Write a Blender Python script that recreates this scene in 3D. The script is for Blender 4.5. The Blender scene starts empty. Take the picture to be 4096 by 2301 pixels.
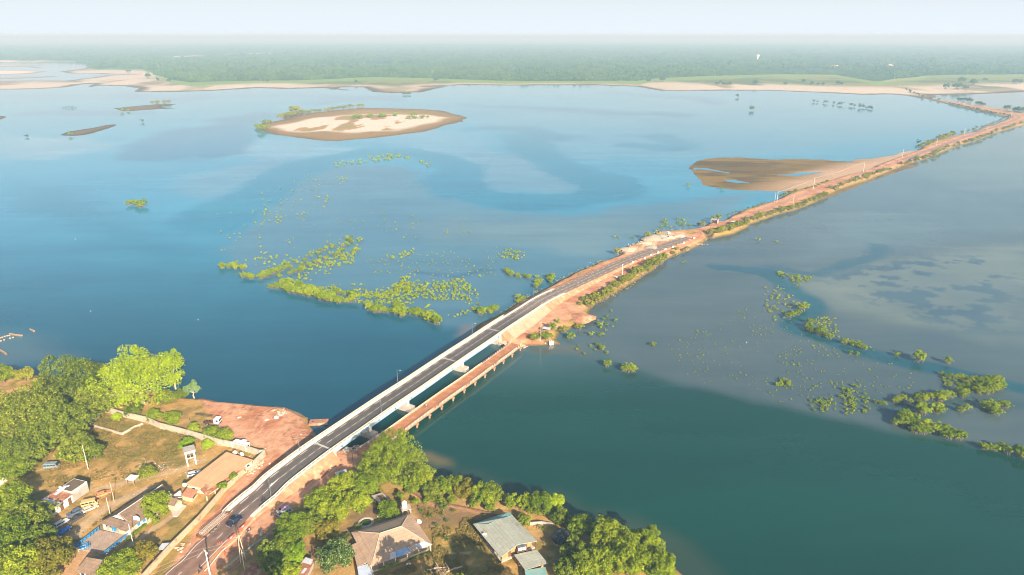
import bpy, bmesh, math, random
import numpy as np
from mathutils import Vector, Matrix

# ------------------------------------------------------------------ camera, sky, sun, exposure
CZ = 145.0                      # drone height above the water
PITCH = math.radians(20.3)
FPX = 2730.0                    # focal length in photo pixels (4096 x 2301)
SC = bpy.context.scene
COL = SC.collection
cam_d = bpy.data.cameras.new("camera"); cam = bpy.data.objects.new("camera", cam_d); COL.objects.link(cam)
cam.location = (0, 0, CZ); cam.rotation_euler = (math.pi / 2 - PITCH, 0, 0)
cam_d.sensor_width = 36.0; cam_d.lens = FPX / 4096 * 36.0
cam_d.clip_start = 1.0; cam_d.clip_end = 80000.0
SC.camera = cam

HORIZON = (0.362, 0.402, 0.432)   # radiance of the dusty horizon sky
SUN_ELEV = math.radians(25.0)
SH_AZ = math.radians(117.0)     # direction the shadows fall, counter-clockwise from +X
sun_dir = Vector((math.cos(SH_AZ) * math.cos(SUN_ELEV), math.sin(SH_AZ) * math.cos(SUN_ELEV), -math.sin(SUN_ELEV)))
sd_ = bpy.data.lights.new("sun", 'SUN'); sun = bpy.data.objects.new("sun", sd_); COL.objects.link(sun)
sd_.energy = 5.0; sd_.angle = math.radians(0.5); sd_.color = (1.0, 0.86, 0.68)
sun.rotation_euler = sun_dir.to_track_quat('-Z', 'Y').to_euler()
sun.location = (200, -300, 300)

W = bpy.data.worlds.new("World"); SC.world = W; W.use_nodes = True
nt = W.node_tree; bg = nt.nodes['Background']
sky = nt.nodes.new('ShaderNodeTexSky'); sky.sky_type = 'NISHITA'; sky.sun_disc = False
sky.sun_elevation = SUN_ELEV
sky.sun_rotation = math.atan2(-sun_dir.x, -sun_dir.y) % (2 * math.pi)
sky.air_density = 1.0; sky.dust_density = 2.2; sky.ozone_density = 2.0
# the same dust that makes the haze whitens the sky near the horizon
geo = nt.nodes.new('ShaderNodeTexCoord'); sep = nt.nodes.new('ShaderNodeSeparateXYZ'); nt.links.new(geo.outputs['Generated'], sep.inputs[0])
mr = nt.nodes.new('ShaderNodeMapRange'); mr.interpolation_type = 'SMOOTHERSTEP'; nt.links.new(sep.outputs['Z'], mr.inputs[0])
for i_, v_ in enumerate((0.0, 0.17, 1.0, 0.0)): mr.inputs[i_ + 1].default_value = v_
mxs = nt.nodes.new('ShaderNodeMix'); mxs.data_type = 'RGBA'; nt.links.new(mr.outputs[0], mxs.inputs[0])
nt.links.new(sky.outputs[0], mxs.inputs[6]); mxs.inputs[7].default_value = (HORIZON[0] / .065, HORIZON[1] / .065, HORIZON[2] / .065, 1)
nt.links.new(mxs.outputs[2], bg.inputs[0]); bg.inputs[1].default_value = 0.065
SC.view_settings.view_transform = 'Standard'; SC.view_settings.look = 'None'
SC.view_settings.exposure = 1.2; SC.view_settings.gamma = 1.0; SC.view_settings.use_curve_mapping = False
SC.cycles.max_bounces = 6; SC.cycles.diffuse_bounces = 3; SC.cycles.glossy_bounces = 3
SC.cycles.transmission_bounces = 2; SC.cycles.volume_bounces = 0; SC.cycles.transparent_max_bounces = 4
SC.cycles.use_denoising = True; SC.cycles.filter_width = 1.0

rnd = random.Random(7)
NR = np.random.RandomState(11)

# ------------------------------------------------------------------ survey helpers
def P(px, py, z=0.0):
    """photo point -> the ground point it shows at height z"""
    a = (px - 2048) / FPX; b = -(py - 1150.5) / FPX
    dy = math.cos(PITCH) + b * math.sin(PITCH); dz = -math.sin(PITCH) + b * math.cos(PITCH)
    t = (z - CZ) / dz
    return Vector((a * t, dy * t, z))
def crop(ox, oy, s): return lambda x, y, z=0.0: P(ox + x / s, oy + y / s, z)
cA = crop(700, 1750, 2.6255); cB = crop(150, 1900, 3.609); cC = crop(600, 1600, 3.618); cD = crop(1400, 1300, 4.8225)
cE = crop(1800, 1350, 4.293); cF = crop(2450, 850, 5.152); cG = crop(1350, 1950, 4.123); cH = crop(900, 1900, 3.609)
c1 = crop(0, 1300, 2.342); c2 = crop(0, 1683, 2.342); c3 = crop(900, 1683, 2.342); c4 = crop(1700, 1683, 2.342)
c5 = crop(1100, 1200, 2.342); c6 = crop(1800, 900, 2.342); c7 = crop(2400, 600, 2.342); c8 = crop(800, 850, 2.1467)
k3 = crop(0, 150, 2.342); k4 = crop(900, 250, 2.1467); k5 = crop(2000, 100, 2.342); k6 = crop(3000, 100, 2.3412)
k7 = crop(3300, 400, 3.216); k8 = crop(0, 500, 1.608); r1 = crop(2900, 1000, 2.1538); r2 = crop(3400, 1400, 2.894)
dS = crop(0, 0, 1 / 1.59)
def pts(f, lst, z=0.0): return [f(x, y, z) for x, y in lst]
def XY(vs): return np.array([(v[0], v[1]) for v in vs], float)

# ------------------------------------------------------------------ numpy noise and distance
def _h(ix, iy, s):
    n = (ix * 374761393 + iy * 668265263 + s * 974711) & 0xffffffff
    n = ((n ^ (n >> 13)) * 1274126177) & 0xffffffff
    return ((n ^ (n >> 16)) & 0xffff) / 65535.0
def vnoise(x, y, s=0):
    x = np.asarray(x, float); y = np.asarray(y, float)
    ix = np.floor(x).astype(np.int64); iy = np.floor(y).astype(np.int64)
    fx = x - ix; fy = y - iy; fx = fx * fx * (3 - 2 * fx); fy = fy * fy * (3 - 2 * fy)
    a = _h(ix, iy, s); b = _h(ix + 1, iy, s); c = _h(ix, iy + 1, s); d = _h(ix + 1, iy + 1, s)
    return (a * (1 - fx) + b * fx) * (1 - fy) + (c * (1 - fx) + d * fx) * fy
def fbm(x, y, s=0, o=4):
    r = 0; w = 0.5; t = 0
    for i in range(o):
        r = r + w * vnoise(x * 2 ** i, y * 2 ** i, s + i * 17); t += w; w *= 0.55
    return r / t
def sstep(a, b, x):
    t = np.clip((x - a) / (b - a), 0, 1); return t * t * (3 - 2 * t)
def seg_dist(X, Y, p, closed=False):
    p = np.asarray(p, float); n = len(p); D = np.full(X.shape, 1e18)
    for i in range(n if closed else n - 1):
        ax, ay = p[i]; bx, by = p[(i + 1) % n]; dx, dy = bx - ax, by - ay; L = dx * dx + dy * dy + 1e-12
        t = np.clip(((X - ax) * dx + (Y - ay) * dy) / L, 0, 1)
        D = np.minimum(D, (X - ax - t * dx) ** 2 + (Y - ay - t * dy) ** 2)
    return np.sqrt(D)
def inside(X, Y, p):
    p = np.asarray(p, float); r = np.zeros(X.shape, bool); n = len(p)
    for i in range(n):
        ax, ay = p[i]; bx, by = p[(i + 1) % n]
        if ay == by: continue
        r ^= ((ay > Y) != (by > Y)) & (X < (bx - ax) * (Y - ay) / (by - ay) + ax)
    return r
def sdist(X, Y, p):
    d = seg_dist(X, Y, p, True); return np.where(inside(X, Y, p), d, -d)

# ------------------------------------------------------------------ materials
class NT:
    def __init__(s, m): s.t = m.node_tree; s.n = s.t.nodes; s.l = s.t.links
    def add(s, typ, **kw):
        n = s.n.new(typ)
        for k, v in kw.items():
            if k.startswith('i_'):
                key = k[2:]; key = int(key) if key.isdigit() else key.replace('_', ' ')
                if hasattr(v, 'links') or isinstance(v, bpy.types.NodeSocket): s.l.new(v, n.inputs[key])
                else: n.inputs[key].default_value = v
            else: setattr(n, k, v)
        return n
    def mix(s, f, a, b, typ='MIX'):
        n = s.n.new('ShaderNodeMix'); n.data_type = 'RGBA'; n.blend_type = typ
        for i, v in ((0, f), (6, a), (7, b)):
            if isinstance(v, bpy.types.NodeSocket): s.l.new(v, n.inputs[i])
            else: n.inputs[i].default_value = v if i == 0 else tuple(v) + ((1,) if len(v) == 3 else ())
        return n.outputs[2]
    def noise(s, vec, scale, detail=3, rough=0.55):
        n = s.add('ShaderNodeTexNoise'); n.inputs['Scale'].default_value = scale
        n.inputs['Detail'].default_value = detail; n.inputs['Roughness'].default_value = rough
        if vec is not None: s.l.new(vec, n.inputs['Vector'])
        return n.outputs['Fac']
    def ramp(s, f, lo, hi, a=0.0, b=1.0):
        n = s.add('ShaderNodeMapRange'); s.l.new(f, n.inputs[0])
        for i, v in enumerate((lo, hi, a, b)): n.inputs[i + 1].default_value = v
        return n.outputs[0]
    def bump(s, h, strength, dist=0.1):
        n = s.add('ShaderNodeBump'); n.inputs['Strength'].default_value = strength; n.inputs['Distance'].default_value = dist
        s.l.new(h, n.inputs['Height']); return n.outputs[0]
MATS = {}
def newmat(name):
    m = bpy.data.materials.new(name); m.use_nodes = True; MATS[name] = m
    return m, NT(m), m.node_tree.nodes['Principled BSDF']
def pmat(name, col, rough=0.8, var=0.25, scale=0.8, fine=6.0, bump=0.15, metal=0.0, stain=None, stain_amt=0.5, stain_scale=0.35, spec=0.3, stripes=None, seams=None):
    """weathered surface: base colour broken up by two noises, optional stains, corrugation bump and sheet seams"""
    m, t, b = newmat(name)
    tc = t.add('ShaderNodeTexCoord').outputs['Object']
    n1 = t.noise(tc, scale, 4); n2 = t.noise(tc, fine, 3)
    lo = tuple(c * (1 - var) for c in col); hi = tuple(min(1, c * (1 + var)) for c in col)
    c = t.mix(t.ramp(n1, 0.3, 0.7), lo, hi)
    c = t.mix(t.ramp(n2, 0.3, 0.7, 0, 0.5), c, tuple(x * (1 - var) for x in col))
    if stain:
        ns = t.noise(tc, stain_scale, 5, 0.65)
        c = t.mix(t.ramp(ns, 0.62 - 0.25 * stain_amt, 0.72 - 0.12 * stain_amt, 0, 0.9), c, stain)
    if seams:
        br = t.add('ShaderNodeTexBrick'); t.l.new(tc, br.inputs['Vector'])
        br.inputs['Scale'].default_value = 1.0; br.inputs['Mortar Size'].default_value = 0.045
        br.inputs['Brick Width'].default_value = seams[0]; br.inputs['Row Height'].default_value = seams[1]
        br.inputs['Color1'].default_value = (1, 1, 1, 1); br.inputs['Color2'].default_value = (0.86, 0.86, 0.86, 1); br.inputs['Mortar'].default_value = (0.62, 0.6, 0.58, 1)
        br.inputs['Bias'].default_value = 0.0
        c = t.mix(1.0, c, br.outputs['Color'], 'MULTIPLY')
    t.l.new(c, b.inputs['Base Color'])
    b.inputs['Roughness'].default_value = rough; b.inputs['Metallic'].default_value = metal
    b.inputs['Specular IOR Level'].default_value = spec
    h = n2
    if stripes:
        w = t.add('ShaderNodeTexWave', bands_direction=stripes[0]); t.l.new(tc, w.inputs['Vector']); w.inputs['Scale'].default_value = stripes[1]
        w.inputs['Distortion'].default_value = 0.2
        h = w.outputs['Fac']
    if bump: t.l.new(t.bump(h, bump, 0.08), b.inputs['Normal'])
    return m

def leafmat(name, dark, light, tip, trans=0.21, scale=0.45):
    """foliage: colour varies from leaf to leaf and in broad patches, some light passes through"""
    m = bpy.data.materials.new(name); m.use_nodes = True; MATS[name] = m
    t = NT(m); t.n.clear()
    out = t.add('ShaderNodeOutputMaterial')
    g = t.add('ShaderNodeNewGeometry'); oi = t.add('ShaderNodeObjectInfo')
    tc = t.add('ShaderNodeTexCoord').outputs['Object']
    n1 = t.noise(tc, scale, 4)
    c = t.mix(t.ramp(n1, 0.32, 0.68), dark, light)
    c = t.mix(t.ramp(g.outputs['Random Per Island'], 0.55, 1.0, 0, 0.75), c, tip)
    h = t.add('ShaderNodeHueSaturation'); t.l.new(c, h.inputs['Color'])
    t.l.new(t.ramp(oi.outputs['Random'], 0, 1, 0.485, 0.512), h.inputs['Hue'])
    t.l.new(t.ramp(oi.outputs['Random'], 0, 1, 1.18, 0.76), h.inputs['Value'])
    d = t.add('ShaderNodeBsdfDiffuse'); tr = t.add('ShaderNodeBsdfTranslucent')
    t.l.new(h.outputs[0], d.inputs[0]); t.l.new(h.outputs[0], tr.inputs[0])
    mx = t.add('ShaderNodeMixShader'); mx.inputs[0].default_value = trans
    t.l.new(d.outputs[0], mx.inputs[1]); t.l.new(tr.outputs[0], mx.inputs[2]); t.l.new(mx.outputs[0], out.inputs[0])
    return m

# ------------------------------------------------------------------ objects
def tag(o, label=None, cat=None, group=None, kind=None):
    if label: o['label'] = label
    if cat: o['category'] = cat; o['kind'] = 'thing'
    if group: o['group'] = group
    if kind: o['kind'] = kind
    return o
def thing(name, label, cat, loc=(0, 0, 0), rz=0.0, group=None, scale=1.0):
    o = bpy.data.objects.new(name, None); COL.objects.link(o)
    o.location = loc; o.rotation_euler = (0, 0, rz); o.scale = (scale,) * 3 if not hasattr(scale, '__len__') else scale
    o.empty_display_size = 0.2
    return tag(o, label, cat, group)
def link(name, me, m=None, parent=None):
    o = bpy.data.objects.new(name, me); COL.objects.link(o)
    if m is not None and not me.materials: me.materials.append(m)
    if parent is not None: o.parent = parent
    return o
def np_mesh(name, V, F, m=None, smooth=False):
    V = np.asarray(V, np.float32).reshape(-1, 3); F = np.asarray(F, np.int32); k = F.shape[1]
    me = bpy.data.meshes.new(name); me.vertices.add(len(V)); me.vertices.foreach_set('co', V.ravel())
    me.loops.add(F.size); me.loops.foreach_set('vertex_index', F.ravel())
    me.polygons.add(len(F)); me.polygons.foreach_set('loop_start', np.arange(0, F.size, k, dtype=np.int32))
    me.polygons.foreach_set('use_smooth', np.full(len(F), smooth, bool))
    me.update(calc_edges=True)
    if m is not None: me.materials.append(m)
    return me
def set_col(me, C, name='Col'):
    a = me.color_attributes.new(name, 'FLOAT_COLOR', 'POINT')
    C = np.asarray(C, np.float32)
    if C.shape[1] == 3: C = np.hstack([C, np.ones((len(C), 1), np.float32)])
    a.data.foreach_set('color', C.ravel())
class MB:
    """collects simple solids into one mesh"""
    def __init__(s): s.v = []; s.f = []
    def poly(s, vs, fs):
        o = len(s.v); s.v += [tuple(v) for v in vs]; s.f += [tuple(i + o for i in f) for f in fs]; return s
    def box(s, c, d, rz=0.0, taper=1.0, M=None):
        hx, hy, hz = d[0] / 2, d[1] / 2, d[2] / 2; vs = []
        cs, sn = math.cos(rz), math.sin(rz)
        for z, k in ((-hz, 1.0), (hz, taper)):
            for x, y in ((-hx, -hy), (hx, -hy), (hx, hy), (-hx, hy)):
                x *= k; y *= k
                vs.append((c[0] + x * cs - y * sn, c[1] + x * sn + y * cs, c[2] + z))
        if M is not None: vs = [M @ Vector(v) for v in vs]
        return s.poly(vs, [(3, 2, 1, 0), (4, 5, 6, 7), (0, 1, 5, 4), (1, 2, 6, 5), (2, 3, 7, 6), (3, 0, 4, 7)])
    def tube(s, a, b, r0, r1=None, n=6, cap=True):
        a = Vector(a); b = Vector(b); r1 = r0 if r1 is None else r1; d = (b - a)
        if d.length < 1e-6: return s
        d.normalize(); u = d.orthogonal().normalized(); w = d.cross(u); vs = []
        for p, r in ((a, r0), (b, r1)):
            for i in range(n):
                t = 2 * math.pi * i / n; vs.append(p + u * (r * math.cos(t)) + w * (r * math.sin(t)))
        fs = [(i, (i + 1) % n, n + (i + 1) % n, n + i) for i in range(n)]
        if cap: fs += [tuple(range(n - 1, -1, -1)), tuple(range(n, 2 * n))]
        return s.poly(vs, fs)
    def chain(s, ps, rs, n=6):
        for i in range(len(ps) - 1): s.tube(ps[i], ps[i + 1], rs[i], rs[i + 1], n)
        return s
    def prism(s, prof, y0, y1, axis='y', inset=None):
        """profile in x-z pulled from y0 to y1; inset(x,z)->extra narrowing per side"""
        n = len(prof); vs = []
        for y, sg in ((y0, 1), (y1, -1)):
            for x, z in prof:
                k = inset(x, z) if inset else 0
                vs.append((x, y + sg * k, z))
        fs = [tuple(range(n)), tuple(range(2 * n - 1, n - 1, -1))] + [(i, i + n, (i + 1) % n + n, (i + 1) % n) for i in range(n)]
        return s.poly(vs, fs)
    def lathe(s, c, prof, n=12):
        vs = []; fs = []
        for r, z in prof:
            for i in range(n):
                t = 2 * math.pi * i / n; vs.append((c[0] + r * math.cos(t), c[1] + r * math.sin(t), c[2] + z))
        for j in range(len(prof) - 1):
            for i in range(n): fs.append((j * n + i, j * n + (i + 1) % n, (j + 1) * n + (i + 1) % n, (j + 1) * n + i))
        fs.append(tuple(range(n - 1, -1, -1))); fs.append(tuple(range((len(prof) - 1) * n, len(prof) * n)))
        return s.poly(vs, fs)
    def slab(s, quad, th):
        """roof sheet: a polygon given thickness downwards"""
        n = len(quad); q = [Vector(v) for v in quad]
        return s.poly(q + [v - Vector((0, 0, th)) for v in q], [tuple(range(n)), tuple(range(2 * n - 1, n - 1, -1))] + [(i, i + n, (i + 1) % n + n, (i + 1) % n) for i in range(n)])
    def mesh(s, name, m=None, smooth=False):
        me = bpy.data.meshes.new(name); me.from_pydata(s.v, [], s.f); me.update()
        bm = bmesh.new(); bm.from_mesh(me); bmesh.ops.recalc_face_normals(bm, faces=bm.faces); bm.to_mesh(me); bm.free()
        if smooth: me.polygons.foreach_set('use_smooth', np.ones(len(me.polygons), bool))
        if m is not None: me.materials.append(m)
        return me
    def build(s, name, m, parent=None, smooth=False): return link(name, s.mesh(name, m, smooth), None, parent)
def copy_thing(root, loc, rz=None, label=None, scale=None, group=None):
    r = root.copy(); COL.objects.link(r); r.location = loc
    if rz is not None: r.rotation_euler = (0, 0, rz)
    if label: r['label'] = label
    if group: r['group'] = group
    if scale is not None: r.scale = (scale,) * 3 if not hasattr(scale, '__len__') else scale
    for ch in list(root.children):
        c = ch.copy(); COL.objects.link(c); c.parent = r
        for g in ch.children:
            d = g.copy(); COL.objects.link(d); d.parent = c
    return r
def local(root):
    """world point -> the thing's own frame"""
    a = root.rotation_euler[2]; cs, sn = math.cos(a), math.sin(a); l = root.location; s = root.scale[0]
    return lambda p: Vector((((p[0] - l[0]) * cs + (p[1] - l[1]) * sn) / s, (-(p[0] - l[0]) * sn + (p[1] - l[1]) * cs) / s, (p[2] - l[2]) / s))
class Path:
    def __init__(s, pts3, step=1.5):
        p = [Vector(q) for q in pts3]; p = [p[0] * 2 - p[1]] + p + [p[-1] * 2 - p[-2]]; o = []
        for i in range(1, len(p) - 2):
            n = max(2, int((p[i + 1] - p[i]).length / step))
            for k in range(n):
                t = k / n; a, b, c, d = p[i - 1], p[i], p[i + 1], p[i + 2]
                o.append(0.5 * ((2 * b) + (c - a) * t + (2 * a - 5 * b + 4 * c - d) * t * t + (3 * b - a - 3 * c + d) * t ** 3))
        o.append(p[-2]); s.p = o; s.s = [0.0]
        for i in range(1, len(o)): s.s.append(s.s[-1] + (o[i] - o[i - 1]).length)
        s.L = s.s[-1]
    def at(s, d):
        d = min(max(d, 0.0), s.L - 1e-6); i = int(np.searchsorted(s.s, d, side='right')) - 1; i = min(max(i, 0), len(s.p) - 2)
        t = (d - s.s[i]) / (s.s[i + 1] - s.s[i]); j0 = max(i - 2, 0); j1 = min(i + 3, len(s.p) - 1)
        q = s.p[i].lerp(s.p[i + 1], t); g = (s.p[j1] - s.p[j0]); g.z = 0; g.normalize()
        return q, g, Vector((g.y, -g.x, 0))
    def off(s, d, lat, dz=0.0):
        q, g, n = s.at(d); v = q + n * lat; v.z += dz; return v
    def near(s, v):
        return min(range(len(s.p)), key=lambda i: (s.p[i].x - v[0]) ** 2 + (s.p[i].y - v[1]) ** 2)
    def stat(s, v): return s.s[s.near(v)]
def ribbon(path, s0, s1, a, b, dz, step=2.0):
    n = max(2, int((s1 - s0) / step) + 1); V = []; F = []
    for i in range(n):
        d = s0 + (s1 - s0) * i / (n - 1); la = a(d) if callable(a) else a; lb = b(d) if callable(b) else b
        V += [path.off(d, la, dz), path.off(d, lb, dz)]
        if i: F.append((2 * i - 2, 2 * i - 1, 2 * i + 1, 2 * i))
    return V, F
def sweep(mb, path, s0, s1, prof, step=3.0):
    """closed section (lateral, height or absolute height as a tuple) carried along the path"""
    n = max(2, int((s1 - s0) / step) + 1); k = len(prof); V = []; F = []
    for i in range(n):
        d = s0 + (s1 - s0) * i / (n - 1); q, g, nn = path.at(d)
        for la, z in prof:
            la = la(d) if callable(la) else la
            v = q + nn * la; v.z = z[0] if isinstance(z, tuple) else q.z + z; V.append(v)
        if i:
            for j in range(k): F.append(((i - 1) * k + j, (i - 1) * k + (j + 1) % k, i * k + (j + 1) % k, i * k + j))
    F += [tuple(range(k - 1, -1, -1)), tuple(range((n - 1) * k, n * k))]
    mb.poly(V, F); return mb
# ================================================================== SETTING: road lines first (terrain depends on them)
GZ = 2.0
ROAD = Path([dS(371, 1530, 2.3), dS(448, 1447, 2.3), cA(180, 1325, 2.3), cA(330, 1150, 2.3), cA(470, 1035, 2.35), cA(680, 800, 2.5), cA(850, 650, 2.9), cA(940, 580, 3.2), cA(1050, 470, 3.8),
             cA(1220, 335, 4.7), c5(395, 1405, 5.6), c5(780, 1140, 6.2), c5(1050, 955, 6.4), c5(1300, 790, 6.5), c5(1520, 640, 6.4), c5(1720, 505, 6.3),
             c5(1910, 380, 6.1), c5(2085, 262, 5.9), c6(695, 805, 5.6), c6(880, 688, 4.9), c6(1110, 580, 4.0), cF(195, 1030, 2.9), cF(495, 908, 2.6), cF(870, 768, 2.5), cF(1235, 633, 2.45), cF(1590, 510, 2.4)])
RED = Path(pts(cE, [(-60, 1000), (300, 730), (640, 480), (1000, 215), (1180, 85)], 2.6) + pts(c6, [(800, 960), (1000, 840), (1200, 705), (1400, 575), (1600, 470), (1800, 385), (2000, 285), (2200, 200), (2380, 115)], 2.4)
           + [cF(1900, 390, 2.3), cF(2200, 270, 2.3)] + pts(c7, [(1300, 650), (1700, 495), (2100, 345)], 2.3) + pts(k7, [(500, 955), (1000, 770), (1500, 585), (2000, 405), (2300, 305), (2430, 258), (2500, 225), (2440, 186), (2300, 152), (2000, 87), (1700, 27)], 2.3)
           + pts(k6, [(1550, 628), (1440, 572), (1390, 522), (1375, 482), (1400, 440)], 2.3), 3.0)
S_A0 = ROAD.stat(c5(430, 1380, 5.6)); S_A1 = ROAD.stat(c5(2050, 285, 5.9))     # abutments

def groundmat():
    m, t, b = newmat('earth')
    a = t.add('ShaderNodeAttribute', attribute_name='Col').outputs['Color']
    tc = t.add('ShaderNodeTexCoord').outputs['Object']
    n1 = t.noise(tc, 0.35, 5, 0.7); n2 = t.noise(tc, 2.2, 4, 0.7)
    c = t.mix(t.ramp(n1, 0.3, 0.7), t.mix(1, a, (.78, .78, .78), 'MULTIPLY'), t.mix(1, a, (1.18, 1.16, 1.12), 'MULTIPLY'))
    c = t.mix(t.ramp(n2, 0.35, 0.65), t.mix(1, c, (.74, .72, .7), 'MULTIPLY'), t.mix(1, c, (1.15, 1.15, 1.15), 'MULTIPLY'))
    t.l.new(c, b.inputs['Base Color']); b.inputs['Roughness'].default_value = 0.95; b.inputs['Specular IOR Level'].default_value = 0.1
    t.l.new(t.bump(n2, 0.5, 0.25), b.inputs['Normal'])
    return m
M_EARTH = groundmat()

def grid_xy(x0, x1, y0, y1, cell):
    nx = int((x1 - x0) / cell) + 1; ny = int((y1 - y0) / cell) + 1
    return np.meshgrid(x0 + np.arange(nx) * cell, y0 + np.arange(ny) * cell)
def grid_polar(r0, r1, ratio, a0, a1, na):
    nr = int(math.log(r1 / r0) / math.log(ratio)) + 2
    a, r = np.meshgrid(np.radians(np.linspace(a0, a1, na)), r0 * ratio ** np.arange(nr))
    return r * np.sin(a), r * np.cos(a)
def grid_faces(shape, keep=None):
    ny, nx = shape; i = np.arange(ny * nx).reshape(ny, nx)
    F = np.stack([i[:-1, :-1], i[:-1, 1:], i[1:, 1:], i[1:, :-1]], -1).reshape(-1, 4)
    if keep is not None: F = F[keep.ravel()[F].any(1)]
    return F
def compact(V, F, *extra):
    u, inv = np.unique(F.ravel(), return_inverse=True)
    return (V[u], inv.reshape(F.shape)) + tuple(e[u] for e in extra)
def land(name, polys, X, Y, height, slope, colour, rough=0.0, wob=1.0, margin=6.0, holes=()):
    """terrain sheet: height follows the distance to the outline, falls below the water outside it"""
    wx = X + (fbm(X * .13, Y * .13, 3) - .5) * wob; wy = Y + (fbm(X * .13, Y * .13, 5) - .5) * wob
    sd = np.max([sdist(wx, wy, p) for p in polys], axis=0)
    for h, dep in holes: sd = np.where(sdist(wx, wy, h) > 0, np.minimum(sd, -sdist(wx, wy, h) * dep), sd)
    H = height(X, Y, sd) if callable(height) else height
    k = np.clip(sd / slope, -1, 1)
    Z = np.where(sd > 0, H * sstep(0, 1, k * .5 + .5 * k * k), -1.3 * np.abs(k))
    if rough: Z = Z + (fbm(X * .3, Y * .3, 9) - .5) * rough * sstep(0, slope, sd)
    C = colour(X, Y, sd)
    keep = sd > -margin; V = np.stack([X, Y, Z], -1).reshape(-1, 3); F = grid_faces(X.shape, keep)
    V, F, C = compact(V, F, C.reshape(-1, 3))
    me = np_mesh(name, V, F, M_EARTH, True); set_col(me, C)
    return tag(link(name, me), kind='structure'), sd
def lay(C, mask, col):
    return C * (1 - mask[..., None]) + np.asarray(col, float) * mask[..., None]
def base(X, col): return np.ones(X.shape + (3,)) * np.asarray(col, float)

# earth colours
LAT = (.50, .225, .118); LATD = (.37, .125, .06); LATP = (.66, .385, .24); STRAW = (.47, .29, .095); GRASS = (.125, .145, .022); GRASSD = (.075, .085, .018)
SAND = (.74, .62, .46); MUD = (.12, .072, .026); WET = (.23, .13, .05); SOIL = (.24, .155, .085); PALE = (.52, .38, .23)

# ------------------------------------------------------------------ near bank (village ground)
bank_px = pts(dS, [(-60, 925), (60, 940), (250, 965), (400, 985), (470, 1002), (500, 1005)]) + pts(c1, [(1850, 690), (1960, 700), (2060, 720), (2250, 735), (2420, 755), (2576, 765)]) \
    + pts(c5, [(0, 995), (90, 1005), (180, 1035), (250, 1060), (320, 1100), (325, 1140), (330, 1180), (370, 1240), (440, 1310), (560, 1390), (640, 1400), (720, 1395), (820, 1390), (900, 1330), (1000, 1330)]) \
    + pts(c3, [(1500, 100), (1700, 250), (1830, 390), (1900, 470), (2000, 530), (2200, 580), (2400, 600), (2576, 640)]) + pts(c4, [(820, 700), (980, 720), (1150, 780), (1300, 880), (1330, 970), (1500, 1010), (1900, 1080), (2150, 1200), (2300, 1330), (2420, 1460)]) \
    + [P(2760, 2400), P(2800, 2900), P(-400, 2900), P(-900, 2301), P(-600, 1650), P(-300, 1480)]
BANK = XY(bank_px)
red_polys = [XY(pts(cA, [(0, 1447), (0, 1250), (100, 1130), (260, 880), (420, 740), (560, 540), (740, 380), (950, 180), (930, 120), (760, 60), (560, -30), (430, -150), (300, -330), (250, -420), (470, -420), (700, -420), (1200, -420), (1500, 0), (1444, 60), (1000, 330), (600, 780), (440, 900), (230, 1447)], GZ)),
             XY(pts(cA, [(0, 1700), (0, 1447), (230, 1447), (420, 1180), (800, 850), (1000, 640), (1300, 380), (1500, 200), (1900, -80), (2000, 60), (1700, 330), (1350, 560), (1020, 930), (900, 1010), (420, 1447), (200, 1700)], GZ)),
             XY(pts(c3, [(900, 250), (1250, 150), (1500, 60), (1500, 200), (1260, 380), (1180, 470), (800, 700), (500, 900), (600, 500)], GZ))]
grass_polys = [XY(pts(c2, [(850, -80), (1250, -20), (1900, 170), (1800, 260), (1500, 480), (1280, 420), (950, 330), (850, 150)], GZ)), XY(pts(c2, [(-100, 500), (400, 430), (430, 700), (100, 740), (-100, 740)], GZ)),
               XY(pts(c3, [(1900, 850), (2250, 900), (2500, 1250), (2000, 1300), (1950, 1000)], GZ)), XY(pts(c3, [(1000, 900), (1300, 950), (1200, 1050), (1050, 1020)], GZ)), XY(pts(c4, [(0, 1350), (700, 1330), (1000, 1447), (900, 1700), (0, 1700)], GZ))]
soil_polys = [XY(pts(c3, [(1200, 600), (1500, 680), (1700, 900), (1100, 1000), (700, 1200), (600, 1320), (850, 1300), (1200, 1100)], GZ)), XY(pts(c3, [(1750, 770), (2100, 800), (2576, 880), (2576, 960), (2000, 1000), (1850, 1000)], GZ))]
path_lines = [(XY(pts(cB, [(400, 1060), (520, 900), (700, 680), (1050, 440), (1300, 320), (1600, 200)], GZ)), 2.2, PALE), (XY(pts(c2, [(900, 640), (1250, 560), (1600, 480), (1900, 370)], GZ)), 1.3, PALE),
              (XY(pts(cB, [(1350, 1000), (1700, 760), (1985, 560)], GZ)), 1.2, PALE), (XY(pts(c2, [(600, 1420), (700, 1280), (800, 1240)], GZ)), 5.0, (.55, .33, .17)), (XY(pts(c3, [(1950, 1235), (2300, 1240)], GZ)), .5, PALE),
              (XY(pts(cH, [(0, 1440), (420, 1130), (650, 900)], GZ)), 1.0, (.34, .2, .12))]
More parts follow.
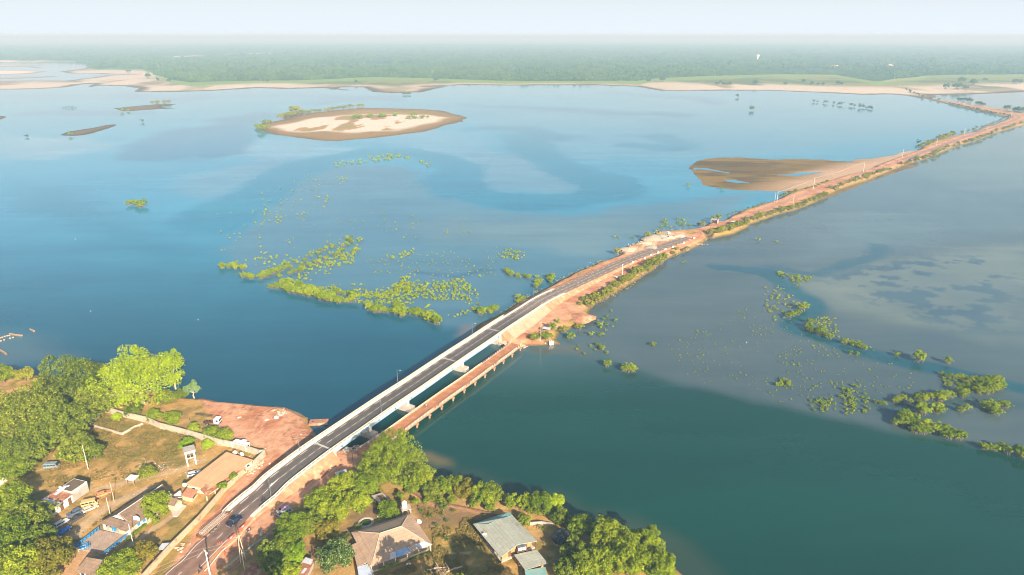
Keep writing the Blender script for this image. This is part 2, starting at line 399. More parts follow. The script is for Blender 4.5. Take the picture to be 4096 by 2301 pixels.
def bank_col(X, Y, sd):
    n = fbm(X * .16, Y * .16, 21, 5); n2 = fbm(X * .5, Y * .5, 33, 4); n3 = fbm(X * .06, Y * .06, 8, 3)
    C = base(X, STRAW); C = lay(C, sstep(.48, .62, n) * .75, (.27, .185, .075)); C = lay(C, sstep(.5, .62, n2) * .6, (.52, .35, .15))
    C = lay(C, sstep(.54, .64, fbm(X * .22, Y * .22, 77, 4)) * .45, GRASS)
    wob = (n - .5) * 5
    for p in grass_polys:
        d = sdist(X, Y, p) + wob * 1.4; C = lay(C, sstep(-1, 3, d) * sstep(.40, .62, n2 * .6 + n * .4) * .7, GRASS)
    for p in soil_polys:
        d = sdist(X, Y, p) + wob; C = lay(C, sstep(-1, 2, d) * .8, SOIL)
    for l, w, c in path_lines:
        d = seg_dist(X, Y, l) + wob * .25; C = lay(C, (1 - sstep(w * .5, w * 1.2, d)) * .85, c)
    R = np.zeros(X.shape)
    for p in red_polys: R = np.maximum(R, sstep(-.8, 1.2, sdist(X, Y, p) + wob * .3))
    lat = lay(lay(base(X, LAT), sstep(.38, .58, n3 * .5 + n * .5) * .8, LATP), sstep(.54, .68, n2) * .45, LATD)
    trk = fbm((X * .82 - Y * .57) * .9, (X * .57 + Y * .82) * .05, 91, 3); lat = lay(lat, sstep(.52, .64, trk) * .5, (.58, .29, .16))
    gul = np.abs(fbm(X * .09 + 7, Y * .16, 57, 4) - .5); lat = lay(lat, (1 - sstep(.004, .016, gul)) * sstep(26, 8, sd) * .7, (.22, .09, .045))
    for k_, (l_, o_) in enumerate((([(940, 170), (820, 60), (700, -60), (560, -140)], 0), ([(960, 200), (880, 60), (860, -80), (960, -260), (1100, -330)], 3), ([(930, 260), (700, 480), (520, 640), (430, 780)], 5))):
        d_ = seg_dist(X, Y, XY(pts(cA, l_, GZ))) + (n - .5) * 3; lat = lay(lat, (1 - sstep(.15, .5, np.abs(np.abs(d_) - 1.0))) * .55, (.70, .43, .28))
    C = C * (1 - R[..., None]) + lat * R[..., None]
    C = lay(C, (1 - sstep(.3, 1.6, sd)) * .6, (.2, .11, .06))
    return C
def bank_h(X, Y, sd): return GZ - .15 + .3 * (fbm(X * .07, Y * .07, 2) - .5)
X, Y = grid_xy(-240, 140, 95, 330, .8)
ground, _ = land('ground', [BANK], X, Y, bank_h, 3.5, bank_col, .25, 1.6)

# ------------------------------------------------------------------ causeway
cw_left = pts(c5, [(1870, 330), (1875, 262), (1890, 225), (1935, 212)]) + pts(c6, [(240, 930), (330, 905), (440, 850), (560, 775), (640, 720), (770, 660), (900, 590), (1010, 530), (1100, 480), (1300, 390), (1450, 335)]) \
    + pts(cF, [(0, 940), (120, 885), (130, 790), (350, 680), (575, 595), (565, 550), (800, 460), (1000, 405), (1350, 383), (1550, 368), (1720, 340), (1870, 300), (1900, 270), (2020, 205), (2230, 200), (2400, 95), (2576, 35)]) \
    + pts(c7, [(1180, 635), (1330, 570), (1480, 525), (1650, 470), (1780, 400), (2000, 335), (2400, 205), (2576, 165)]) + pts(k7, [(340, 960), (600, 865), (1000, 715), (1130, 672), (1220, 640), (1230, 610), (1400, 528), (1650, 468), (1760, 440), (1900, 418), (2000, 368), (2150, 325), (2300, 260), (2360, 240), (2350, 228), (2200, 196), (2000, 152), (1800, 108), (1600, 60)]) \
    + pts(k6, [(1750, 716), (1650, 692), (1520, 640), (1450, 600), (1380, 540), (1350, 480)])
cw_right = pts(c5, [(2080, 380), (2110, 400)]) + pts(cE, [(860, 110), (1060, 160), (1200, 180), (1260, 190), (1340, 150), (1500, 150), (1750, 130), (1930, 122)]) + pts(c6, [(1000, 1075), (1040, 1010), (1180, 965), (1260, 932), (1320, 885), (1335, 850), (1300, 820), (1320, 790), (1380, 740), (1500, 680), (1600, 620), (1700, 560), (1800, 490), (1900, 430), (2000, 345), (2100, 292), (2250, 240), (2380, 170), (2430, 130), (2420, 100)]) \
    + pts(c7, [(1030, 830), (1060, 832), (1250, 792), (1370, 737), (1402, 722), (1410, 700), (1500, 672), (1650, 615), (1850, 562), (2000, 502), (2200, 402), (2400, 330), (2576, 272)]) + pts(k7, [(150, 1172), (400, 1105), (560, 1040), (800, 940), (1000, 860), (1120, 815), (1280, 770), (1420, 720), (1600, 640), (1700, 600), (1850, 560), (2000, 510), (2200, 430), (2400, 370), (2600, 320), (2760, 250), (2700, 190), (2560, 178), (2480, 160), (2300, 122), (2100, 78), (1900, 30)]) \
    + pts(k6, [(1900, 692), (1740, 662), (1600, 612), (1480, 560), (1430, 520), (1420, 480)])
CAUSE = XY(cw_left + cw_right[::-1])
yard = XY(pts(cF, [(140, 850), (350, 700), (680, 590), (820, 480), (1050, 410), (1500, 395), (1520, 470), (1100, 620), (600, 790), (300, 880)], 2))
RL = XY(RED.p[::4]); RO = XY(ROAD.p[::3]); far_d = RED.stat(cF(2200, 270, 2.3))
RL2 = XY([q for q, s in zip(RED.p, RED.s) if s > far_d][::4]); RL3 = XY([q for q, s in zip(RED.p, RED.s) if s > RED.stat(k7(1000, 770, 2.3))][::4])
def cause_col(X, Y, sd):
    n = fbm(X * .12, Y * .12, 41, 5); n2 = fbm(X * .45, Y * .45, 43, 4); dr = seg_dist(X, Y, RL); do = seg_dist(X, Y, RO)
    C = lay(base(X, (.50, .26, .12)), sstep(.42, .6, n), STRAW); C = lay(C, sstep(.55, .68, n2) * .6, GRASS)
    w = np.where(Y > 900, 8.0, np.where(Y > 430, 7.5, 8.5)) + (n - .5) * 4
    lat = lay(lay(base(X, LAT), sstep(.38, .58, n) * .75, LATP), sstep(.55, .68, n2) * .25, LATD)
    R = 1 - sstep(-1, 1, np.minimum(dr - w, do - 10 - (n - .5) * 5)); C = C * (1 - R[..., None]) + lat * R[..., None]
    d2 = seg_dist(X, Y, RL2); C = lay(C, (1 - sstep(2.2, 3.6, d2 + (n2 - .5) * 2.5)) * .55, (.40, .22, .15))
    d3 = seg_dist(X, Y, RL3); C = lay(C, (1 - sstep(2.6, 3.6, d3)) * .75, (.30, .21, .17))
    C = lay(C, sstep(-1.5, 2, sdist(X, Y, yard) + (n2 - .5) * 4) * sstep(.35, .5, n * .5 + n2 * .5), (.66, .46, .28))
    C = lay(C, (1 - sstep(1.5, 5.0, sd + (n2 - .5) * 3)) * .75 * sstep(290, 330, Y), (.16, .15, .045))
    C = lay(C, (1 - sstep(.5, 2.2, sd)) * .6, (.10, .07, .035))
    return C
def cause_h(X, Y, sd): return 2.05 + .25 * (fbm(X * .1, Y * .1, 6) - .5)
X, Y = grid_xy(-45, 250, 235, 560, 1.0)
land('causeway_ground', [CAUSE], X, Y, cause_h, 4.5, cause_col, .35, 1.8)
X, Y = grid_xy(170, 1010, 520, 2300, 4.0); nb = seg_dist(X, Y, RL) < 90
sel = Y > 556
land_far = None
def cut_land(name, polys, X, Y, mask, *a, **k):
    """same sheet on a sparse set of cells (long thin causeway)"""
    rows = []
    Xs, Ys = X, Y
    return land(name, polys, Xs, Ys, *a, **k)
X, Y = grid_xy(150, 760, 556, 1010, 2.0); cut_land('causeway_ground', [CAUSE], X, Y, None, cause_h, 4.5, cause_col, .3, 1.8)
X, Y = grid_xy(480, 1010, 1008, 2300, 3.5); cut_land('causeway_ground', [CAUSE], X, Y, None, cause_h, 5.5, cause_col, .3, 1.8)

# ------------------------------------------------------------------ islands, bars and flats
isl = XY(pts(k4, [(258, 555), (300, 578), (340, 600), (400, 620), (600, 645), (800, 670), (930, 678), (1050, 670), (1300, 648), (1500, 622), (1700, 598), (1850, 560), (1900, 538), (2050, 510), (2055, 490), (2088, 475), (2050, 462), (1950, 440), (1880, 415), (1700, 402), (1500, 396), (1200, 390), (1000, 405), (900, 418), (750, 432), (600, 452), (480, 495), (300, 525)]))
isl_w = XY(pts(k4, [(470, 552), (600, 520), (760, 480), (1000, 462), (1400, 452), (1700, 456), (1880, 478), (1800, 512), (1600, 562), (1450, 590), (1200, 602), (900, 602), (650, 602), (520, 580)]))
def isl_col(X, Y, sd):
    n = fbm(X * .02, Y * .012, 51, 4); n2 = fbm(X * .03, Y * .009, 55, 4)
    C = lay(base(X, (.18, .12, .045)), sstep(2, 24, sd + (n - .5) * 24), (.29, .185, .066)); C = lay(C, sstep(40, 90, sd + (n - .5) * 60) * .7, (.36, .25, .12))
    w = sdist(X, Y, isl_w) + (n - .5) * 50; C = lay(C, sstep(-12, 14, w), (.70, .61, .50))
    C = lay(C, sstep(.55, .62, n2) * sstep(0, 20, w), (.40, .25, .09)); C = lay(C, sstep(.66, .72, n2) * sstep(0, 20, w), (.30, .26, .08))
    return C
X, Y = grid_xy(-570, 60, 960, 1570, 3.0)
land('sand_island', [isl], X, Y, lambda X, Y, sd: .25 + .9 * sstep(10, 70, sd), 20, isl_col, 0, 8, 14)
flat = XY(pts(c7, [(825, 172), (870, 130), (920, 97), (1010, 82), (1100, 72), (1290, 68), (1440, 80), (1600, 88), (1900, 86), (2100, 90), (2250, 105), (2340, 108), (2400, 90), (2576, 78)]) + pts(k6, [(970, 1265), (1150, 1250), (1350, 1220), (1400, 1195), (1500, 1180), (1590, 1170), (1620, 1190)]) + pts(c7, [(2590, 185), (2400, 230), (2000, 360), (1830, 392), (1790, 392), (1550, 387), (1300, 379), (1150, 365), (1010, 345), (950, 322), (925, 280), (890, 235), (850, 200)]))
pools = [(XY(pts(c7, p)), .5) for p in ([(1160, 278), (1250, 280), (1400, 303), (1420, 312), (1280, 312), (1200, 300)], [(1540, 232), (1720, 234), (1900, 208), (2070, 206), (2100, 212), (1940, 232), (1840, 248), (1700, 244)], [(860, 165), (1000, 172), (1100, 192), (1230, 215), (1210, 224), (1080, 200), (950, 182), (880, 185)])]
def flat_col(X, Y, sd):
    n = fbm(X * .011, Y * .03, 61, 5); C = lay(base(X, (.145, .092, .022)), sstep(.4, .6, n) * .8, (.25, .16, .036)); C = lay(C, sstep(.55, .7, fbm(X * .02, Y * .09, 63, 4)) * .7, (.075, .045, .02))
    d = seg_dist(X, Y, RL); C = lay(C, sstep(70, 15, d + (n - .5) * 50) * sstep(620, 700, Y), (.50, .34, .22)); return C
X, Y = grid_xy(120, 560, 520, 1010, 2.5)
land('mud_flat', [flat], X, Y, lambda X, Y, sd: .12 + .3 * sstep(5, 60, sd), 8, flat_col, 0, 4, 8, pools)
def bar_col(X, Y, sd): return lay(base(X, (.10, .065, .03)), sstep(3, 18, sd + (fbm(X * .03, Y * .03, 4) - .5) * 14), (.19, .125, .06))
for poly, cell in (([(1060, 665), (1130, 690), (1230, 690), (1480, 672), (1665, 665), (1540, 656), (1520, 645), (1600, 636), (1665, 628), (1560, 622), (1400, 632), (1200, 650)], 4), ([(558, 915), (620, 885), (850, 850), (1000, 820), (1070, 813), (1108, 820), (1060, 840), (900, 890), (800, 915), (700, 923), (600, 922)], 3), ([(-80, 735), (30, 735), (76, 745), (0, 775), (-80, 785)], 4)):
    q = XY(pts(k3, poly)); lo = q.min(0) - 15; hi = q.max(0) + 15; X, Y = grid_xy(lo[0], hi[0], lo[1], hi[1], cell)
    land('mud_bar', [q], X, Y, .5, 12, bar_col, 0, 4, 10)
q = XY(pts(k7, [(-60, 1300), (0, 1275), (200, 1205), (400, 1130), (600, 1050), (800, 975), (950, 930), (1060, 890), (1160, 870), (1187, 850), (1165, 825), (1100, 800), (900, 880), (500, 1040), (100, 1180), (-60, 1240)]))
lo = q.min(0) - 10; hi = q.max(0) + 10; X, Y = grid_xy(lo[0], hi[0], lo[1], hi[1], 2.5)
land('mud_flat', [q], X, Y, .25, 8, lambda X, Y, sd: lay(base(X, (.15, .105, .045)), sstep(.4, .6, fbm(X * .05, Y * .05, 2)), (.22, .15, .06)), 0, 4, 8)

# ------------------------------------------------------------------ far shore
far_px = pts(k3, [(-700, 492), (0, 490), (300, 485), (600, 470), (760, 442), (860, 434), (800, 470), (760, 481), (920, 452), (1150, 456), (1290, 476), (1240, 511), (1400, 511), (1700, 511), (2000, 500), (2300, 481), (2500, 476)]) \
    + pts(k4, [(200, 225), (300, 220), (500, 228), (800, 222), (880, 222), (900, 232), (1130, 243), (1000, 228), (1000, 214), (1180, 214), (1230, 240), (1280, 256), (1450, 265), (1700, 256), (1790, 232), (1920, 205), (1760, 205), (1950, 198), (2080, 193), (2500, 200)]) \
    + pts(k5, [(0, 571), (400, 562), (900, 565), (1270, 578), (1400, 600), (1500, 619), (1700, 620), (2100, 615), (2500, 618)]) + pts(k6, [(200, 616), (400, 625), (800, 640), (1000, 652), (1100, 655), (1300, 650), (1450, 662), (1600, 688), (1700, 700), (1760, 672), (1760, 658), (1900, 655), (2250, 645), (2566, 630), (3300, 600)])
far_w = [(9000, 4000), (40000, 30000), (40000, 60000), (-40000, 60000), (-40000, 9000)]
far_px2 = pts(k3, [(-1500, 226), (-700, 229), (0, 233), (350, 238), (600, 236), (840, 236), (870, 245), (835, 255), (840, 285), (700, 302), (560, 320), (640, 339), (900, 339), (1000, 346), (1250, 346), (1000, 356), (850, 378), (700, 395), (640, 404), (300, 405), (-700, 415)])
FAR = np.array([(v.x, v.y) for v in far_px] + far_w + [(v.x, v.y) for v in far_px2])
# where the woods begin: photo x -> photo y of the tree feet
FX = np.array([-3000, 0, 300, 352, 372, 450, 575, 640, 700, 770, 900, 1000, 1180, 1320, 1430, 1500, 1780, 1950, 2100, 2550, 2620, 2850, 3000, 3130, 3340, 3510, 3585, 3640, 3700, 3780, 4096, 7000], float)
FY = np.array([243, 243, 246, 262, 276, 277, 279, 306, 324, 334, 328, 327, 325, 320, 313, 311, 318, 325, 328, 327, 317, 306, 303, 300, 303, 330, 318, 315, 306, 303, 300, 296], float)
def wood_d(X, Y):
    """distance at which the woods begin in each direction"""
    px = 2048 + FPX * X / (Y * math.cos(PITCH) + CZ * math.sin(PITCH)); fy = np.interp(px, FX, FY)
    b = -(fy - 1150.5) / FPX; return CZ * (math.cos(PITCH) + b * math.sin(PITCH)) / (math.sin(PITCH) - b * math.cos(PITCH))
def far_col(X, Y, sd):
    n = fbm(X * .008, Y * .003, 71, 4); n2 = fbm(X * .003, Y * .002, 73, 4); ws = wood_d(X, Y) - Y
    ce = sstep(-.1, .15, np.abs(X + 100) / 1500 - .33); C = lay(base(X, (.13, .08, .03)), sstep(12, 45, sd + (n - .5) * 40), (.32, .25, .13)); C = lay(C, sstep(70 + 90 * ce, 150 + 160 * ce, sd + (n - .5) * 160), (.23, .235, .05)); C = lay(C, sstep(.46, .58, fbm(X * .012, Y * .006, 79, 4)) * sstep(60, 140, sd) * .75, (.08, .125, .03))
    C = lay(C, sstep(22, 45, sd + (n - .5) * 20) * (1 - sstep(60 + 120 * ce, 110 + 220 * ce, sd + (n - .5) * 90)) * sstep(.36, .5, n) * (.55 + .35 * ce), (.62, .54, .43))
    C = lay(C, sstep(230, 130, ws + (n - .5) * 200) * sstep(50, 90, sd + (n2 - .5) * 60), (.20, .30, .045)); C = lay(C, sstep(.5, .65, n2) * sstep(150, 60, ws) * sstep(60, 90, sd) * .6, (.36, .36, .09))
    C = lay(C, sstep(20, -40, ws), (.055, .075, .02))
    C = lay(C, sstep(-30, 60, sd) * sstep(3900, 4200, Y) * sstep(-1700, -2100, X) * sstep(.42, .55, n), (.7, .55, .4))
    return C
X, Y = grid_polar(1500, 6500, 1.0035, -47, 47, 560)
land('far_shore', [FAR], X, Y, lambda X, Y, sd: .4 + 2.0 * sstep(20, 150, sd), 25, far_col, 0, 30, 40)
X, Y = grid_polar(6480, 45000, 1.05, -60, 60, 100)
land('far_plain', [FAR], X, Y, 3.0, 50, lambda X, Y, sd: base(X, (.055, .075, .02)), 0, 10, 200)
q = XY(pts(k3, [(-700, 305), (0, 308), (250, 312), (450, 320), (300, 340), (0, 349), (-700, 352)])); lo = q.min(0) - 30; hi = q.max(0) + 30; X, Y = grid_xy(max(lo[0], -2600), hi[0], lo[1], hi[1], 9)
land('sand_bar', [q], X, Y, .8, 20, lambda X, Y, sd: lay(base(X, (.3, .19, .1)), sstep(10, 50, sd), (.8, .66, .5)), 0, 12, 15)

# ------------------------------------------------------------------ water: turbid body colour by depth, glossy surface
def water_col(X, Y):
    wx = X + (fbm(X * .02, Y * .015, 81) - .5) * .05 * Y; wy = Y + (fbm(X * .02, Y * .015, 82) - .5) * .09 * Y
    ax = np.array([(v.x, v.y) for v in [dS(300, 1700)] + [ROAD.at(s)[0] for s in np.linspace(0, ROAD.L, 40)]] + [(q.x, q.y) for q, s in zip(RED.p, RED.s) if s > far_d][::12])
    side = inside(X, Y, np.vstack([ax, [(3000, 3000), (3000, -200), (-150, -200)]])); right = np.where(side, 1.0, 0.0)
    ds = seg_dist(X, Y, ax); right = np.clip(.5 + (right - .5) * 2 * sstep(0, 6, ds) * .5 + (right - .5) * 0, 0, 1); right = np.where(side, .5 + .5 * sstep(0, 8, ds), .5 - .5 * sstep(0, 8, ds))
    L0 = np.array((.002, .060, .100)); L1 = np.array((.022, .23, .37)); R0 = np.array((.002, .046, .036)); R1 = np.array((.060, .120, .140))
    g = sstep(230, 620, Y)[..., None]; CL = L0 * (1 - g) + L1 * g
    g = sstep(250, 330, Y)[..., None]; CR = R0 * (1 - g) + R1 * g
    def sof(k): return (4 + Y * .012) * k
    def fill(C, p, col, k=1.0, a=1.0):
        d = sdist(wx, wy, XY(p)); s = sof(k); return lay(C, sstep(-s, s, d) * a, col)
    def stroke(C, p, w0, w1, col, k=1.0, a=1.0):
        p = XY(p); d = seg_dist(wx, wy, p); s = sof(k); w = np.interp(Y, [p[:, 1].min(), p[:, 1].max() + 1e-3], [w0, w1]) if p[0, 1] < p[-1, 1] or True else w0
        return lay(C, (1 - sstep(w - s, w + s, d)) * a, col)
    SH = (.10, .235, .33); CH = (.000, .165, .275); PL = (.20, .34, .43)
    # left basin: mud flats carrying mangroves, deeper channels winding round them
    CL = fill(CL, pts(dS, [(545, 640), (600, 590), (700, 480), (830, 420), (1000, 420), (1080, 470), (1200, 520), (1500, 540), (1750, 500), (1900, 490), (1800, 560), (1600, 620), (1420, 690), (1260, 780), (1200, 810), (1110, 810), (900, 760), (700, 725)]), (.070, .175, .240), 1.0, .85)
    CL = fill(CL, pts(dS, [(1000, 560), (1500, 540), (1720, 560), (1500, 640), (1100, 600)]), (.12, .21, .235), 2, .7)
    CL = fill(CL, pts(dS, [(430, 445), (600, 420), (740, 385), (700, 430), (560, 500), (470, 480)]), SH, 1.6, .75)
    CL = fill(CL, pts(dS, [(640, 350), (800, 350), (880, 375), (780, 400), (620, 400), (560, 380)]), PL, 2, .6)
    CL = fill(CL, pts(dS, [(0, 335), (200, 350), (320, 360), (150, 400), (0, 400)]), PL, 2.0, .7)
    CL = fill(CL, pts(dS, [(880, 320), (1150, 330), (1300, 400), (1250, 440), (1150, 400), (1000, 372)]), PL, 2.2, .4)
    CL = fill(CL, pts(dS, [(1200, 380), (1330, 400), (1430, 450), (1440, 480), (1250, 470), (1190, 440)]), SH, 1.6, .7)
    CL = fill(CL, pts(dS, [(20, 450), (180, 480), (350, 560), (500, 660), (420, 680), (250, 600), (60, 520)]), (.0, .13, .22), 2.2, .6)
    CL = fill(CL, pts(dS, [(1180, 300), (1700, 250), (2200, 250), (2450, 300), (2000, 380), (1740, 400), (1450, 400), (1300, 350)]), SH, 2.5, .5)
    CL = fill(CL, pts(dS, [(1120, 430), (1330, 400), (1480, 470), (1400, 490), (1250, 480)]), SH, 1.2, .6)
    CL = stroke(CL, pts(dS, [(520, 560), (620, 510), (720, 445), (800, 408), (880, 392), (980, 385), (1080, 390), (1140, 415), (1150, 440), (1120, 460), (1150, 480), (1230, 497), (1330, 506)]), 34, 26, CH, .8, .95)
    CL = stroke(CL, pts(dS, [(1330, 506), (1430, 505), (1520, 495), (1545, 470), (1500, 450), (1420, 425), (1370, 395), (1350, 370), (1300, 345)]), 30, 34, CH, .8, .95)
    CL = stroke(CL, pts(dS, [(395, 395), (440, 360), (530, 325), (540, 345), (520, 390)]), 45, 60, (.0, .10, .22), 1.0, .85)
    CL = stroke(CL, pts(dS, [(585, 325), (600, 300), (680, 290), (760, 285)]), 40, 45, (.0, .10, .22), .8, .9)
    CL = stroke(CL, pts(dS, [(1590, 365), (1680, 370), (1710, 360), (1660, 345)]), 24, 26, CH, .6, .95)
    CL = stroke(CL, pts(dS, [(1230, 325), (1300, 320), (1400, 345)]), 34, 34, (.0, .12, .23), 1.2, .8)
    for p in ([(500, 240), (780, 240), (920, 250), (800, 258)], [(930, 243), (990, 250)], [(1530, 235), (1720, 245), (1800, 258)], [(1200, 265), (1500, 280), (1700, 290)], [(0, 245), (250, 240), (500, 250)], [(100, 285), (350, 285)]):
        CL = stroke(CL, pts(dS, p), 40, 40, (.0, .09, .23), 1.2, .8)
    CL = stroke(CL, pts(dS, [(1065, 672), (1110, 680), (1180, 686), (1240, 684)]), 3.0, 3.0, (.03, .105, .19), .35, .8)
    CL = fill(CL, pts(c5, [(1690, 290), (1720, 200), (1800, 190), (1880, 200), (1880, 290), (1760, 310)]), (.20, .17, .15), .6, .6)
    CL = fill(CL, pts(c1, [(-200, 60), (200, 90), (500, 200), (700, 290), (400, 340), (-200, 380)]), (.09, .15, .17), 1.3, .6)
    # right basin
    CR = fill(CR, pts(dS, [(1440, 860), (1700, 970), (1950, 1025), (2100, 1065), (2250, 1090), (2500, 1130), (2800, 1170), (2800, 300), (2000, 300), (1450, 780)]), (.072, .108, .118), .8, .95)
    CR = fill(CR, pts(r1, [(700, 150), (1300, 80), (1700, 20), (2700, -50), (2700, 800), (2300, 790), (1900, 700), (1400, 600), (1000, 540), (800, 380), (640, 290)]), (.145, .19, .165), 1.6, .85)
    CR = fill(CR, pts(dS, [(2200, 330), (2800, 250), (2800, 560), (2000, 640), (2100, 480)]), (.11, .185, .205), 3, .7)
    blot = fbm(X * .07 + Y * .015, Y * .10, 101, 5) - .05 * (fbm(X * .012, Y * .012, 131, 2) - .5) * 4; msk = sstep(-20, 20, sdist(wx, wy, XY(pts(r1, [(750, 200), (1500, 30), (2400, 60), (2500, 700), (1900, 680), (1300, 480)]))))
    CR = lay(CR, sstep(.525, .58, blot) * msk * .85, (.035, .085, .125)); blot2 = fbm(X * .012, Y * .008, 105, 4)
    CR = lay(CR, sstep(.5, .66, blot2) * .4 * sstep(255, 330, Y) * sstep(-10, 30, sdist(wx, wy, XY(pts(dS, [(1440, 850), (1950, 1000), (2250, 1070), (2800, 1150), (2800, 300), (2000, 300), (1450, 780)])))), (.055, .105, .14))
    CR = stroke(CR, pts(r1, [(0, 150), (150, 170), (280, 190), (420, 220), (560, 310), (660, 390), (770, 470), (790, 530), (720, 590), (600, 640), (590, 690), (680, 740), (850, 800), (1050, 860), (1300, 920), (1600, 990), (1900, 1050), (2200, 1100), (2500, 1160), (2800, 1260)]), 6, 7, (.008, .080, .110), .4, .95)
    CR = stroke(CR, pts(r1, [(300, 200), (500, 185), (720, 190), (900, 140), (1080, 90), (1200, 30), (1220, -60)]), 7, 7, (.02, .085, .125), .5, .8)
    CR = fill(CR, pts(r2, [(380, 680), (520, 640), (900, 640), (1500, 600), (1900, 560), (2300, 640), (2300, 700), (1300, 660), (900, 860), (480, 900)]), (.02, .07, .085), .7, .55)
    CR = fill(CR, pts(cE, [(1250, 180), (1700, 130), (2200, 150), (2400, 330), (2000, 300), (1600, 260)]), (.13, .11, .07), .8, .6)
    CR = fill(CR, pts(c3, [(1810, 270), (1950, 270), (2100, 340), (2120, 410), (1980, 410), (1850, 350)]), (.17, .13, .055), .45, .75)
    CR = stroke(CR, pts(c3, [(1900, 480), (2100, 540), (2300, 580)]) + pts(c4, [(600, 640), (900, 720), (1150, 760), (1350, 960), (1900, 1060), (2300, 1280), (2500, 1460)]), 8, 6, (.075, .080, .05), .9, .35)
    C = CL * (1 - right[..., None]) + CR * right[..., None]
    return C
X, Y = grid_polar(60, 5200, 1.0065, -52, 52, 540)
wv = np.stack([X, Y, np.zeros_like(X)], -1).reshape(-1, 3)
def watermat():
    m, t, b = newmat('water')
    a = t.add('ShaderNodeAttribute', attribute_name='Col').outputs['Color']
    pos = t.add('ShaderNodeNewGeometry').outputs['Position']
    n3 = t.noise(pos, 0.006, 4, 0.6); n4 = t.noise(pos, 0.05, 3, 0.6)
    c = t.mix(t.ramp(n3, .35, .65), t.mix(1, a, (.86, .9, .92), 'MULTIPLY'), t.mix(1, a, (1.12, 1.08, 1.05), 'MULTIPLY'))
    c = t.mix(t.ramp(n4, .35, .65), t.mix(1, c, (.95, .96, .97), 'MULTIPLY'), c)
    mq = t.add('ShaderNodeMapping'); t.l.new(pos, mq.inputs['Vector']); mq.inputs['Scale'].default_value = (.006, .03, 1); mq.inputs['Rotation'].default_value = (0, 0, -.5)
    n5 = t.noise(mq.outputs[0], 1.0, 5, .65); c = t.mix(t.ramp(n5, .35, .65), t.mix(1, c, (.84, .88, .91), 'MULTIPLY'), t.mix(1, c, (1.15, 1.1, 1.07), 'MULTIPLY'))
    t.l.new(c, b.inputs['Base Color']); b.inputs['IOR'].default_value = 1.333; b.inputs['Specular IOR Level'].default_value = .8
    t.l.new(t.ramp(n5, .3, .7, .04, .07), b.inputs['Roughness'])
    mp = t.add('ShaderNodeMapping'); t.l.new(pos, mp.inputs['Vector']); mp.inputs['Scale'].default_value = (.5, 1.0, 1); mp.inputs['Rotation'].default_value = (0, 0, .5)
    w1 = t.noise(mp.outputs[0], .55, 3, .6); w2 = t.noise(mp.outputs[0], .09, 2, .5)
    bm = t.add('ShaderNodeBump'); bm.inputs['Strength'].default_value = .16; bm.inputs['Distance'].default_value = .22; t.l.new(w1, bm.inputs['Height'])
    b2 = t.add('ShaderNodeBump'); b2.inputs['Strength'].default_value = .06; b2.inputs['Distance'].default_value = .3; t.l.new(w2, b2.inputs['Height']); t.l.new(bm.outputs[0], b2.inputs['Normal'])
    t.l.new(b2.outputs[0], b.inputs['Normal'])
    return m
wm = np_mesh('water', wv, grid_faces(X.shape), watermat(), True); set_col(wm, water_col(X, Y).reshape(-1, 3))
tag(link('water', wm), kind='structure')
for poly in ([(-400, 262), (100, 258), (420, 266), (300, 274), (-400, 276)], [(250, 282), (330, 279), (420, 283), (330, 287)], [(-400, 380), (100, 372), (420, 366), (600, 360), (420, 376), (0, 392), (-400, 396)]):
    q = XY(pts(k3, poly)); lo = q.min(0) - 30; hi = q.max(0) + 30; X, Y = grid_xy(max(lo[0], -3200), hi[0], lo[1], hi[1], 12)
    land('sand_bar', [q], X, Y, .8, 25, lambda X, Y, sd: lay(base(X, (.26, .18, .10)), sstep(10, 60, sd), (.5, .42, .3)), 0, 12, 20)
# ================================================================== ROAD AND BRIDGES
def asphaltmat():
    m, t, b = newmat('asphalt'); tc = t.add('ShaderNodeTexCoord').outputs['Object']
    a = t.add('ShaderNodeAttribute', attribute_name='Col').outputs['Color']; n = t.noise(tc, .5, 5, .7); n2 = t.noise(tc, 5, 3)
    c = t.mix(t.ramp(n, .35, .65), t.mix(1, a, (.8, .8, .8), 'MULTIPLY'), t.mix(1, a, (1.25, 1.2, 1.15), 'MULTIPLY')); c = t.mix(t.ramp(n2, .3, .7, 0, .5), c, t.mix(1, a, (.8, .8, .8), 'MULTIPLY'))
    t.l.new(c, b.inputs['Base Color']); b.inputs['Roughness'].default_value = .85; b.inputs['Specular IOR Level'].default_value = .25; t.l.new(t.bump(n2, .25, .03), b.inputs['Normal'])
    return m
M_ASPH = asphaltmat()
M_PAINT = pmat('road_paint', (.80, .78, .74), .6, .12, 1.5)
M_CONC = pmat('pale_concrete', (.54, .48, .41), .8, .12, .4, 3, .15, stain=(.45, .35, .26), stain_amt=.25)
M_WALK = pmat('white_concrete', (.66, .62, .56), .75, .08, .5, 4, .1)
M_GIRD = pmat('blue_white_paint', (.30, .42, .52), .5, .06, .4, 3, .05)
M_RAIL = pmat('cream_rail_paint', (.66, .61, .50), .6, .08, 1, 4, .05)
M_PANEL = pmat('grey_mesh_panel', (.22, .22, .18), .7, .1, 2, 8, .1)
M_APRON = pmat('stone_apron', (.44, .31, .21), .9, .15, .5, 3, .3, stain=(.45, .25, .14), stain_amt=.4)
M_DIRT = pmat('laterite', LAT, .95, .25, .4, 3, .4, stain=LATP, stain_amt=.5)
M_DARK = pmat('dark_steel', (.045, .05, .055), .5, .1, 2)
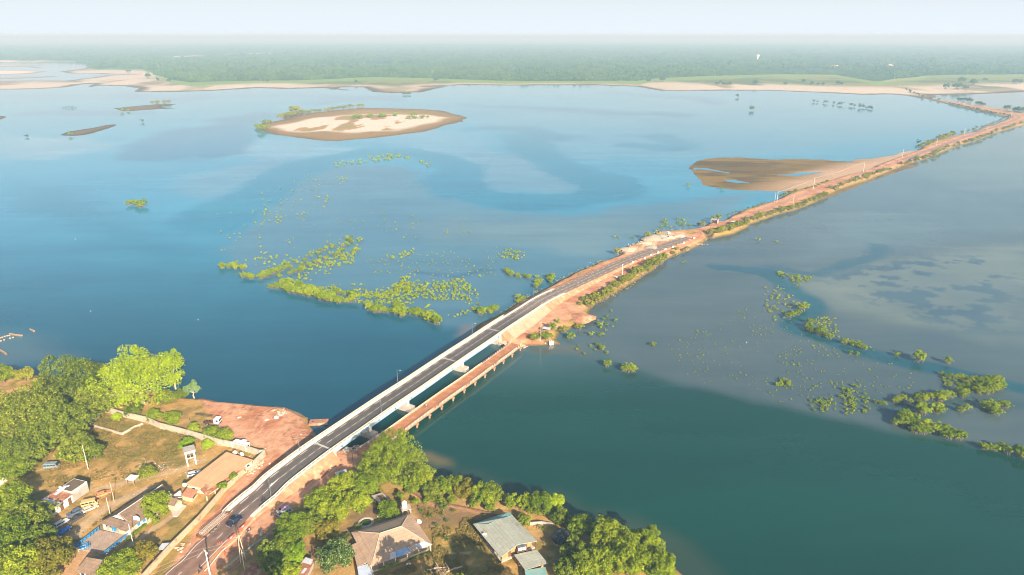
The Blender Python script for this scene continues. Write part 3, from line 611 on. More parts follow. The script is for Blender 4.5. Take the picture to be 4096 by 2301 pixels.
def asph_cols(me, path):
    co = np.zeros(len(me.vertices) * 3, np.float32); me.vertices.foreach_get('co', co); co = co.reshape(-1, 3); X = co[:, 0]; Y = co[:, 1]
    n = fbm(X * .15, Y * .15, 13, 4); s = np.array([path.stat(c) for c in co[::1]]) if len(co) < 6000 else None
    C = np.ones((len(co), 3)) * np.array((.118, .106, .098)); k = sstep(S_A1 + 12, S_A1 + 40, s)[:, None]; C = C * (1 - k) + np.array((.24, .195, .16)) * k
    d = sstep(S_A0 - 15, S_A0 - 62, s)[:, None]; C = C * (1 - d * .85) + np.array((.27, .16, .115)) * d * .85
    d = (sstep(S_A0 - 55, S_A0 - 85, s) * sstep(.25, .5, n))[:, None]; C = C * (1 - d * .6) + np.array((.42, .2, .11)) * d * .6
    j = np.arange(len(co)) % 13; lt = np.abs(j - 6) / 6.0; e_ = (sstep(.8, 1.0, lt + (n - .5) * .3) * .6 * (1 - sstep(S_A0, S_A0 + 5, s) * sstep(S_A1, S_A1 - 5, s) * .5))[:, None]; C = C * (1 - e_) + np.array((.34, .20, .13)) * e_
    C = C * (1 - .16 * ((j == 3) | (j == 4) | (j == 8) | (j == 9))[:, None]) * (.85 + .3 * fbm(X * .4, Y * .05, 23, 3))[:, None]
    set_col(me, C)
HW = 3.95                                  # half width of the carriageway
S_E = ROAD.L
nl = 13; V = []; F = []; ss = np.arange(0, S_E, 2.0); nn = len(ss)
for i, d in enumerate(ss):
    for j in range(nl):
        la = -HW + 2 * HW * j / (nl - 1); w = 1.0
        if d > S_A1 + 30: w = 1.0 + .12 * min(1, (d - S_A1 - 30) / 30)
        if d > S_E - 25: w *= 1 - .25 * (d - S_E + 25) / 25
        V.append(ROAD.off(d, la * w, .03 + .05 * (1 - abs(la) / HW)))
    if i: F += [((i - 1) * nl + j, (i - 1) * nl + j + 1, i * nl + j + 1, i * nl + j) for j in range(nl - 1)]
me = np_mesh('asphalt_road', V, F, M_ASPH, True); asph_cols(me, ROAD); road = tag(link('asphalt_road', me), kind='structure')
mb = MB()
def dash(path, s, L, la, w, dz):
    v, f = ribbon(path, s, s + L, la - w / 2, la + w / 2, dz, 1.0); mb.poly(v, f)
d = 2.0
while d < S_E - 6: dash(ROAD, d, 2.7, 0.1, .17, .095); d += 4.3 if d > 28 else 8.6
d = 30.0
while d < S_E - 4:
    if d > S_A1 + 18: dash(ROAD, d, 2.9, -2.9, .2, .062); dash(ROAD, d, 2.9, 2.9, .2, .062)
    elif d > S_A0 - 50: dash(ROAD, d, 3.4, -3.1, .2, .058)
    d += 6.6
v, f = ribbon(ROAD, 0, ROAD.stat(cA(560, 920, 2.4)), -3.5, -3.32, .055); mb.poly(v, f); v, f = ribbon(ROAD, 30, S_A0 - 60, 3.2, 3.38, .055); mb.poly(v, f)
for s in (36, 52, 66):      # lane arrows
    q = [ROAD.off(s, -.05, .10), ROAD.off(s + 2.6, .25, .10), ROAD.off(s + 2.6, -.65, .10)] if s != 66 else None
    if q: mb.poly(q, [(0, 1, 2)]); dash(ROAD, s + 2.6, 3.0, -.12, .2, .10)
mk = mb.build('road_marking', M_PAINT, road)
mb = MB()
for s in (S_A0 + 1, ROAD.stat(c5(1630, 572, 6.4)), S_A1): v, f = ribbon(ROAD, s, s + .8, -HW + .05, HW - .05, .088, .4); mb.poly(v, f)
mb.build('expansion_joint', pmat('joint_concrete', (.5, .47, .43), .8, .15), road)

# earth ramps that carry the road up to the bridge
mb = MB()
def toe(sgn): return lambda d: sgn * (5.5 + max(0, ROAD.at(d)[0].z - 2.1) * (1.25 if sgn > 0 else 1.4))
sweep(mb, ROAD, 26, S_A0 + 1, [(-5.4, -.06), (5.4, -.06), (toe(1), (1.75,)), (toe(-1), (1.75,))], 2)
tag(mb.build('road_embankment', M_DIRT), kind='structure')
mb = MB(); sweep(mb, ROAD, S_A1 - 1, S_E - 5, [(-5.4, -.06), (5.0, -.06), (toe(1), (1.8,)), (toe(-1), (1.2,))], 2)
tag(mb.build('road_embankment', M_DIRT), kind='structure')

br = thing('road_bridge', 'new concrete road bridge with white railings, pale blue girder and long curved ramps', 'bridge', ROAD.at((S_A0 + S_A1) / 2)[0])
br.location.z = 0; lb = local(br)
def pb(mb, name, m, parent=br):
    o = mb.build(name, m); o.parent = parent; o.matrix_parent_inverse = Matrix.Translation(-parent.matrix_basis.translation) if parent is br else Matrix.Identity(4)
    return o
mb = MB(); sweep(mb, ROAD, S_A0, S_A1, [(-5.3, -.05), (5.3, -.05), (5.3, -.45), (4.9, -.5), (4.9, -1.9), (4.2, -2.0), (-4.2, -2.0), (-4.9, -1.9), (-4.9, -.5), (-5.3, -.45)], 2)
pb(mb, 'deck', M_GIRD)
R_S0 = S_A0 - 62; R_S1 = S_A1 + 26
for sg, a0, a1 in ((-1, ROAD.stat(cA(620, 830, 2.5)), S_A1 + 72), (1, ROAD.stat(cA(735, 830, 2.5)), S_A1 + 70)):
    mb = MB(); sweep(mb, ROAD, a0, a1, [(sg * 3.95, -.05), (sg * 3.95, .24), (sg * 5.25, .26), (sg * 5.25, -.05)], 2); pb(mb, 'pavement', M_WALK)
    e0, e1 = (S_A0 - 38, S_A1 + 18) if sg < 0 else (ROAD.stat(cA(800, 720, 2.8)), S_A1 + 42)
    mb = MB(); mp = MB()
    sweep(mb, ROAD, e0, e1, [(sg * 4.95, .26), (sg * 4.95, .44), (sg * 5.2, .44), (sg * 5.2, .26)], 2); sweep(mb, ROAD, e0, e1, [(sg * 4.95, 1.12), (sg * 4.95, 1.28), (sg * 5.2, 1.28), (sg * 5.2, 1.12)], 2)
    d = e0
    while d <= e1:
        q, g, n = ROAD.at(d); c = ROAD.off(d, sg * 5.08, .78); mb.box(c, (.26, .22, 1.0), math.atan2(g.y, g.x))
        d += 2.15
    sweep(mp, ROAD, e0, e1, [(sg * 5.05, .44), (sg * 5.05, 1.12), (sg * 5.11, 1.12), (sg * 5.11, .44)], 2)
    rl = pb(mb, 'railing', M_RAIL); o = mp.build('infill', M_PANEL); o.parent = rl
mb = MB(); sweep(mb, ROAD, S_A1 + 4, S_A1 + 46, [(5.3, -.1), (lambda d: 5.5 + max(0, ROAD.at(d)[0].z - 2.2) * 1.15, (2.15,)), (lambda d: 5.9 + max(0, ROAD.at(d)[0].z - 2.2) * 1.15, (2.0,)), (5.0, -.6)], 2); pb(mb, 'apron', M_APRON)
mb = MB(); sweep(mb, ROAD, S_A0 - 60, S_A0 + .5, [(5.3, -.1), (lambda d: 5.45 + max(0, ROAD.at(d)[0].z - 2.2) * .12, (2.0,)), (5.0, (1.5,)), (5.0, -.2)], 2); pb(mb, 'retaining_wall', M_CONC)
for s in (ROAD.stat(c5(830, 1160, 4)), ROAD.stat(c5(1165, 930, 4)), ROAD.stat(c5(1660, 560, 4)), S_A0 + 1.5, S_A1 - 1.5):
    q, g, n = ROAD.at(s); a = math.atan2(g.y, g.x); mb = MB(); c = ROAD.off(s, 0, 0)
    if abs(s - S_A0) > 4 and abs(s - S_A1) > 4:
        mb.box((c.x, c.y, 1.0), (3.4, 13.0, 1.9), a); mb.box((c.x, c.y, (q.z - 2.0 + 2.1) / 2), (1.5, 8.6, q.z - 2.0 - 2.1), a); pb(mb, 'pier', M_CONC)
    else: mb.box((c.x, c.y, (q.z - .8) / 2), (3.0, 10.0, q.z - .8), a); pb(mb, 'abutment', M_CONC)
for s in np.arange(S_A0 + 6, S_A1 - 3, 10.0): mb = MB(); c = ROAD.off(s, 4.97, -1.15); mb.box(c, (.35, .25, .7), math.atan2(ROAD.at(s)[1].y, ROAD.at(s)[1].x)); pb(mb, 'drain_spout', M_DARK)

# old low bridge, covered with laterite dust
OB = Path([cE(-1545, 2018, 2.4), cE(-1017, 1674, 2.6), cE(-620, 1385, 2.6), cE(-60, 985, 2.6), cE(300, 735, 2.6), cE(640, 485, 2.6), cE(1000, 222, 2.6), cE(1140, 115, 2.6)])
ob = thing('old_bridge', 'old low concrete bridge with a red earth deck and white post railings', 'bridge', (0, 0, 0))
M_OLD = pmat('dusty_old_concrete', (.34, .22, .13), .9, .15, .5, 4, .2, stain=(.42, .2, .1), stain_amt=.5); M_OLDDECK = pmat('dusty_deck', (.42, .18, .085), .95, .2, .35, 4, .2, stain=(.50, .26, .14), stain_amt=.4)
mb = MB(); sweep(mb, OB, 0, OB.L, [(-3.1, 0), (3.1, 0), (3.1, -.35), (2.6, -.45), (2.6, -.95), (-2.6, -.95), (-2.6, -.45), (-3.1, -.35)], 2); mb.build('beam', M_OLD, ob)
V, F = ribbon(OB, 0, OB.L, -2.75, 2.75, .02, 2); np_d = np_mesh('deck', V, F, M_OLDDECK); link('deck', np_d, None, ob)
for sg in (-1, 1):
    mb = MB(); d = 1.0
    sweep(mb, OB, 0, OB.L, [(sg * 2.89, .15), (sg * 2.89, .21), (sg * 3.01, .21), (sg * 3.01, .15)], 2)
    mc = MB(); sweep(mc, OB, 0, OB.L, [(sg * 2.75, 0), (sg * 2.75, .16), (sg * 3.06, .16), (sg * 3.06, 0)], 2); mc.build('kerb', M_OLDDECK, ob)
    k = 0
    while d < OB.L - 1:
        q, g, n = OB.at(d); a = math.atan2(g.y, g.x); mb.box(OB.off(d, sg * 2.95, .55), (.2, .2, 1.1), a)
        if not (sg > 0 and k % 11 in (8, 9)) and not (sg < 0 and d > OB.L - 28):
            p0 = OB.off(d, sg * 2.95, .98); p1 = OB.off(min(d + 2.0, OB.L), sg * 2.95, .98); mb.tube(p0, p1, .08, n=5); mb.tube(p0 - Vector((0, 0, .45)), p1 - Vector((0, 0, .45)), .05, n=5)
        d += 2.0; k += 1
    r = mb.build('railing', M_RAIL, ob)
    d = 2.0
    if sg < 0:
        mo = pmat('orange_band', (.80, .42, .10), .6, .3, 2)
        while d < OB.L - 30:
            q, g, n = OB.at(d); mb = MB(); mb.box(OB.off(d, -2.93, .74), (1.0, .05, .32), math.atan2(g.y, g.x)); mb.build('reflector_band', mo, r); d += 2.0
d = 4.0
while d < OB.L:
    q, g, n = OB.at(d); a = math.atan2(g.y, g.x); mb = MB(); mb.box((q.x, q.y, 1.35), (1.1, 6.3, .6), a)
    for t in (-2.6, 0, 2.6): mb.tube((q.x + n.x * t, q.y + n.y * t, -1.2), (q.x + n.x * t, q.y + n.y * t, 1.1), .42, n=10)
    mb.build('pier', M_OLD, ob); d += 8.1

# ------------------------------------------------------------------ street lamps, poles, wires
M_POLE = pmat('galvanised_pole', (.20, .25, .27), .5, .1, 1, metal=.3)
M_WOOD = pmat('weathered_pole', (.62, .50, .34), .85, .2, .6); M_CPOLE = pmat('concrete_pole', (.72, .66, .56), .8, .15, .6); M_DPOLE = pmat('dark_pole', (.10, .08, .065), .7, .2, 1)
def lamp_mesh():
    a = MB(); a.tube((0, 0, 0), (0, 0, 7.4), .11, .06, 8); a.box((0, 0, .35), (.3, .3, .7))
    b = MB(); b.chain([(0, 0, 7.35), (.5, 0, 7.55), (1.5, 0, 7.6)], [.05, .045, .04], 6); c = MB(); c.box((1.75, 0, 7.58), (.75, .28, .12), taper=.7)
    return a.mesh('post', M_POLE), b.mesh('arm', M_POLE), c.mesh('lamp_head', pmat('lamp_grey', (.5, .52, .54), .4, .1))
LM = lamp_mesh()
def lamp(d, sg, label):
    q, g, n = ROAD.at(d); p = ROAD.off(d, sg * 4.75, .2); v = n * -sg
    t = thing('street_lamp', label, 'street lamp', p, math.atan2(v.y, v.x), 'street lamps along the new road')
    for me_ in LM: link(me_.name, me_, None, t)
lamps = [(ROAD.stat(cA(1290, 150, 5.2)), -1, 'grey street lamp on the left ramp railing above the red earth yard'), (ROAD.stat(cA(880, 590, 3)), 1, 'grey street lamp on the right of the lower ramp above the parked minibus'),
         (ROAD.stat(c5(905, 1060, 6.3)), 1, 'grey street lamp on the near bridge railing closest to the big riverside tree'), (ROAD.stat(cD(1080, 1240, 6.4)), -1, 'tall grey street lamp outlined against the deep blue water at mid bridge'),
         (ROAD.stat(c5(1715, 510, 6.3)), 1, 'grey street lamp on the near railing above the pale pier block'), (ROAD.stat(c5(1935, 365, 6.1)), -1, 'grey street lamp on the far railing where the bridge meets the causeway bank'),
         (ROAD.stat(c6(650, 830, 5.5)), 1, 'grey street lamp above the pale stone apron of the causeway ramp'), (ROAD.stat(c6(850, 700, 5)), -1, 'grey street lamp beside mangrove bushes left of the descending ramp'),
         (ROAD.stat(c6(1150, 570, 4)), 1, 'grey street lamp halfway down the causeway ramp above the bare red slope'), (ROAD.stat(c6(1340, 470, 3.3)), -1, 'grey street lamp left of the road near the end of the white kerb'),
         (ROAD.stat(c6(1640, 350, 2.6)), 1, 'grey street lamp beside the row of red and white barriers'), (ROAD.stat(cF(600, 830, 2.5)), -1, 'grey street lamp by the pale sand heaps at the causeway works yard'),
         (ROAD.stat(cF(1290, 620, 2.5)), 1, 'grey street lamp on the far stretch of new asphalt past the barriers')]
for a in lamps: lamp(*a)
def pole(loc, h, m, label, kind=0, rz=0.0, r=.16, lean=0.0, group='power poles', name='power_pole', cat='power pole'):
    t = thing(name, label, cat, loc, rz, group); a = MB(); top = Vector((lean * h, 0, h))
    a.tube((0, 0, -.3), top, r, r * .6, 8); a.build('pole', m, t); a = MB()
    if kind >= 1: a.box((top.x, 0, h - .35), (.14, 2.0, .14)); a.build('crossarm', m, t)
    if kind >= 2:
        a = MB(); a.tube((top.x, -.95, h), (top.x, .95, h - .7), .05, n=5); a.tube((top.x, .95, h), (top.x, -.95, h - .7), .05, n=5); a.build('brace', m, t)
    if kind >= 1:
        for y in (-.85, 0, .85): b = MB(); b.lathe((top.x, y, h - .28), [(.05, 0), (.09, .08), (.05, .16), (.08, .22), (.03, .3)], 7); b.build('insulator', MATS.get('porcelain') or pmat('porcelain', (.5, .45, .4), .3, .1), t)
    return t
rz_c = math.radians(-35)
pole(c6(850, 1085, 2.2), 10.2, M_WOOD, 'weathered pole with a crossarm between two round bushes at the causeway tip', 1, rz_c)
pole(c6(1610, 500, 2.2), 9.2, M_CPOLE, 'pale concrete lattice pole standing among shrubs right of the red track', 1, rz_c, .24)
pole(cF(2010, 445, 2.2), 8.2, M_DPOLE, 'dark slanted pole where the new asphalt ends and the red road begins', 0, rz_c, .13)
PW = []
for f, x, y, h, k, m, lab in ((c7, 1636, 490, 9.6, 0, M_CPOLE, 'left white pole of the pair at the near corner of the brown mud flat'), (c7, 1656, 492, 9.8, 1, M_CPOLE, 'right white pole of the pair at the near corner of the brown mud flat'),
                              (c7, 1998, 362, 10.4, 2, M_CPOLE, 'white pole with a crossed top against the middle of the brown mud flat'), (c7, 2466, 206, 11, 2, M_CPOLE, 'white pole with a crossed top at the wide end of the brown mud flat'),
                              (c7, 1807, 512, 9, 0, M_CPOLE, 'slim pale pole leaning over shrubs on the water side of the causeway'), (c7, 2352, 302, 8.6, 0, M_DPOLE, 'slim dark pole right of the red road near the grey car'),
                              (k7, 919, 872, 9, 0, M_DPOLE, 'slim dark pole on the red verge beside the dark mud strip'), (k7, 992, 744, 11, 1, M_CPOLE, 'white pole beside the pale sand patch on the causeway'), (k7, 1432, 588, 11.2, 1, M_CPOLE, 'white pole in front of flat topped trees on the causeway'),
                              (k7, 1787, 458, 10.5, 1, M_CPOLE, 'white pole behind dark shrubs midway to the causeway bend'), (k7, 2090, 352, 9.5, 1, M_CPOLE, 'white pole beside a white car before the causeway bend'), (k7, 2362, 256, 15, 0, M_CPOLE, 'tall left pole of the pair at the causeway bend'), (k7, 2385, 250, 15, 1, M_CPOLE, 'tall right pole of the pair at the causeway bend'),
                              (k7, 2026, 112, 11, 0, M_CPOLE, 'white pole on the back stretch of causeway nearest the bend'), (k7, 1683, 48, 13, 0, M_CPOLE, 'white pole by the parked vehicles on the back stretch of causeway'),
                              (k6, 1744, 690, 11, 0, M_CPOLE, 'white pole where the back causeway leaves the far beach'), (k6, 1598, 656, 11, 0, M_CPOLE, 'white pole on the beach end of the back causeway'), (k6, 1487, 622, 11, 0, M_CPOLE, 'white pole beside the road crossing the far beach'), (k6, 1404, 600, 14, 0, M_CPOLE, 'white pole left of the road before it enters the woods'), (k6, 1350, 512, 14, 0, M_CPOLE, 'white pole at the gap where the road enters the woods')):
    t = pole(f(x, y, 2.2), h, m, lab, k, rz_c, .2 if k else .15); PW.append((t, h))
pole(c2(1256, 1188, 2), 8.4, M_CPOLE, 'grey pole in front of the blue trimmed porch', 0, 0, .13)
pole(c2(1070, 752, 2), 7.4, M_WOOD, 'thin wooden pole beside the orange car wreck', 0, 0, .10)
pole(c1(826, 1348, 2), 9.6, M_CPOLE, 'tall grey pole on the dry grass beside the dark trees', 0, 0, .13)
pole(c2(1033, 880, 2), 6.5, M_CPOLE, 'short grey pole by the dark car and the yellow van', 0, 0, .11)
pole(cA(372, 1460, 2.1), 9.0, M_CPOLE, 'stout pale concrete pole with crossarms at the bottom edge of the road', 2, .9, .26)
pole(cH(292, 1420, 2.1), 8.2, M_WOOD, 'brown wooden pole beside the rusty roof at the roadside', 1, .6, .13)
pole(c3(1203, 428, 2.2), 6.5, M_DPOLE, 'dark pole with a crossarm by the old bridge approach', 1, .4, .13)
t = thing('pole_frame', 'twin leaning wooden poles joined at the top beside the red road', 'power pole', cA(712, 1292, 2.1), 0, 'power poles'); l = local(t)
for p, q in ((cA(688, 1310, 2.1), -1), (cA(742, 1276, 2.1), 1)): a = MB(); b = l(p); a.tube((b.x, b.y, -.2), (.15 * q, 0, 9.0), .16, .1, 8); a.build('pole', M_WOOD, t)
a = MB(); a.box((0, 0, 8.6), (1.6, .14, .14), .8); a.build('crossarm', M_WOOD, t)
def wire(a, b, label, sag=.9, r=.02):
    mb = MB(); a = Vector(a); b = Vector(b); n = 12; ps = []
    for i in range(n + 1): u = i / n; q = a.lerp(b, u); q.z -= sag * 4 * u * (1 - u); ps.append(q)
    mb.chain(ps, [r] * (n + 1), 4); o = mb.build('overhead_wire', MATS.get('wire') or pmat('wire', (.5, .42, .34), .6, .1)); tag(o, label, 'wire', 'overhead wires'); return o
pa = cA(345, 1440, 2.1) + Vector((0, 0, 8.6)); pf = cA(712, 1292, 2.1) + Vector((0, 0, 8.7)); p3 = c3(1203, 428, 2.2) + Vector((0, 0, 6.2))
for k in (-.8, .8):
    s = Vector((k, k * -.6, 0)); wire(pa + s, pf + s * .8, 'overhead wire strung from the stout pole to the twin leaning poles'); wire(pf + s, p3 + s, 'overhead wire strung from the twin leaning poles to the old bridge approach', 1.2)
    wire(pa + s, pa + s + Vector((-42, -30, 0)), 'overhead wire running off past the bottom edge from the stout pole')
for i, j in ((1, 2), (2, 3)):
    (t0, h0), (t1, h1) = PW[i], PW[j]
    for k in (-.85, .85):
        o = Vector((k * .57, k * .82, 0)); wire(t0.location + o + Vector((0, 0, h0 - .1)), t1.location + o + Vector((0, 0, h1 - .1)), 'overhead wire crossing in front of the brown mud flat, %s span' % ('nearer' if i == 1 else 'farther'), 1.0, .05)
# ================================================================== TREES, SHRUBS, MANGROVES, WOODS
L_DARK = leafmat('leaf_dark', (.055, .095, .011), (.19, .25, .026), (.36, .40, .04))
L_MID = leafmat('leaf_mid', (.070, .130, .010), (.235, .310, .018), (.38, .45, .03))
L_LIME = leafmat('leaf_lime', (.13, .23, .010), (.27, .39, .015), (.40, .50, .04))
L_PALE = leafmat('leaf_pale', (.15, .25, .09), (.26, .38, .14), (.36, .48, .2))
L_OLIVE = leafmat('leaf_olive', (.10, .105, .013), (.24, .21, .024), (.36, .31, .04))
L_MANG = leafmat('leaf_mangrove', (.095, .165, .009), (.27, .37, .013), (.41, .49, .03))
L_SHRUB = leafmat('leaf_shrub', (.11, .14, .014), (.28, .31, .026), (.43, .40, .06))
L_GLOSS = leafmat('leaf_glossy', (.04, .085, .014), (.10, .17, .03), (.42, .50, .20))
L_WOOD = leafmat('leaf_wood', (.014, .044, .016), (.10, .185, .030), (.20, .28, .05), .2, .011)
L_FAR = leafmat('leaf_far', (.030, .075, .022), (.075, .145, .034), (.13, .20, .05), .2)
M_BARK = pmat('bark', (.20, .145, .095), .95, .3, 1.2, 5, .4); M_PBARK = pmat('pale_bark', (.50, .42, .32), .9, .25, 1.2, 5, .3); M_ROOT = pmat('root', (.24, .17, .12), .9, .25, 2)

def leaf_quads(cen, rad, per, leaf, rs, flat=.35):
    """small leaf sprays on and in the balls given by cen, rad"""
    n = len(cen) * per; c = np.repeat(cen, per, 0); r = np.repeat(rad, per)
    d = rs.normal(size=(n, 3)); d[:, 2] = np.where(d[:, 2] < -.3, -d[:, 2], d[:, 2]); d /= np.linalg.norm(d, axis=1)[:, None]
    k = rs.uniform(.5, 1.06, n) ** .5; p = c + d * (r * k)[:, None]
    nr = d * .8 + rs.normal(size=(n, 3)) * .5 + np.array((0, 0, flat)); nr /= np.linalg.norm(nr, axis=1)[:, None]
    a = np.cross(nr, rs.normal(size=(n, 3))); a /= np.linalg.norm(a, axis=1)[:, None]; b = np.cross(nr, a)
    s = leaf * rs.uniform(.55, 1.25, n); w = s * rs.uniform(.45, .8, n); fold = nr * (s * .18)[:, None]
    V = np.stack([p - a * s[:, None] * .5, p - b * w[:, None] * .5 - fold, p + a * s[:, None] * .5, p + b * w[:, None] * .5 - fold], 1).reshape(-1, 3)
    F = np.arange(n * 4).reshape(n, 4); return V, F
def clumps(seed, R, asp, n, size=.27, low=-.35, spread=1.0):
    rs = np.random.RandomState(seed); i = np.arange(n) + .5; ph = i * 2.39996 + rs.uniform(-.5, .5, n); z = low + (1 - low) * (i / n) + rs.uniform(-.1, .1, n); z = np.clip(z, low, .98)
    xy = np.sqrt(np.clip(1 - z * z, 0, 1)); lob = .80 + .22 * np.sin(ph * 2 + seed) * np.cos(z * 4 + seed * .7) + rs.uniform(-.16, .08, n)
    d = np.stack([np.cos(ph) * xy, np.sin(ph) * xy, z], 1) * lob[:, None]; inner = rs.uniform(size=n) < .16; d[inner] *= rs.uniform(.35, .7, inner.sum())[:, None]
    c = d * np.array((R * spread, R, R * asp)); r = R * size * rs.uniform(.62, 1.25, n); return c, r, rs
def crown_mesh(seed, R, asp, n, per, leaf, m, size=.27, low=-.35, spread=1.0):
    c, r, rs = clumps(seed, R, asp, n, size, low, spread); V, F = leaf_quads(c, r, per, leaf, rs); return np_mesh('crown', V, F, m), c
def trunk_mesh(c, base_z, r0, m, seed, nl=7, name='trunk', bend=.0):
    rs = random.Random(seed); mb = MB(); fork = Vector((rs.uniform(-.3, .3), rs.uniform(-.3, .3), base_z * .45)); mid = Vector((rs.uniform(-.3, .3) + bend, rs.uniform(-.3, .3), base_z * .75))
    mb.chain([(0, 0, base_z - .4), mid, fork], [r0 * 1.25, r0, r0 * .8], 8); idx = rs.sample(range(len(c)), min(nl, len(c)))
    for i in idx:
        e = Vector(c[i]); k = fork.lerp(e, .5) + Vector((0, 0, -.08 * e.length)); mb.chain([fork, k, e], [r0 * .55, r0 * .32, r0 * .1], 6)
        for _ in range(2):
            e2 = Vector(c[rs.randrange(len(c))])
            if (e2 - k).length < e.length * .8: mb.chain([k, k.lerp(e2, .6), e2], [r0 * .25, r0 * .16, r0 * .06], 5)
    return mb.mesh(name, m)
TREEN = [0]; SCL = [1.0]
def tree(name, label, pos, R, m, h=None, asp=.75, n=95, per=62, leaf=.72, size=.27, bark=None, low=-.4, spread=1.0, rz=0.0, group=None, z0=2.0, cat='tree'):
    """pos: crown centre; trunk foot straight below on the ground"""
    R = R * SCL[0]; n = int(n * max(1, SCL[0]) ** 1.0); per = int(per * max(1, SCL[0]) ** .8); size = size / max(1, SCL[0]) ** .45; TREEN[0] += 1; sd = TREEN[0] * 13 + 5; t = thing(name, label, cat, pos, rz, group)
    me, c = crown_mesh(sd, R, asp, n, per, leaf, m, size, low, spread); link('crown', me, None, t)
    link('trunk', trunk_mesh(c, z0 - pos[2], .035 * R + .12, bark or M_BARK, sd), None, t); return t
SCL[0] = 1.26
BT = 'dark trees massed at the left edge of the village'
big = dict(n=150, per=58, leaf=.85, size=.2, low=-.7)
tree('broadleaf_tree', 'huge dark green tree of the left mass rising highest beside the bright lime tree', c1(660, 560, 11.5), 11.0, L_DARK, asp=.82, group=BT, **big)
tree('broadleaf_tree', 'huge dark green tree filling the left edge above the walled grass yard', c1(230, 860, 10.5), 11.5, L_DARK, asp=.78, group=BT, **big)
tree('broadleaf_tree', 'dark green tree in the middle of the left mass before the tallest crowns', c1(560, 930, 9.5), 8.8, L_DARK, asp=.8, group=BT, **big)
tree('broadleaf_tree', 'dark green tree overhanging the low walled plot', c1(880, 720, 9), 6.2, L_DARK, asp=.85, n=90, per=58, leaf=.8, size=.22, low=-.8, group=BT)
tree('broadleaf_tree', 'dark green tree with lower crown over the blue wreck', c1(230, 1170, 7), 8.0, L_DARK, asp=.7, n=110, per=58, leaf=.8, size=.2, low=-.7, group=BT)
tree('broadleaf_tree', 'dark green tree at the front of the left mass beside the tall grey pole', c1(720, 1160, 6.5), 5.6, L_DARK, asp=.8, n=80, per=55, leaf=.75, size=.22, low=-.8, group=BT)
tree('broadleaf_tree', 'small dark tree at the front of the left mass nearest the grass', c1(870, 1180, 5), 2.9, L_DARK, asp=.9, n=40, per=50, leaf=.6, low=-.8, group=BT)
tree('broadleaf_tree', 'yellow tipped low tree at the left edge above the pale boundary wall', c1(60, 1370, 5), 5.0, L_MID, asp=.6, n=60, per=55, leaf=.7, group=BT)
tree('broadleaf_tree', 'green shore tree standing alone at the far left edge by the water', c1(20, 470, 5.5), 4.3, L_MID, asp=.8, n=60, per=50, leaf=.7, bark=M_BARK)
tree('broadleaf_tree', 'pale green shore tree second from the left edge by the water', c1(225, 470, 4.8), 3.2, L_SHRUB, asp=.7, n=45, per=50, leaf=.65)
SCL[0] = 1.6
tree('shade_tree', 'tall bright lime green tree with open crown and pale limbs', c1(1290, 500, 14), 10.4, L_LIME, asp=.72, n=130, per=52, leaf=.8, size=.2, bark=M_PBARK, low=-.65)
SCL[0] = 1.2
tree('shade_tree', 'slender lime topped tree leaning over the water behind the bright lime tree', c1(1600, 360, 14), 4.6, L_LIME, asp=1.1, n=55, per=36, leaf=.7, size=.24, bark=M_PBARK)
t = tree('leaning_tree', 'small pale green tree with a thick bare leaning trunk at the water edge', c1(1805, 600, 6.0), 2.6, L_PALE, asp=.9, n=34, per=60, leaf=.5, size=.34, bark=M_PBARK)
SCL[0] = 1.0
SH = 'shrubs along the yard wall'
for lab, x, y, z, R, m in (('dark shrub in the shade under the bright lime tree', 1250, 800, 4, 3.6, L_DARK), ('dark green shrub between the lime tree and the red yard', 1560, 680, 4.5, 4.2, L_DARK), ('second dark green bush behind the pale leaning trunk', 1690, 650, 4, 2.8, L_DARK),
                           ('dark green bush behind the wall left of the round bush', 1440, 845, 4, 3.0, L_MID), ('round green bush hanging over the yard wall', 1610, 875, 3.9, 3.5, L_MID), ('small round green bush between two larger ones at the yard wall', 1812, 970, 3.4, 2.3, L_MID),
                           ('left part of the broad green bush pair by the white shelter', 1975, 1010, 3.6, 2.9, L_MID), ('right part of the broad green bush pair by the white shelter', 2100, 1040, 3.6, 3.3, L_MID), ('lime green bush on the dry grass behind the water tower', 1745, 1115, 3.5, 2.8, L_LIME),
                           ('yellow green creeper on the inside of the yard wall', 1945, 1120, 2.9, 2.2, L_LIME), ('bright lime sprig hanging on the corner of the low walled plot', 1090, 860, 3.4, 1.9, L_LIME)):
    tree('shrub', lab, c1(x, y, z), R, m, asp=.72, n=52, per=60, leaf=.5, size=.3, low=-.75, group=SH, cat='shrub')
tree('shrub', 'dark green bush beside the white corrugated shelter roof', c2(1375, 492, 3.4), 3.3, L_DARK, asp=.65, n=55, per=60, leaf=.5, size=.28, cat='shrub')
tree('broadleaf_tree', 'dense yellow green tree growing against the long brown roof', c2(1465, 800, 6), 5.0, L_MID, asp=1.05, n=95, per=70, leaf=.55, size=.24, low=-.8, spread=.8)
tree('fruit_tree', 'small light green papaya tree nearest the white house corner', c2(2180, 520, 4.2), 1.5, L_MID, asp=.6, n=20, per=50, leaf=.5, group='papaya trees by the orange roof')
tree('fruit_tree', 'small light green papaya tree with yellow fruit beside the roadside wall', c2(2088, 612, 4.2), 1.8, L_MID, asp=.6, n=22, per=50, leaf=.5, group='papaya trees by the orange roof')
SCL[0] = 1.16
BL = 'trees at the lower left corner'
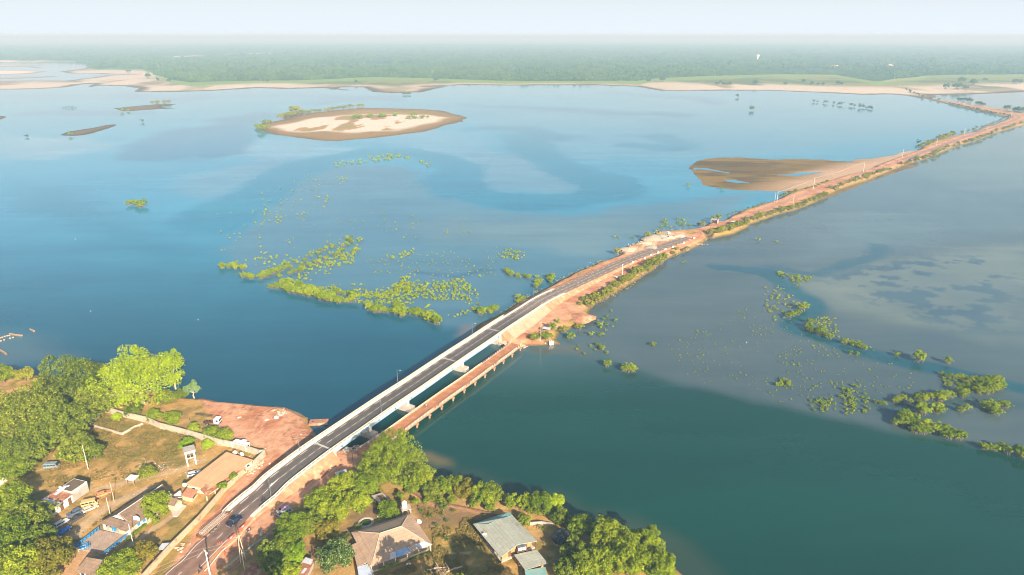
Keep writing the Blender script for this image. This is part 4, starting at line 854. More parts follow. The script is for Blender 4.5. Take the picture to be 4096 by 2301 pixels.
for lab, x, y, z, R, m in (('bright green tree at the left edge opposite the rusty roof', 60, 800, 7, 6.6, L_MID), ('green tree at the left edge beside the parked cars', 250, 940, 6.5, 6.2, L_DARK), ('green tree in the corner below the parked cars', 30, 1150, 7, 7.2, L_MID),
                           ('green tree with a golden yellow flowering top', 440, 1290, 6.5, 5.6, L_OLIVE), ('large green tree filling the bottom left corner', 170, 1400, 6.5, 7.0, L_MID), ('dark green crown nearest the blue pickup wreck', 360, 1120, 6, 4.4, L_DARK)):
    tree('broadleaf_tree', lab, c2(x, y, z), R, m, asp=.75, n=105, per=60, leaf=.7, size=.22, low=-.7, group=BL)
SCL[0] = 1.0
tree('broadleaf_tree', 'green tree at the bottom edge beside the dark brown roof', c2(1110, 1370, 5), 5.4, L_MID, asp=.7, n=90, per=60, leaf=.6, size=.24, low=-.7)
tree('broadleaf_tree', 'olive green tree between the porch pole and the roadside wall', c2(1345, 1235, 4.6), 3.9, L_OLIVE, asp=.7, n=62, per=60, leaf=.5, size=.27, low=-.7)
SCL[0] = 1.18
RB = 'trees between the red road and the tan roofed house'
tree('shade_tree', 'tallest bright green tree at the near end of the old bridge', c3(1565, 395, 10), 9.5, L_MID, asp=.95, n=150, per=62, leaf=.65, size=.2, low=-.8)
for lab, x, y, z, R, m in (('green tree directly below the tallest riverside tree', 1300, 610, 6, 4.2, L_MID), ('green tree on the red road verge nearest the parked white van', 1110, 610, 6, 4.6, L_MID), ('green tree in the row behind the white van tree', 1250, 750, 5, 3.6, L_MID),
                           ('green tree beside the dirt yard of the tan house', 1000, 850, 5, 4.4, L_MID), ('green tree by the roadside right of the minibus', 900, 760, 5.5, 4.4, L_MID), ('bright green tree in front of the minibus', 625, 1000, 5.5, 4.5, L_MID), ('dark green tree behind the bright tree at the minibus', 780, 960, 5, 3.6, L_DARK),
                           ('green tree on the verge below the minibus tree', 590, 1130, 5.5, 3.9, L_MID), ('olive green tree in front of the twin wooden poles', 470, 1260, 5.5, 4.4, L_DARK), ('lime tinted tree near the rusty shed roof', 620, 1280, 5, 3.6, L_LIME), ('green tree at the bottom edge beside the rusty shed', 560, 1420, 4.5, 3.4, L_MID),
                           ('olive yellow tree in the dirt yard left of the tan house', 955, 1030, 4.6, 3.2, L_OLIVE)):
    tree('broadleaf_tree', lab, c3(x, y, z), R, m, asp=.8, n=85, per=62, leaf=.58, size=.24, low=-.8, group=RB)
SCL[0] = 1.0
tree('broadleaf_tree', 'glossy leaved tree at the front corner of the tan roofed house', c3(1040, 1270, 5.5), 5.2, L_GLOSS, asp=.85, n=85, per=56, leaf=.6, size=.24, low=-.7)
tree('broadleaf_tree', 'green tree over the little flat roofed hut behind the tan house', c3(1530, 830, 4.6), 3.6, L_MID, asp=.75, n=60, per=60, leaf=.5, size=.27, low=-.7)
tree('shrub', 'bright green shrub beside the white water tank', c3(1790, 760, 3), 1.1, L_MID, asp=1.1, n=18, per=50, leaf=.4, size=.35, cat='shrub')
SCL[0] = 1.03
SL = 'shore trees along the right bank'
for lab, f, x, y, z, R, m in (('green shore tree touching the tallest riverside tree', c3, 1850, 540, 5.5, 4.2, L_MID), ('dark undergrowth tree below the first shore tree', c3, 1760, 620, 4, 2.6, L_DARK), ('dark green shore tree left of the banana plants', c3, 1950, 660, 4.6, 3.4, L_DARK), ('green shore tree behind the tall banana plant', c3, 2050, 620, 5, 3.4, L_MID), ('dark shore tree behind the golden one', c3, 2160, 600, 5.2, 3.6, L_DARK),
                              ('golden olive shore tree above the banana garden', c3, 2250, 650, 5, 3.6, L_OLIVE), ('green shore tree just right of the golden one', c3, 2420, 680, 5, 4.0, L_MID), ('dark shore tree behind the teal roof corner', c4, 620, 680, 5, 3.8, L_DARK), ('tall green shore tree above the teal roof apex', c4, 590, 720, 4.5, 3.0, L_MID),
                              ('small green shore tree with thin stems behind the green roof', c4, 820, 750, 4.6, 2.5, L_MID), ('green shore tree left of the biggest shore crown', c4, 945, 760, 5, 2.8, L_MID), ('broad green shore tree behind the green roofed house', c4, 1080, 780, 5.6, 4.2, L_MID), ('bright yellow green shore tree at the end of the row', c4, 1215, 760, 5, 3.0, L_LIME),
                              ('low dark green bush at the water behind the tarp hut', c4, 1270, 900, 3.6, 3.0, L_DARK), ('dark bush under the shore trees by the right eave', c4, 930, 930, 3.2, 2.0, L_DARK), ('dark green shore tree right of the tarp covered hut', c4, 1455, 990, 4.8, 4.0, L_MID)):
    tree('shore_tree', lab, f(x, y, z), R, m, asp=.82, n=66, per=60, leaf=.52, size=.26, low=-.8, group=SL)
SCL[0] = 1.0
UB = 'dark bushes along the foot of the right bank trees'
for i, (x, y) in enumerate(((1640, 700), (1900, 740), (2020, 760), (2120, 740), (2330, 770), (2480, 810))):
    tree('bush', ('dark bush beneath the first shore tree', 'dark bush left of the tall banana plant', 'dark bush right behind the tall banana plant', 'dark bush beneath the golden olive tree', 'dark bush at the foot of the middle shore trees', 'dark bush closest to the teal roof')[i], c3(x, y, 2.8), 1.7, L_DARK, asp=.7, n=30, per=50, leaf=.42, size=.33, low=-.8, group=UB, cat='bush')
LR = 'big trees at the bottom of the right bank'
for lab, x, y, z, R, m in (('pale topped green tree behind the others in the bottom clump', 1740, 1090, 7, 6.2, L_MID), ('bright green tree on the water side of the bottom clump', 2080, 1130, 6.5, 5.0, L_MID), ('dark green tree at the left of the bottom clump near the tarp hut', 1420, 1230, 5.5, 4.6, L_DARK), ('green tree at the front left of the bottom clump by the annex roof', 1560, 1380, 6, 6.4, L_MID),
                           ('large green tree in the middle of the bottom clump', 1900, 1300, 7, 6.4, L_MID), ('green tree at the far right end of the bottom clump', 2190, 1360, 6, 5.2, L_MID), ('green tree cut off by the bottom edge in the bottom clump', 1330, 1400, 5, 3.6, L_DARK)):
    tree('broadleaf_tree', lab, c4(x, y, z), R, m, asp=.78, n=105, per=66, leaf=.6, size=.22, low=-.75, group=LR)
SCL[0] = 1.0
for x, y, R, lab in ((-16, 124, 8.5, 'unseen tall tree added for shade beyond the bottom edge opposite the tan roofed house'), (6, 122, 8, 'unseen tall tree added for shade beyond the bottom edge below the log pile'), (-58, 122, 8, 'unseen tall tree added for shade beyond the bottom edge by the rusty sheds')):  # unseen trees, added to throw dappled shade over the right bank
    tree('shade_tree', lab, (x, y, 17.5), R, L_MID, asp=.95, n=70, per=70, leaf=1.0, size=.24, group='unseen trees added for shade below the frame')
# clipped hedges
def hedge(label, a, b, w, h):
    a = Vector(a); b = Vector(b); n = max(3, int((b - a).length / .55)); rs = np.random.RandomState(n); c = np.array([list(a.lerp(b, (i + .5) / n) - a) for i in range(n)]); c[:, 2] = h * .5; c[:, :2] += rs.uniform(-.12, .12, (n, 2))
    V, F = leaf_quads(c, np.full(n, max(w, h) * .55), 90, .28, rs); o = link('hedge', np_mesh('hedge', V, F, L_MID)); o.location = a; tag(o, label, 'hedge'); return o
hedge('clipped green hedge along the front of the tan house verandah', cG(690, 1390, 2), cG(1020, 1270, 2), 1.2, 1.3); hedge('low green hedge under the right half of the tan house verandah', cG(1160, 1225, 2), cG(1550, 1075, 2), .7, .8)
hedge('green hedge along the wall beside the blue trimmed porch', cB(1290, 970, 2), cB(1570, 740, 2), .9, 1.2); hedge('square green hedge bed beside the ringed pond', cG(310, 680, 2), cG(390, 640, 2), 1.6, .8)
# banana plants
def banana_mesh(seed, h):
    rs = random.Random(seed); V = []; F = []
    for k in range(9):
        a = k * 2.4 + rs.uniform(-.3, .3); L = h * rs.uniform(.7, 1.0); up = rs.uniform(.5, 1.2); w = .16 * h * .6; ca, sa = math.cos(a), math.sin(a); o = len(V)
        for j in range(6):
            u = j / 5; r = L * u * .75; z = h * .45 + L * (up * u - (up * .75 + .25) * u * u); ww = w * (math.sin(math.pi * min(1, u * .92 + .06)) ** .7)
            for s in (-1, 1): V.append((ca * r - sa * ww * s, sa * r + ca * ww * s, z - .12 * ww))
            V.append((ca * r, sa * r, z + .05))
        for j in range(5):
            b = o + j * 3; F += [(b, b + 2, b + 5, b + 3), (b + 2, b + 1, b + 4, b + 5)]
    return np_mesh('leaves', V, F, L_BAN)
L_BAN = leafmat('leaf_banana', (.06, .12, .015), (.13, .22, .03), (.22, .32, .05), .4)
for i, (f, x, y, h, lab) in enumerate(((c4, 172, 845, 3.4, 'tallest banana plant before the shore trees'), (c4, 200, 1130, 2.3, 'big lime banana plant alone in the grass between the two houses'), (c4, 150, 1095, 1.4, 'small banana plant next to the big lime one'), (c4, 108, 1000, 1.6, 'young banana plant in the middle of the garden'), (c4, 46, 910, 1.6, 'young banana plant nearest the tan roof corner'),
                                       (c4, 205, 955, 1.5, 'young banana plant on the green grass strip'), (c4, 160, 900, 1.5, 'young banana plant below the tallest one'), (c4, 270, 860, 1.5, 'young banana plant at the garden edge under the shore trees'), (c4, 558, 905, 1.6, 'young banana plant behind the teal roof slope'), (c4, 1095, 1030, 2.2, 'banana plant between the green roof and the tarp hut'), (cH, 1765, 940, 2.6, 'banana plant against the left corner of the tan roof'), (c3, 1835, 860, 1.3, 'young banana plant by the white tank'))):
    t = thing('banana_plant', lab, 'banana plant', f(x, y, 2.0), i * .9, 'banana plants in the right bank garden'); link('leaves', banana_mesh(i, h), None, t); mb = MB(); mb.tube((0, 0, -.1), (0, 0, h * .5), .07 * h * .6, .05 * h * .6, 7); mb.build('stem', MATS.get('stem') or pmat('stem', (.25, .26, .08), .7), t)

# ------------------------------------------------------------------ mangroves
def root_mesh(seed, R):
    rs = random.Random(seed); mb = MB()
    for k in range(10):
        a = k * .63 + rs.uniform(-.2, .2); r = R * rs.uniform(.35, .8); top = (math.cos(a) * r * .3, math.sin(a) * r * .3, R * .5); mb.chain([top, (math.cos(a) * r * .8, math.sin(a) * r * .8, R * .3), (math.cos(a) * r, math.sin(a) * r, -.25)], [.05 * R, .04 * R, .03 * R], 4)
    mb.tube((0, 0, R * .3), (0, 0, R * .9), .08 * R, n=5); return mb.mesh('roots', M_ROOT)
MGT = []
for k in range(6):
    c, r, rs = clumps(300 + k, 1.0, .72, 22 + 2 * k, .30, -.45, 1.0 + .14 * (k % 3)); r *= rs.uniform(.6, 1.25, len(r)); c[:, :2] += rs.normal(size=(len(c), 2)) * .13; c[:, 2] += .95; V, F = leaf_quads(c, r, 42, .24, rs); MGT.append((np_mesh('crown', V, F, L_MANG), root_mesh(k, 1.0)))
MGB = []
for k in range(5):
    c, r, rs = clumps(400 + k, 1.0, .8, 9, .36, -.5); c[:, :2] += rs.normal(size=(len(c), 2)) * .22; c[:, 2] += .7; V, F = leaf_quads(c, r, 17, .42, rs); MGB.append(np_mesh('mangrove_bush', V, F, L_MANG))
def mtree(p, R, label, group, m=None, name='mangrove_tree', cat='mangrove'):
    k = rnd.randrange(6); t = thing(name, label, cat, (p[0], p[1], max(0, p[2])), rnd.uniform(0, 6.28), group, (R * rnd.uniform(.9, 1.15), R * rnd.uniform(.9, 1.15), R * rnd.uniform(.85, 1.2)))
    o = link('crown', MGT[k][0], None, t); link('roots', MGT[k][1], None, t)
    if m: o.material_slots[0].link = 'OBJECT'; o.material_slots[0].material = m
    return t
def mbush(p, R, label, group, m=None, name='mangrove_bush', cat='mangrove'):
    o = bpy.data.objects.new(name, MGB[rnd.randrange(5)]); COL.objects.link(o); o.location = (p[0], p[1], max(0, p[2]) - .05); o.rotation_euler = (0, 0, rnd.uniform(0, 6.28)); o.scale = (R, R * rnd.uniform(.85, 1.1), R * rnd.uniform(.8, 1.2)); tag(o, label, cat, group)
    if m: o.material_slots[0].link = 'OBJECT'; o.material_slots[0].material = m
    return o
def along(f, lst, n, wid, R0, R1, label, group, fn=mtree, z=0.0, m=None, **kw):
    q = [f(x, y, z) for x, y in lst]; L = [0]
    for i in range(1, len(q)): L.append(L[-1] + (q[i] - q[i - 1]).length)
    for i in range(n):
        d = (i + rnd.uniform(.15, .85)) / n * L[-1]; j = max(1, min(len(q) - 1, int(np.searchsorted(L, d)))); u = (d - L[j - 1]) / max(1e-6, L[j] - L[j - 1]); p = q[j - 1].lerp(q[j], u)
        fn(p + Vector((rnd.gauss(0, wid), rnd.gauss(0, wid), 0)), rnd.uniform(R0, R1), label, group, m, **kw)
along(c8, [(175, 470), (230, 485), (290, 462), (380, 490)], 15, 1.3, 1.2, 2.4, 'mangrove tree with bare roots at the far left tip of the mangrove field', 'mangroves at the left tip of the field')
along(c8, [(375, 565), (480, 572), (560, 558), (620, 530), (700, 500)], 17, 1.1, 1.6, 2.5, 'yellow green mangrove tree on the deep water edge of the upper strip', 'mangroves edging the upper strip')
along(c8, [(700, 495), (800, 452), (870, 412), (960, 382), (1060, 342), (1130, 312), (1220, 280), (1330, 225)], 26, 2.2, .9, 1.7, 'low mangrove in the thin upper diagonal line across the flats', 'mangroves of the upper diagonal line')
along(c8, [(690, 550), (780, 530), (850, 490), (930, 455), (1000, 440), (1060, 405), (1140, 370), (1220, 355), (1310, 330)], 34, 2.6, 1.0, 1.9, 'low mangrove in the broad second diagonal band across the flats', 'mangroves of the second diagonal band')
along(c8, [(645, 655), (740, 652), (770, 690), (860, 700), (950, 720), (1040, 745), (1130, 765), (1220, 775), (1325, 770)], 40, 1.3, 1.7, 2.8, 'tall mangrove tree in the solid hedge facing the deep water', 'mangroves of the long water hedge')
along(c8, [(660, 640), (740, 625), (900, 650), (1060, 690), (1200, 710), (1320, 720)], 22, 1.3, 1.4, 2.2, 'mangrove tree in the back line of the long water hedge', 'mangroves behind the long water hedge')
along(c8, [(1435, 835), (1500, 850), (1560, 845), (1620, 875), (1700, 850), (1740, 880)], 17, 1.2, 1.5, 2.3, 'mangrove tree in the short clump left of the bridge', 'mangroves of the short clump')
along(c8, [(1740, 890), (1830, 880), (1890, 900), (1960, 890), (1980, 940), (2050, 965)], 19, 1.4, 1.6, 2.5, 'mangrove tree in the clump nearest the bridge ramp', 'mangroves nearest the bridge ramp')
along(c6, [(270, 840), (340, 830), (400, 800), (450, 800)], 9, 1.0, 1.6, 2.4, 'mangrove tree beside the left bank of the bridge ramp', 'mangroves beside the ramp bank')
along(c6, [(640, 690), (690, 700), (660, 735)], 5, .8, 1.2, 1.9, 'mangrove tree growing close under the descending ramp', 'mangroves under the descending ramp')
along(c6, [(530, 445), (570, 465), (620, 490), (700, 490), (790, 500)], 12, 1.0, 1.0, 1.8, 'mangrove in the short chain leading to the ramp', 'mangroves of the short chain')
along(c6, [(780, 600), (830, 570), (870, 530), (920, 540), (960, 500), (1010, 500)], 14, 1.4, 1.2, 2.0, 'mangrove in the patch beside the long kerb of the ramp', 'mangroves beside the long kerb')
for x, y, R in ((835, 518, 3.2), (850, 512, 2.6), (885, 520, 3.4), (905, 524, 3.6), (922, 522, 3.0), (905, 534, 2.8)): mtree(k8(x, y), R, 'mangrove of the lone clump in the open blue water on the left', 'lone mangrove clump in open water')
WC = 'mangroves along the winding channel'
for x, y, R, lab in ((668, 520, 2.9, 'largest mangrove on the upper bend of the winding channel'), (625, 560, 2.1, 'mangrove left below the largest on the upper bend'), (580, 572, 1.6, 'small mangrove left on the upper bend of the winding channel'), (552, 585, 1.8, 'leftmost mangrove of the upper bend of the winding channel'),
                     (740, 640, 1.8, 'upper mangrove of the tight lower bend'), (715, 680, 2.3, 'left mangrove of the tight lower bend'), (730, 710, 1.8, 'front mangrove of the tight lower bend'), (765, 715, 1.9, 'second mangrove right of the tight lower bend'), (815, 735, 2.4, 'bare rooted mangrove after the tight lower bend'), (850, 740, 2.0, 'mangrove beside the bare rooted one'), (905, 765, 2.0, 'mangrove alone after the bare rooted pair'),
                     (1035, 815, 1.9, 'upright lone mangrove midway down the channel'), (1095, 830, 1.6, 'first of the three low mangroves in line on the channel'), (1145, 845, 1.8, 'middle of the three low mangroves in line on the channel'), (1195, 860, 1.6, 'last of the three low mangroves in line on the channel'), (1480, 918, 1.3, 'small mangrove left of the solitary big one'), (1670, 965, 3.0, 'solitary big mangrove with roots on the straight channel'), (1920, 982, 1.8, 'solitary smaller mangrove at the right of the straight channel'), (1080, 900, 1.1, 'low mangrove on the lower bank of the channel'), (1135, 908, 1.1, 'second low mangrove on the lower bank of the channel')):
    mtree(r1(x, y), R, lab, WC)
RM = 'mangrove groups at the right edge'
mass = [(1060, 280, 1.2), (1110, 300, 1.1), (1160, 312, 1.4), (1215, 320, 1.5), (1265, 322, 1.7), (1310, 330, 1.7), (1355, 335, 1.3), (1400, 365, 1.6), (1450, 350, 1.8), (1490, 370, 1.9), (1340, 385, 1.2), (1380, 405, 1.3), (1430, 415, 1.5), (1360, 430, 1.2), (1470, 430, 1.9), (1420, 470, 1.5), (1490, 500, 2.2), (1580, 500, 2.2), (1560, 370, 2.0), (1600, 360, 2.4), (1660, 370, 2.5), (1720, 380, 2.4), (1760, 410, 2.0), (1620, 420, 2.4), (1690, 440, 2.5), (1740, 450, 2.0), (1640, 480, 2.4), (1580, 440, 2.2), (1530, 430, 2.0)]
for x, y, R in mass: mtree(r2(x, y + 12), R * .85, 'mangrove of the largest mass at the right edge', 'largest mangrove mass at the right')
for lab, lst in (('mangrove of the bridging strip left of the largest mass', [(1290, 520, 2.3), (1250, 490, 2.0), (1340, 510, 1.9), (1300, 550, 1.8)]), ('mangrove of the long three headed strip', [(800, 575, 2.6), (760, 560, 1.8), (850, 590, 2.0), (930, 555, 2.3), (1000, 560, 2.3), (1060, 560, 2.6), (1120, 540, 2.4), (1160, 545, 2.2), (1050, 590, 2.0)]), ('mangrove of the thin bare stemmed strip', [(520, 605, 1.8), (560, 580, 1.6), (610, 575, 1.7), (690, 605, 1.6), (350, 620, 1.2), (390, 625, 1.2), (300, 610, 1.0)]),
                 ('mangrove of the big round pair', [(800, 720, 3.2), (850, 735, 3.0), (790, 690, 2.4)]), ('mangrove of the leaning pair right of the big round pair', [(985, 715, 2.9), (1010, 735, 2.0), (1065, 712, 1.6)]), ('mangrove of the small spidery group', [(1290, 712, 1.7), (1355, 680, 1.6), (1240, 690, 1.1)]), ('mangrove of the diagonal group on the far right', [(1550, 665, 2.3), (1620, 660, 2.4), (1640, 710, 2.6), (1690, 740, 2.3), (1590, 690, 2.0)]), ('mangrove of the round clump on the far right', [(1740, 650, 2.2), (1790, 655, 2.3), (1810, 665, 1.8)]),
                 ('mangrove of the front left group facing deep water', [(520, 855, 2.0), (620, 800, 3.2), (680, 820, 3.2), (610, 860, 2.4), (720, 860, 2.4), (660, 775, 2.4)]), ('mangrove of the front middle group facing deep water', [(740, 950, 2.4), (800, 950, 2.5), (860, 930, 2.6), (880, 880, 2.5), (850, 960, 2.2)]), ('mangrove of the front right group with spreading roots', [(960, 950, 2.5), (1030, 930, 2.6), (1090, 940, 2.5), (1140, 1010, 2.7), (1200, 1000, 2.5), (1260, 1025, 2.7), (1290, 1010, 2.0)]),
                 ('mangrove of the small pair low on the right', [(1550, 1140, 2.1), (1580, 1140, 1.6)]), ('mangrove of the three headed group low on the right', [(1675, 1160, 2.0), (1745, 1145, 2.2), (1815, 1190, 2.2)]), ('mangrove cut by the right edge', [(1960, 1225, 2.9), (2000, 1240, 2.4)])):
    for x, y, R in lst: mtree(r2(x, y + 10), R * .82, lab, lab.replace('mangrove of', 'mangroves of'))
for x, y, R, lab in ((1470, 1330, 1.9, 'round solitary mangrove on the edge of the deep green water'), (1630, 1372, 1.8, 'left head of the three headed mangrove on deep green water'), (1670, 1375, 2.0, 'middle head of the three headed mangrove on deep green water'), (1715, 1378, 1.9, 'right head of the three headed mangrove on deep green water'), (1135, 1065, 1.9, 'spreading mangrove standing in shallows off the red spit'), (1905, 1135, 1.2, 'small solitary mangrove in the speckled shallows'),
                     (1425, 1170, 1.5, 'mangrove pair member lower, off the red spit'), (1390, 1140, 1.2, 'mangrove pair member upper, off the red spit')): mtree(c6(x, y), R, lab, 'mangroves off the red spit')
SP = 'small mangroves scattered beside the red spit'
for x, y, R in ((1475, 872, 1.3), (1440, 895, 1.1), (1550, 912, 1.4), (1390, 940, 1.2), (1415, 945, 1.2), (1470, 942, 1.1), (1410, 970, 1.1), (1320, 1040, 1.4), (1400, 1042, 1.1), (1430, 1035, 1.2), (1325, 1150, 1.0), (1360, 1180, .7), (1258, 1218, .7), (1475, 1210, 1.1), (1190, 1175, .9), (1510, 815, .8), (1385, 905, .9), (1525, 960, .7), (1460, 995, .7), (1200, 1135, .7)): mbush(c6(x, y), R, 'small round mangrove bush in the scatter beside the red spit', SP)
for x, y, R in ((610, 680, 1.9), (590, 690, 1.4), (625, 690, 1.3), (725, 660, 1.4), (785, 665, 1.3), (768, 662, 1.1), (580, 735, 1.3), (585, 720, 1.0), (535, 765, 1.5), (755, 690, 1.4), (740, 700, 1.3), (795, 705, 1.5), (778, 715, 1.1), (625, 720, 1.0), (660, 728, 1.0), (840, 715, 1.3), (700, 725, .9), (310, 835, 1.2), (135, 820, 1.1), (175, 828, 1.0)): mbush(c7(x, y), R * 1.15, 'small mangrove bush in the water behind the works yard', 'mangrove bushes behind the works yard')
for x, y, R, lab in ((828, 345, 2.6, 'lone mangrove bush left of the brown mud flat'), (1140, 372, 2.4, 'mangrove bush at the lower edge of the brown mud flat'), (1480, 855, 1.6, 'twin mangrove bush in the right basin near the causeway'), (1660, 866, 1.2, 'small mangrove bush right of the twin one'), (775, 1062, 1.1, 'left mangrove bush of a pair below the roadside shrubs'), (797, 1055, 1.1, 'right mangrove bush of a pair below the roadside shrubs')): mbush(c7(x, y), R, lab, 'lone mangrove bushes near the causeway')
for i, (x, y) in enumerate(((595, 724), (628, 728), (706, 735), (782, 742), (832, 752), (856, 752), (945, 762), (974, 766), (1030, 776), (1060, 776), (1090, 782), (1122, 786), (1140, 790))): mbush(k6(x, y), rnd.uniform(2.6, 5), 'dark mangrove in the loose line off the far beach', 'dark mangroves off the far beach', L_FAR)
for i, (f, x, y, R, lab) in enumerate(((k6, 14, 800, 5, 'lone dark mangrove in the open water before the far beach'), (k6, 1577, 1115, 3.4, 'lone dark mangrove just left of the causeway trees'), (k5, 2225, 678, 5, 'lone spiky mangrove close to the far beach'), (k3, 255, 935, 3, 'lone pale mangrove left of the long mud bar'), (k3, 1335, 795, 3, 'lone mangrove right of the long mud bar'))): mbush(f(x, y), R, lab, None, L_FAR)
for x in (590, 620, 650, 680, 710): mbush(k3(x, 662), rnd.uniform(1.4, 2.4), 'pale mangrove in the low row on the far left water', 'pale mangroves on the far left water', L_FAR)
for x in (1535, 1550, 1570, 1585): mbush(k4(x, 278), rnd.uniform(3, 4), 'dark mangrove in the short row below the far beach', 'dark mangroves below the far beach', L_FAR)

# the wide fields of low bushes: 300 nearest/largest as things, the rest one mass
field = []
def scatter(f, poly, n, R0, R1, tagk, falloff=None):
    q = [f(x, y) for x, y in poly]; p = XY(q); lo, hi = p.min(0), p.max(0); k = 0; tries = 0
    while k < n and tries < n * 60:
        tries += 1; x = rnd.uniform(lo[0], hi[0]); y = rnd.uniform(lo[1], hi[1])
        if not inside(np.array([x]), np.array([y]), p)[0]: continue
        dn = fbm(np.array([x * .06]), np.array([y * .05]), 201, 3)[0]
        if rnd.random() > (dn * 2.4 - .65): continue
        field.append((x, y, rnd.uniform(R0, R1) * (.7 + .6 * dn), tagk)); k += 1
scatter(c8, [(960, 640), (1240, 620), (1480, 610), (1700, 600), (2000, 650), (2100, 760), (2000, 830), (1850, 850), (1600, 800), (1350, 780), (1340, 720), (1100, 700)], 430, .5, 1.0, 0)
scatter(c8, [(1650, 600), (2060, 590), (2260, 570), (2390, 700), (2410, 850), (2200, 910), (2000, 860), (2000, 650)], 260, .4, .85, 0)
scatter(c8, [(690, 560), (1060, 420), (1330, 330), (1340, 430), (1150, 500), (1090, 560), (820, 610)], 130, .5, 1.0, 1)
scatter(c8, [(440, 400), (740, 370), (1100, 250), (1400, 220), (1380, 290), (1000, 390), (640, 500), (500, 500)], 60, .5, 1.0, 1)
scatter(c8, [(1560, 350), (1740, 340), (1850, 310), (1850, 340), (1720, 400), (1640, 400)], 34, .5, .95, 2); scatter(c8, [(1700, 560), (1880, 490), (1860, 540), (1740, 600)], 22, .5, .9, 2)
scatter(c8, [(1400, 380), (2560, 300), (2560, 560), (1900, 560), (1500, 560)], 150, .3, .55, 2); scatter(c6, [(430, 280), (560, 220), (700, 270), (680, 340), (520, 320)], 40, .5, .95, 2)
scatter(c8, [(150, 0), (900, -20), (1500, 0), (2400, 60), (2400, 300), (1400, 200), (400, 420), (180, 430)], 90, .35, .8, 2)
scatter(k4, [(300, 1130), (700, 960), (950, 950), (1050, 1000), (1000, 1080), (800, 1300), (500, 1400), (220, 1400)], 95, .4, .95, 3); scatter(k4, [(1240, 815), (1400, 795), (1510, 800), (1480, 835), (1280, 850)], 44, .8, 1.5, 3); scatter(k4, [(1530, 805), (1680, 830), (1770, 870), (1750, 895), (1560, 850)], 22, .7, 1.3, 3); scatter(k4, [(860, 890), (980, 860), (1240, 815), (1250, 850), (1000, 900)], 22, .7, 1.3, 3)
scatter(r1, [(-60, 560), (300, 480), (560, 600), (700, 780), (1100, 900), (1700, 1030), (1800, 1180), (1300, 1250), (1280, 1400), (800, 1400), (300, 1280), (-60, 1240), (-350, 1100), (-500, 800)], 420, .17, .40, 4)
scatter(r1, [(1010, 1180), (1100, 1170), (1230, 1250), (1260, 1400), (1040, 1420), (980, 1300)], 46, .55, .95, 4); scatter(r1, [(430, 1120), (560, 1110), (580, 1180), (450, 1190)], 18, .6, 1.0, 4); scatter(r1, [(720, 1290), (900, 1270), (960, 1330), (850, 1410), (740, 1380)], 26, .5, .85, 4)
scatter(r1, [(440, 195), (560, 200), (820, 220), (720, 260), (640, 320), (560, 270), (480, 240)], 46, .5, 1.2, 5); scatter(r1, [(320, 300), (460, 290), (560, 360), (640, 440), (560, 560), (440, 640), (340, 480)], 60, .35, .8, 5); scatter(r1, [(780, 580), (950, 590), (980, 720), (1080, 780), (1300, 850), (1290, 880), (950, 760), (800, 680)], 60, .35, .7, 5); scatter(r2, [(1080, 330), (1300, 330), (1350, 450), (1150, 440), (1060, 400)], 34, .45, .9, 5)
field.sort(key=lambda q: -(q[2] / q[1])); FL = [('small round mangrove bush in the dense flooded field left of the bridge', 'mangrove bushes in the dense flooded field'), ('small mangrove bush among the diagonal bands left of the bridge', 'mangrove bushes among the diagonal bands'), ('small mangrove bush scattered on the open flats behind the field', 'mangrove bushes on the open flats'),
      ('mangrove bush in the curved outer belt near the sand island', 'mangrove bushes of the curved outer belt'), ('tiny mangrove bush in the speckled shallows of the right basin', 'mangrove bushes in the right basin shallows'), ('small mangrove bush on the banks of the winding channel', 'mangrove bushes on the winding channel banks')]
for x, y, R, k in field[:300]: mbush((x, y, 0), R, FL[k][0], FL[k][1])
def mass_mesh(name, plist, temps, m):
    Vs = []; n = 0
    for (x, y, z, sx, sy, sz, k, a) in plist:
        T = temps[k]; ca, sa = math.cos(a), math.sin(a); V = np.empty_like(T); V[:, 0] = (T[:, 0] * ca - T[:, 1] * sa) * sx + x; V[:, 1] = (T[:, 0] * sa + T[:, 1] * ca) * sy + y; V[:, 2] = T[:, 2] * sz + z; Vs.append(V)
    V = np.concatenate(Vs); return link(name, np_mesh(name, V, np.arange(len(V)).reshape(-1, 4), m))
tb = []
for k in range(4): c, r, rs = clumps(500 + k, 1.0, .8, 8, .42, -.5); c[:, 2] += .7; tb.append(leaf_quads(c, r, 10, .6, rs)[0])
tag(mass_mesh('mangrove_seedlings', [(x, y, 0, R, R, R, rnd.randrange(4), rnd.uniform(0, 6)) for x, y, R, k in field[300:]], tb, L_MANG), kind='stuff')

# ------------------------------------------------------------------ shrubs on the causeway
def edge(line, f, lst): return None
def bank_row(poly_pts, n, R0, R1, label, group, inset=1.6, wid=.8, m=L_SHRUB, name='causeway_shrub'):
    q = [Vector(v) for v in poly_pts]; L = [0]
    for i in range(1, len(q)): L.append(L[-1] + (q[i] - q[i - 1]).length)
    for i in range(n):
        d = (i + rnd.uniform(.1, .9)) / n * L[-1]; j = max(1, min(len(q) - 1, int(np.searchsorted(L, d)))); a, b = q[j - 1], q[j]; p = a.lerp(b, (d - L[j - 1]) / max(1e-6, L[j] - L[j - 1])); tv = (b - a).normalized(); nv = Vector((-tv.y, tv.x, 0)) * inset
        kf = 1.1 if a.y < 520 else .85; R0_, R1_ = R0 * kf, R1 * kf; nv = nv * (-.2 if a.y < 520 else -.3); p = p + nv + Vector((rnd.gauss(0, wid), rnd.gauss(0, wid), 0)); mtree((p.x, p.y, max(.2, min(1.6, abs(inset) * .35))), rnd.uniform(R0_, R1_), label, group, m, name, 'shrub')
bank_row(pts(c6, [(1240, 780), (1330, 740), (1390, 690), (1500, 640)]), 19, 1.5, 2.6, 'green shrub in the thick clump above the red spit', 'shrubs above the red spit', 2.5, 1.4)
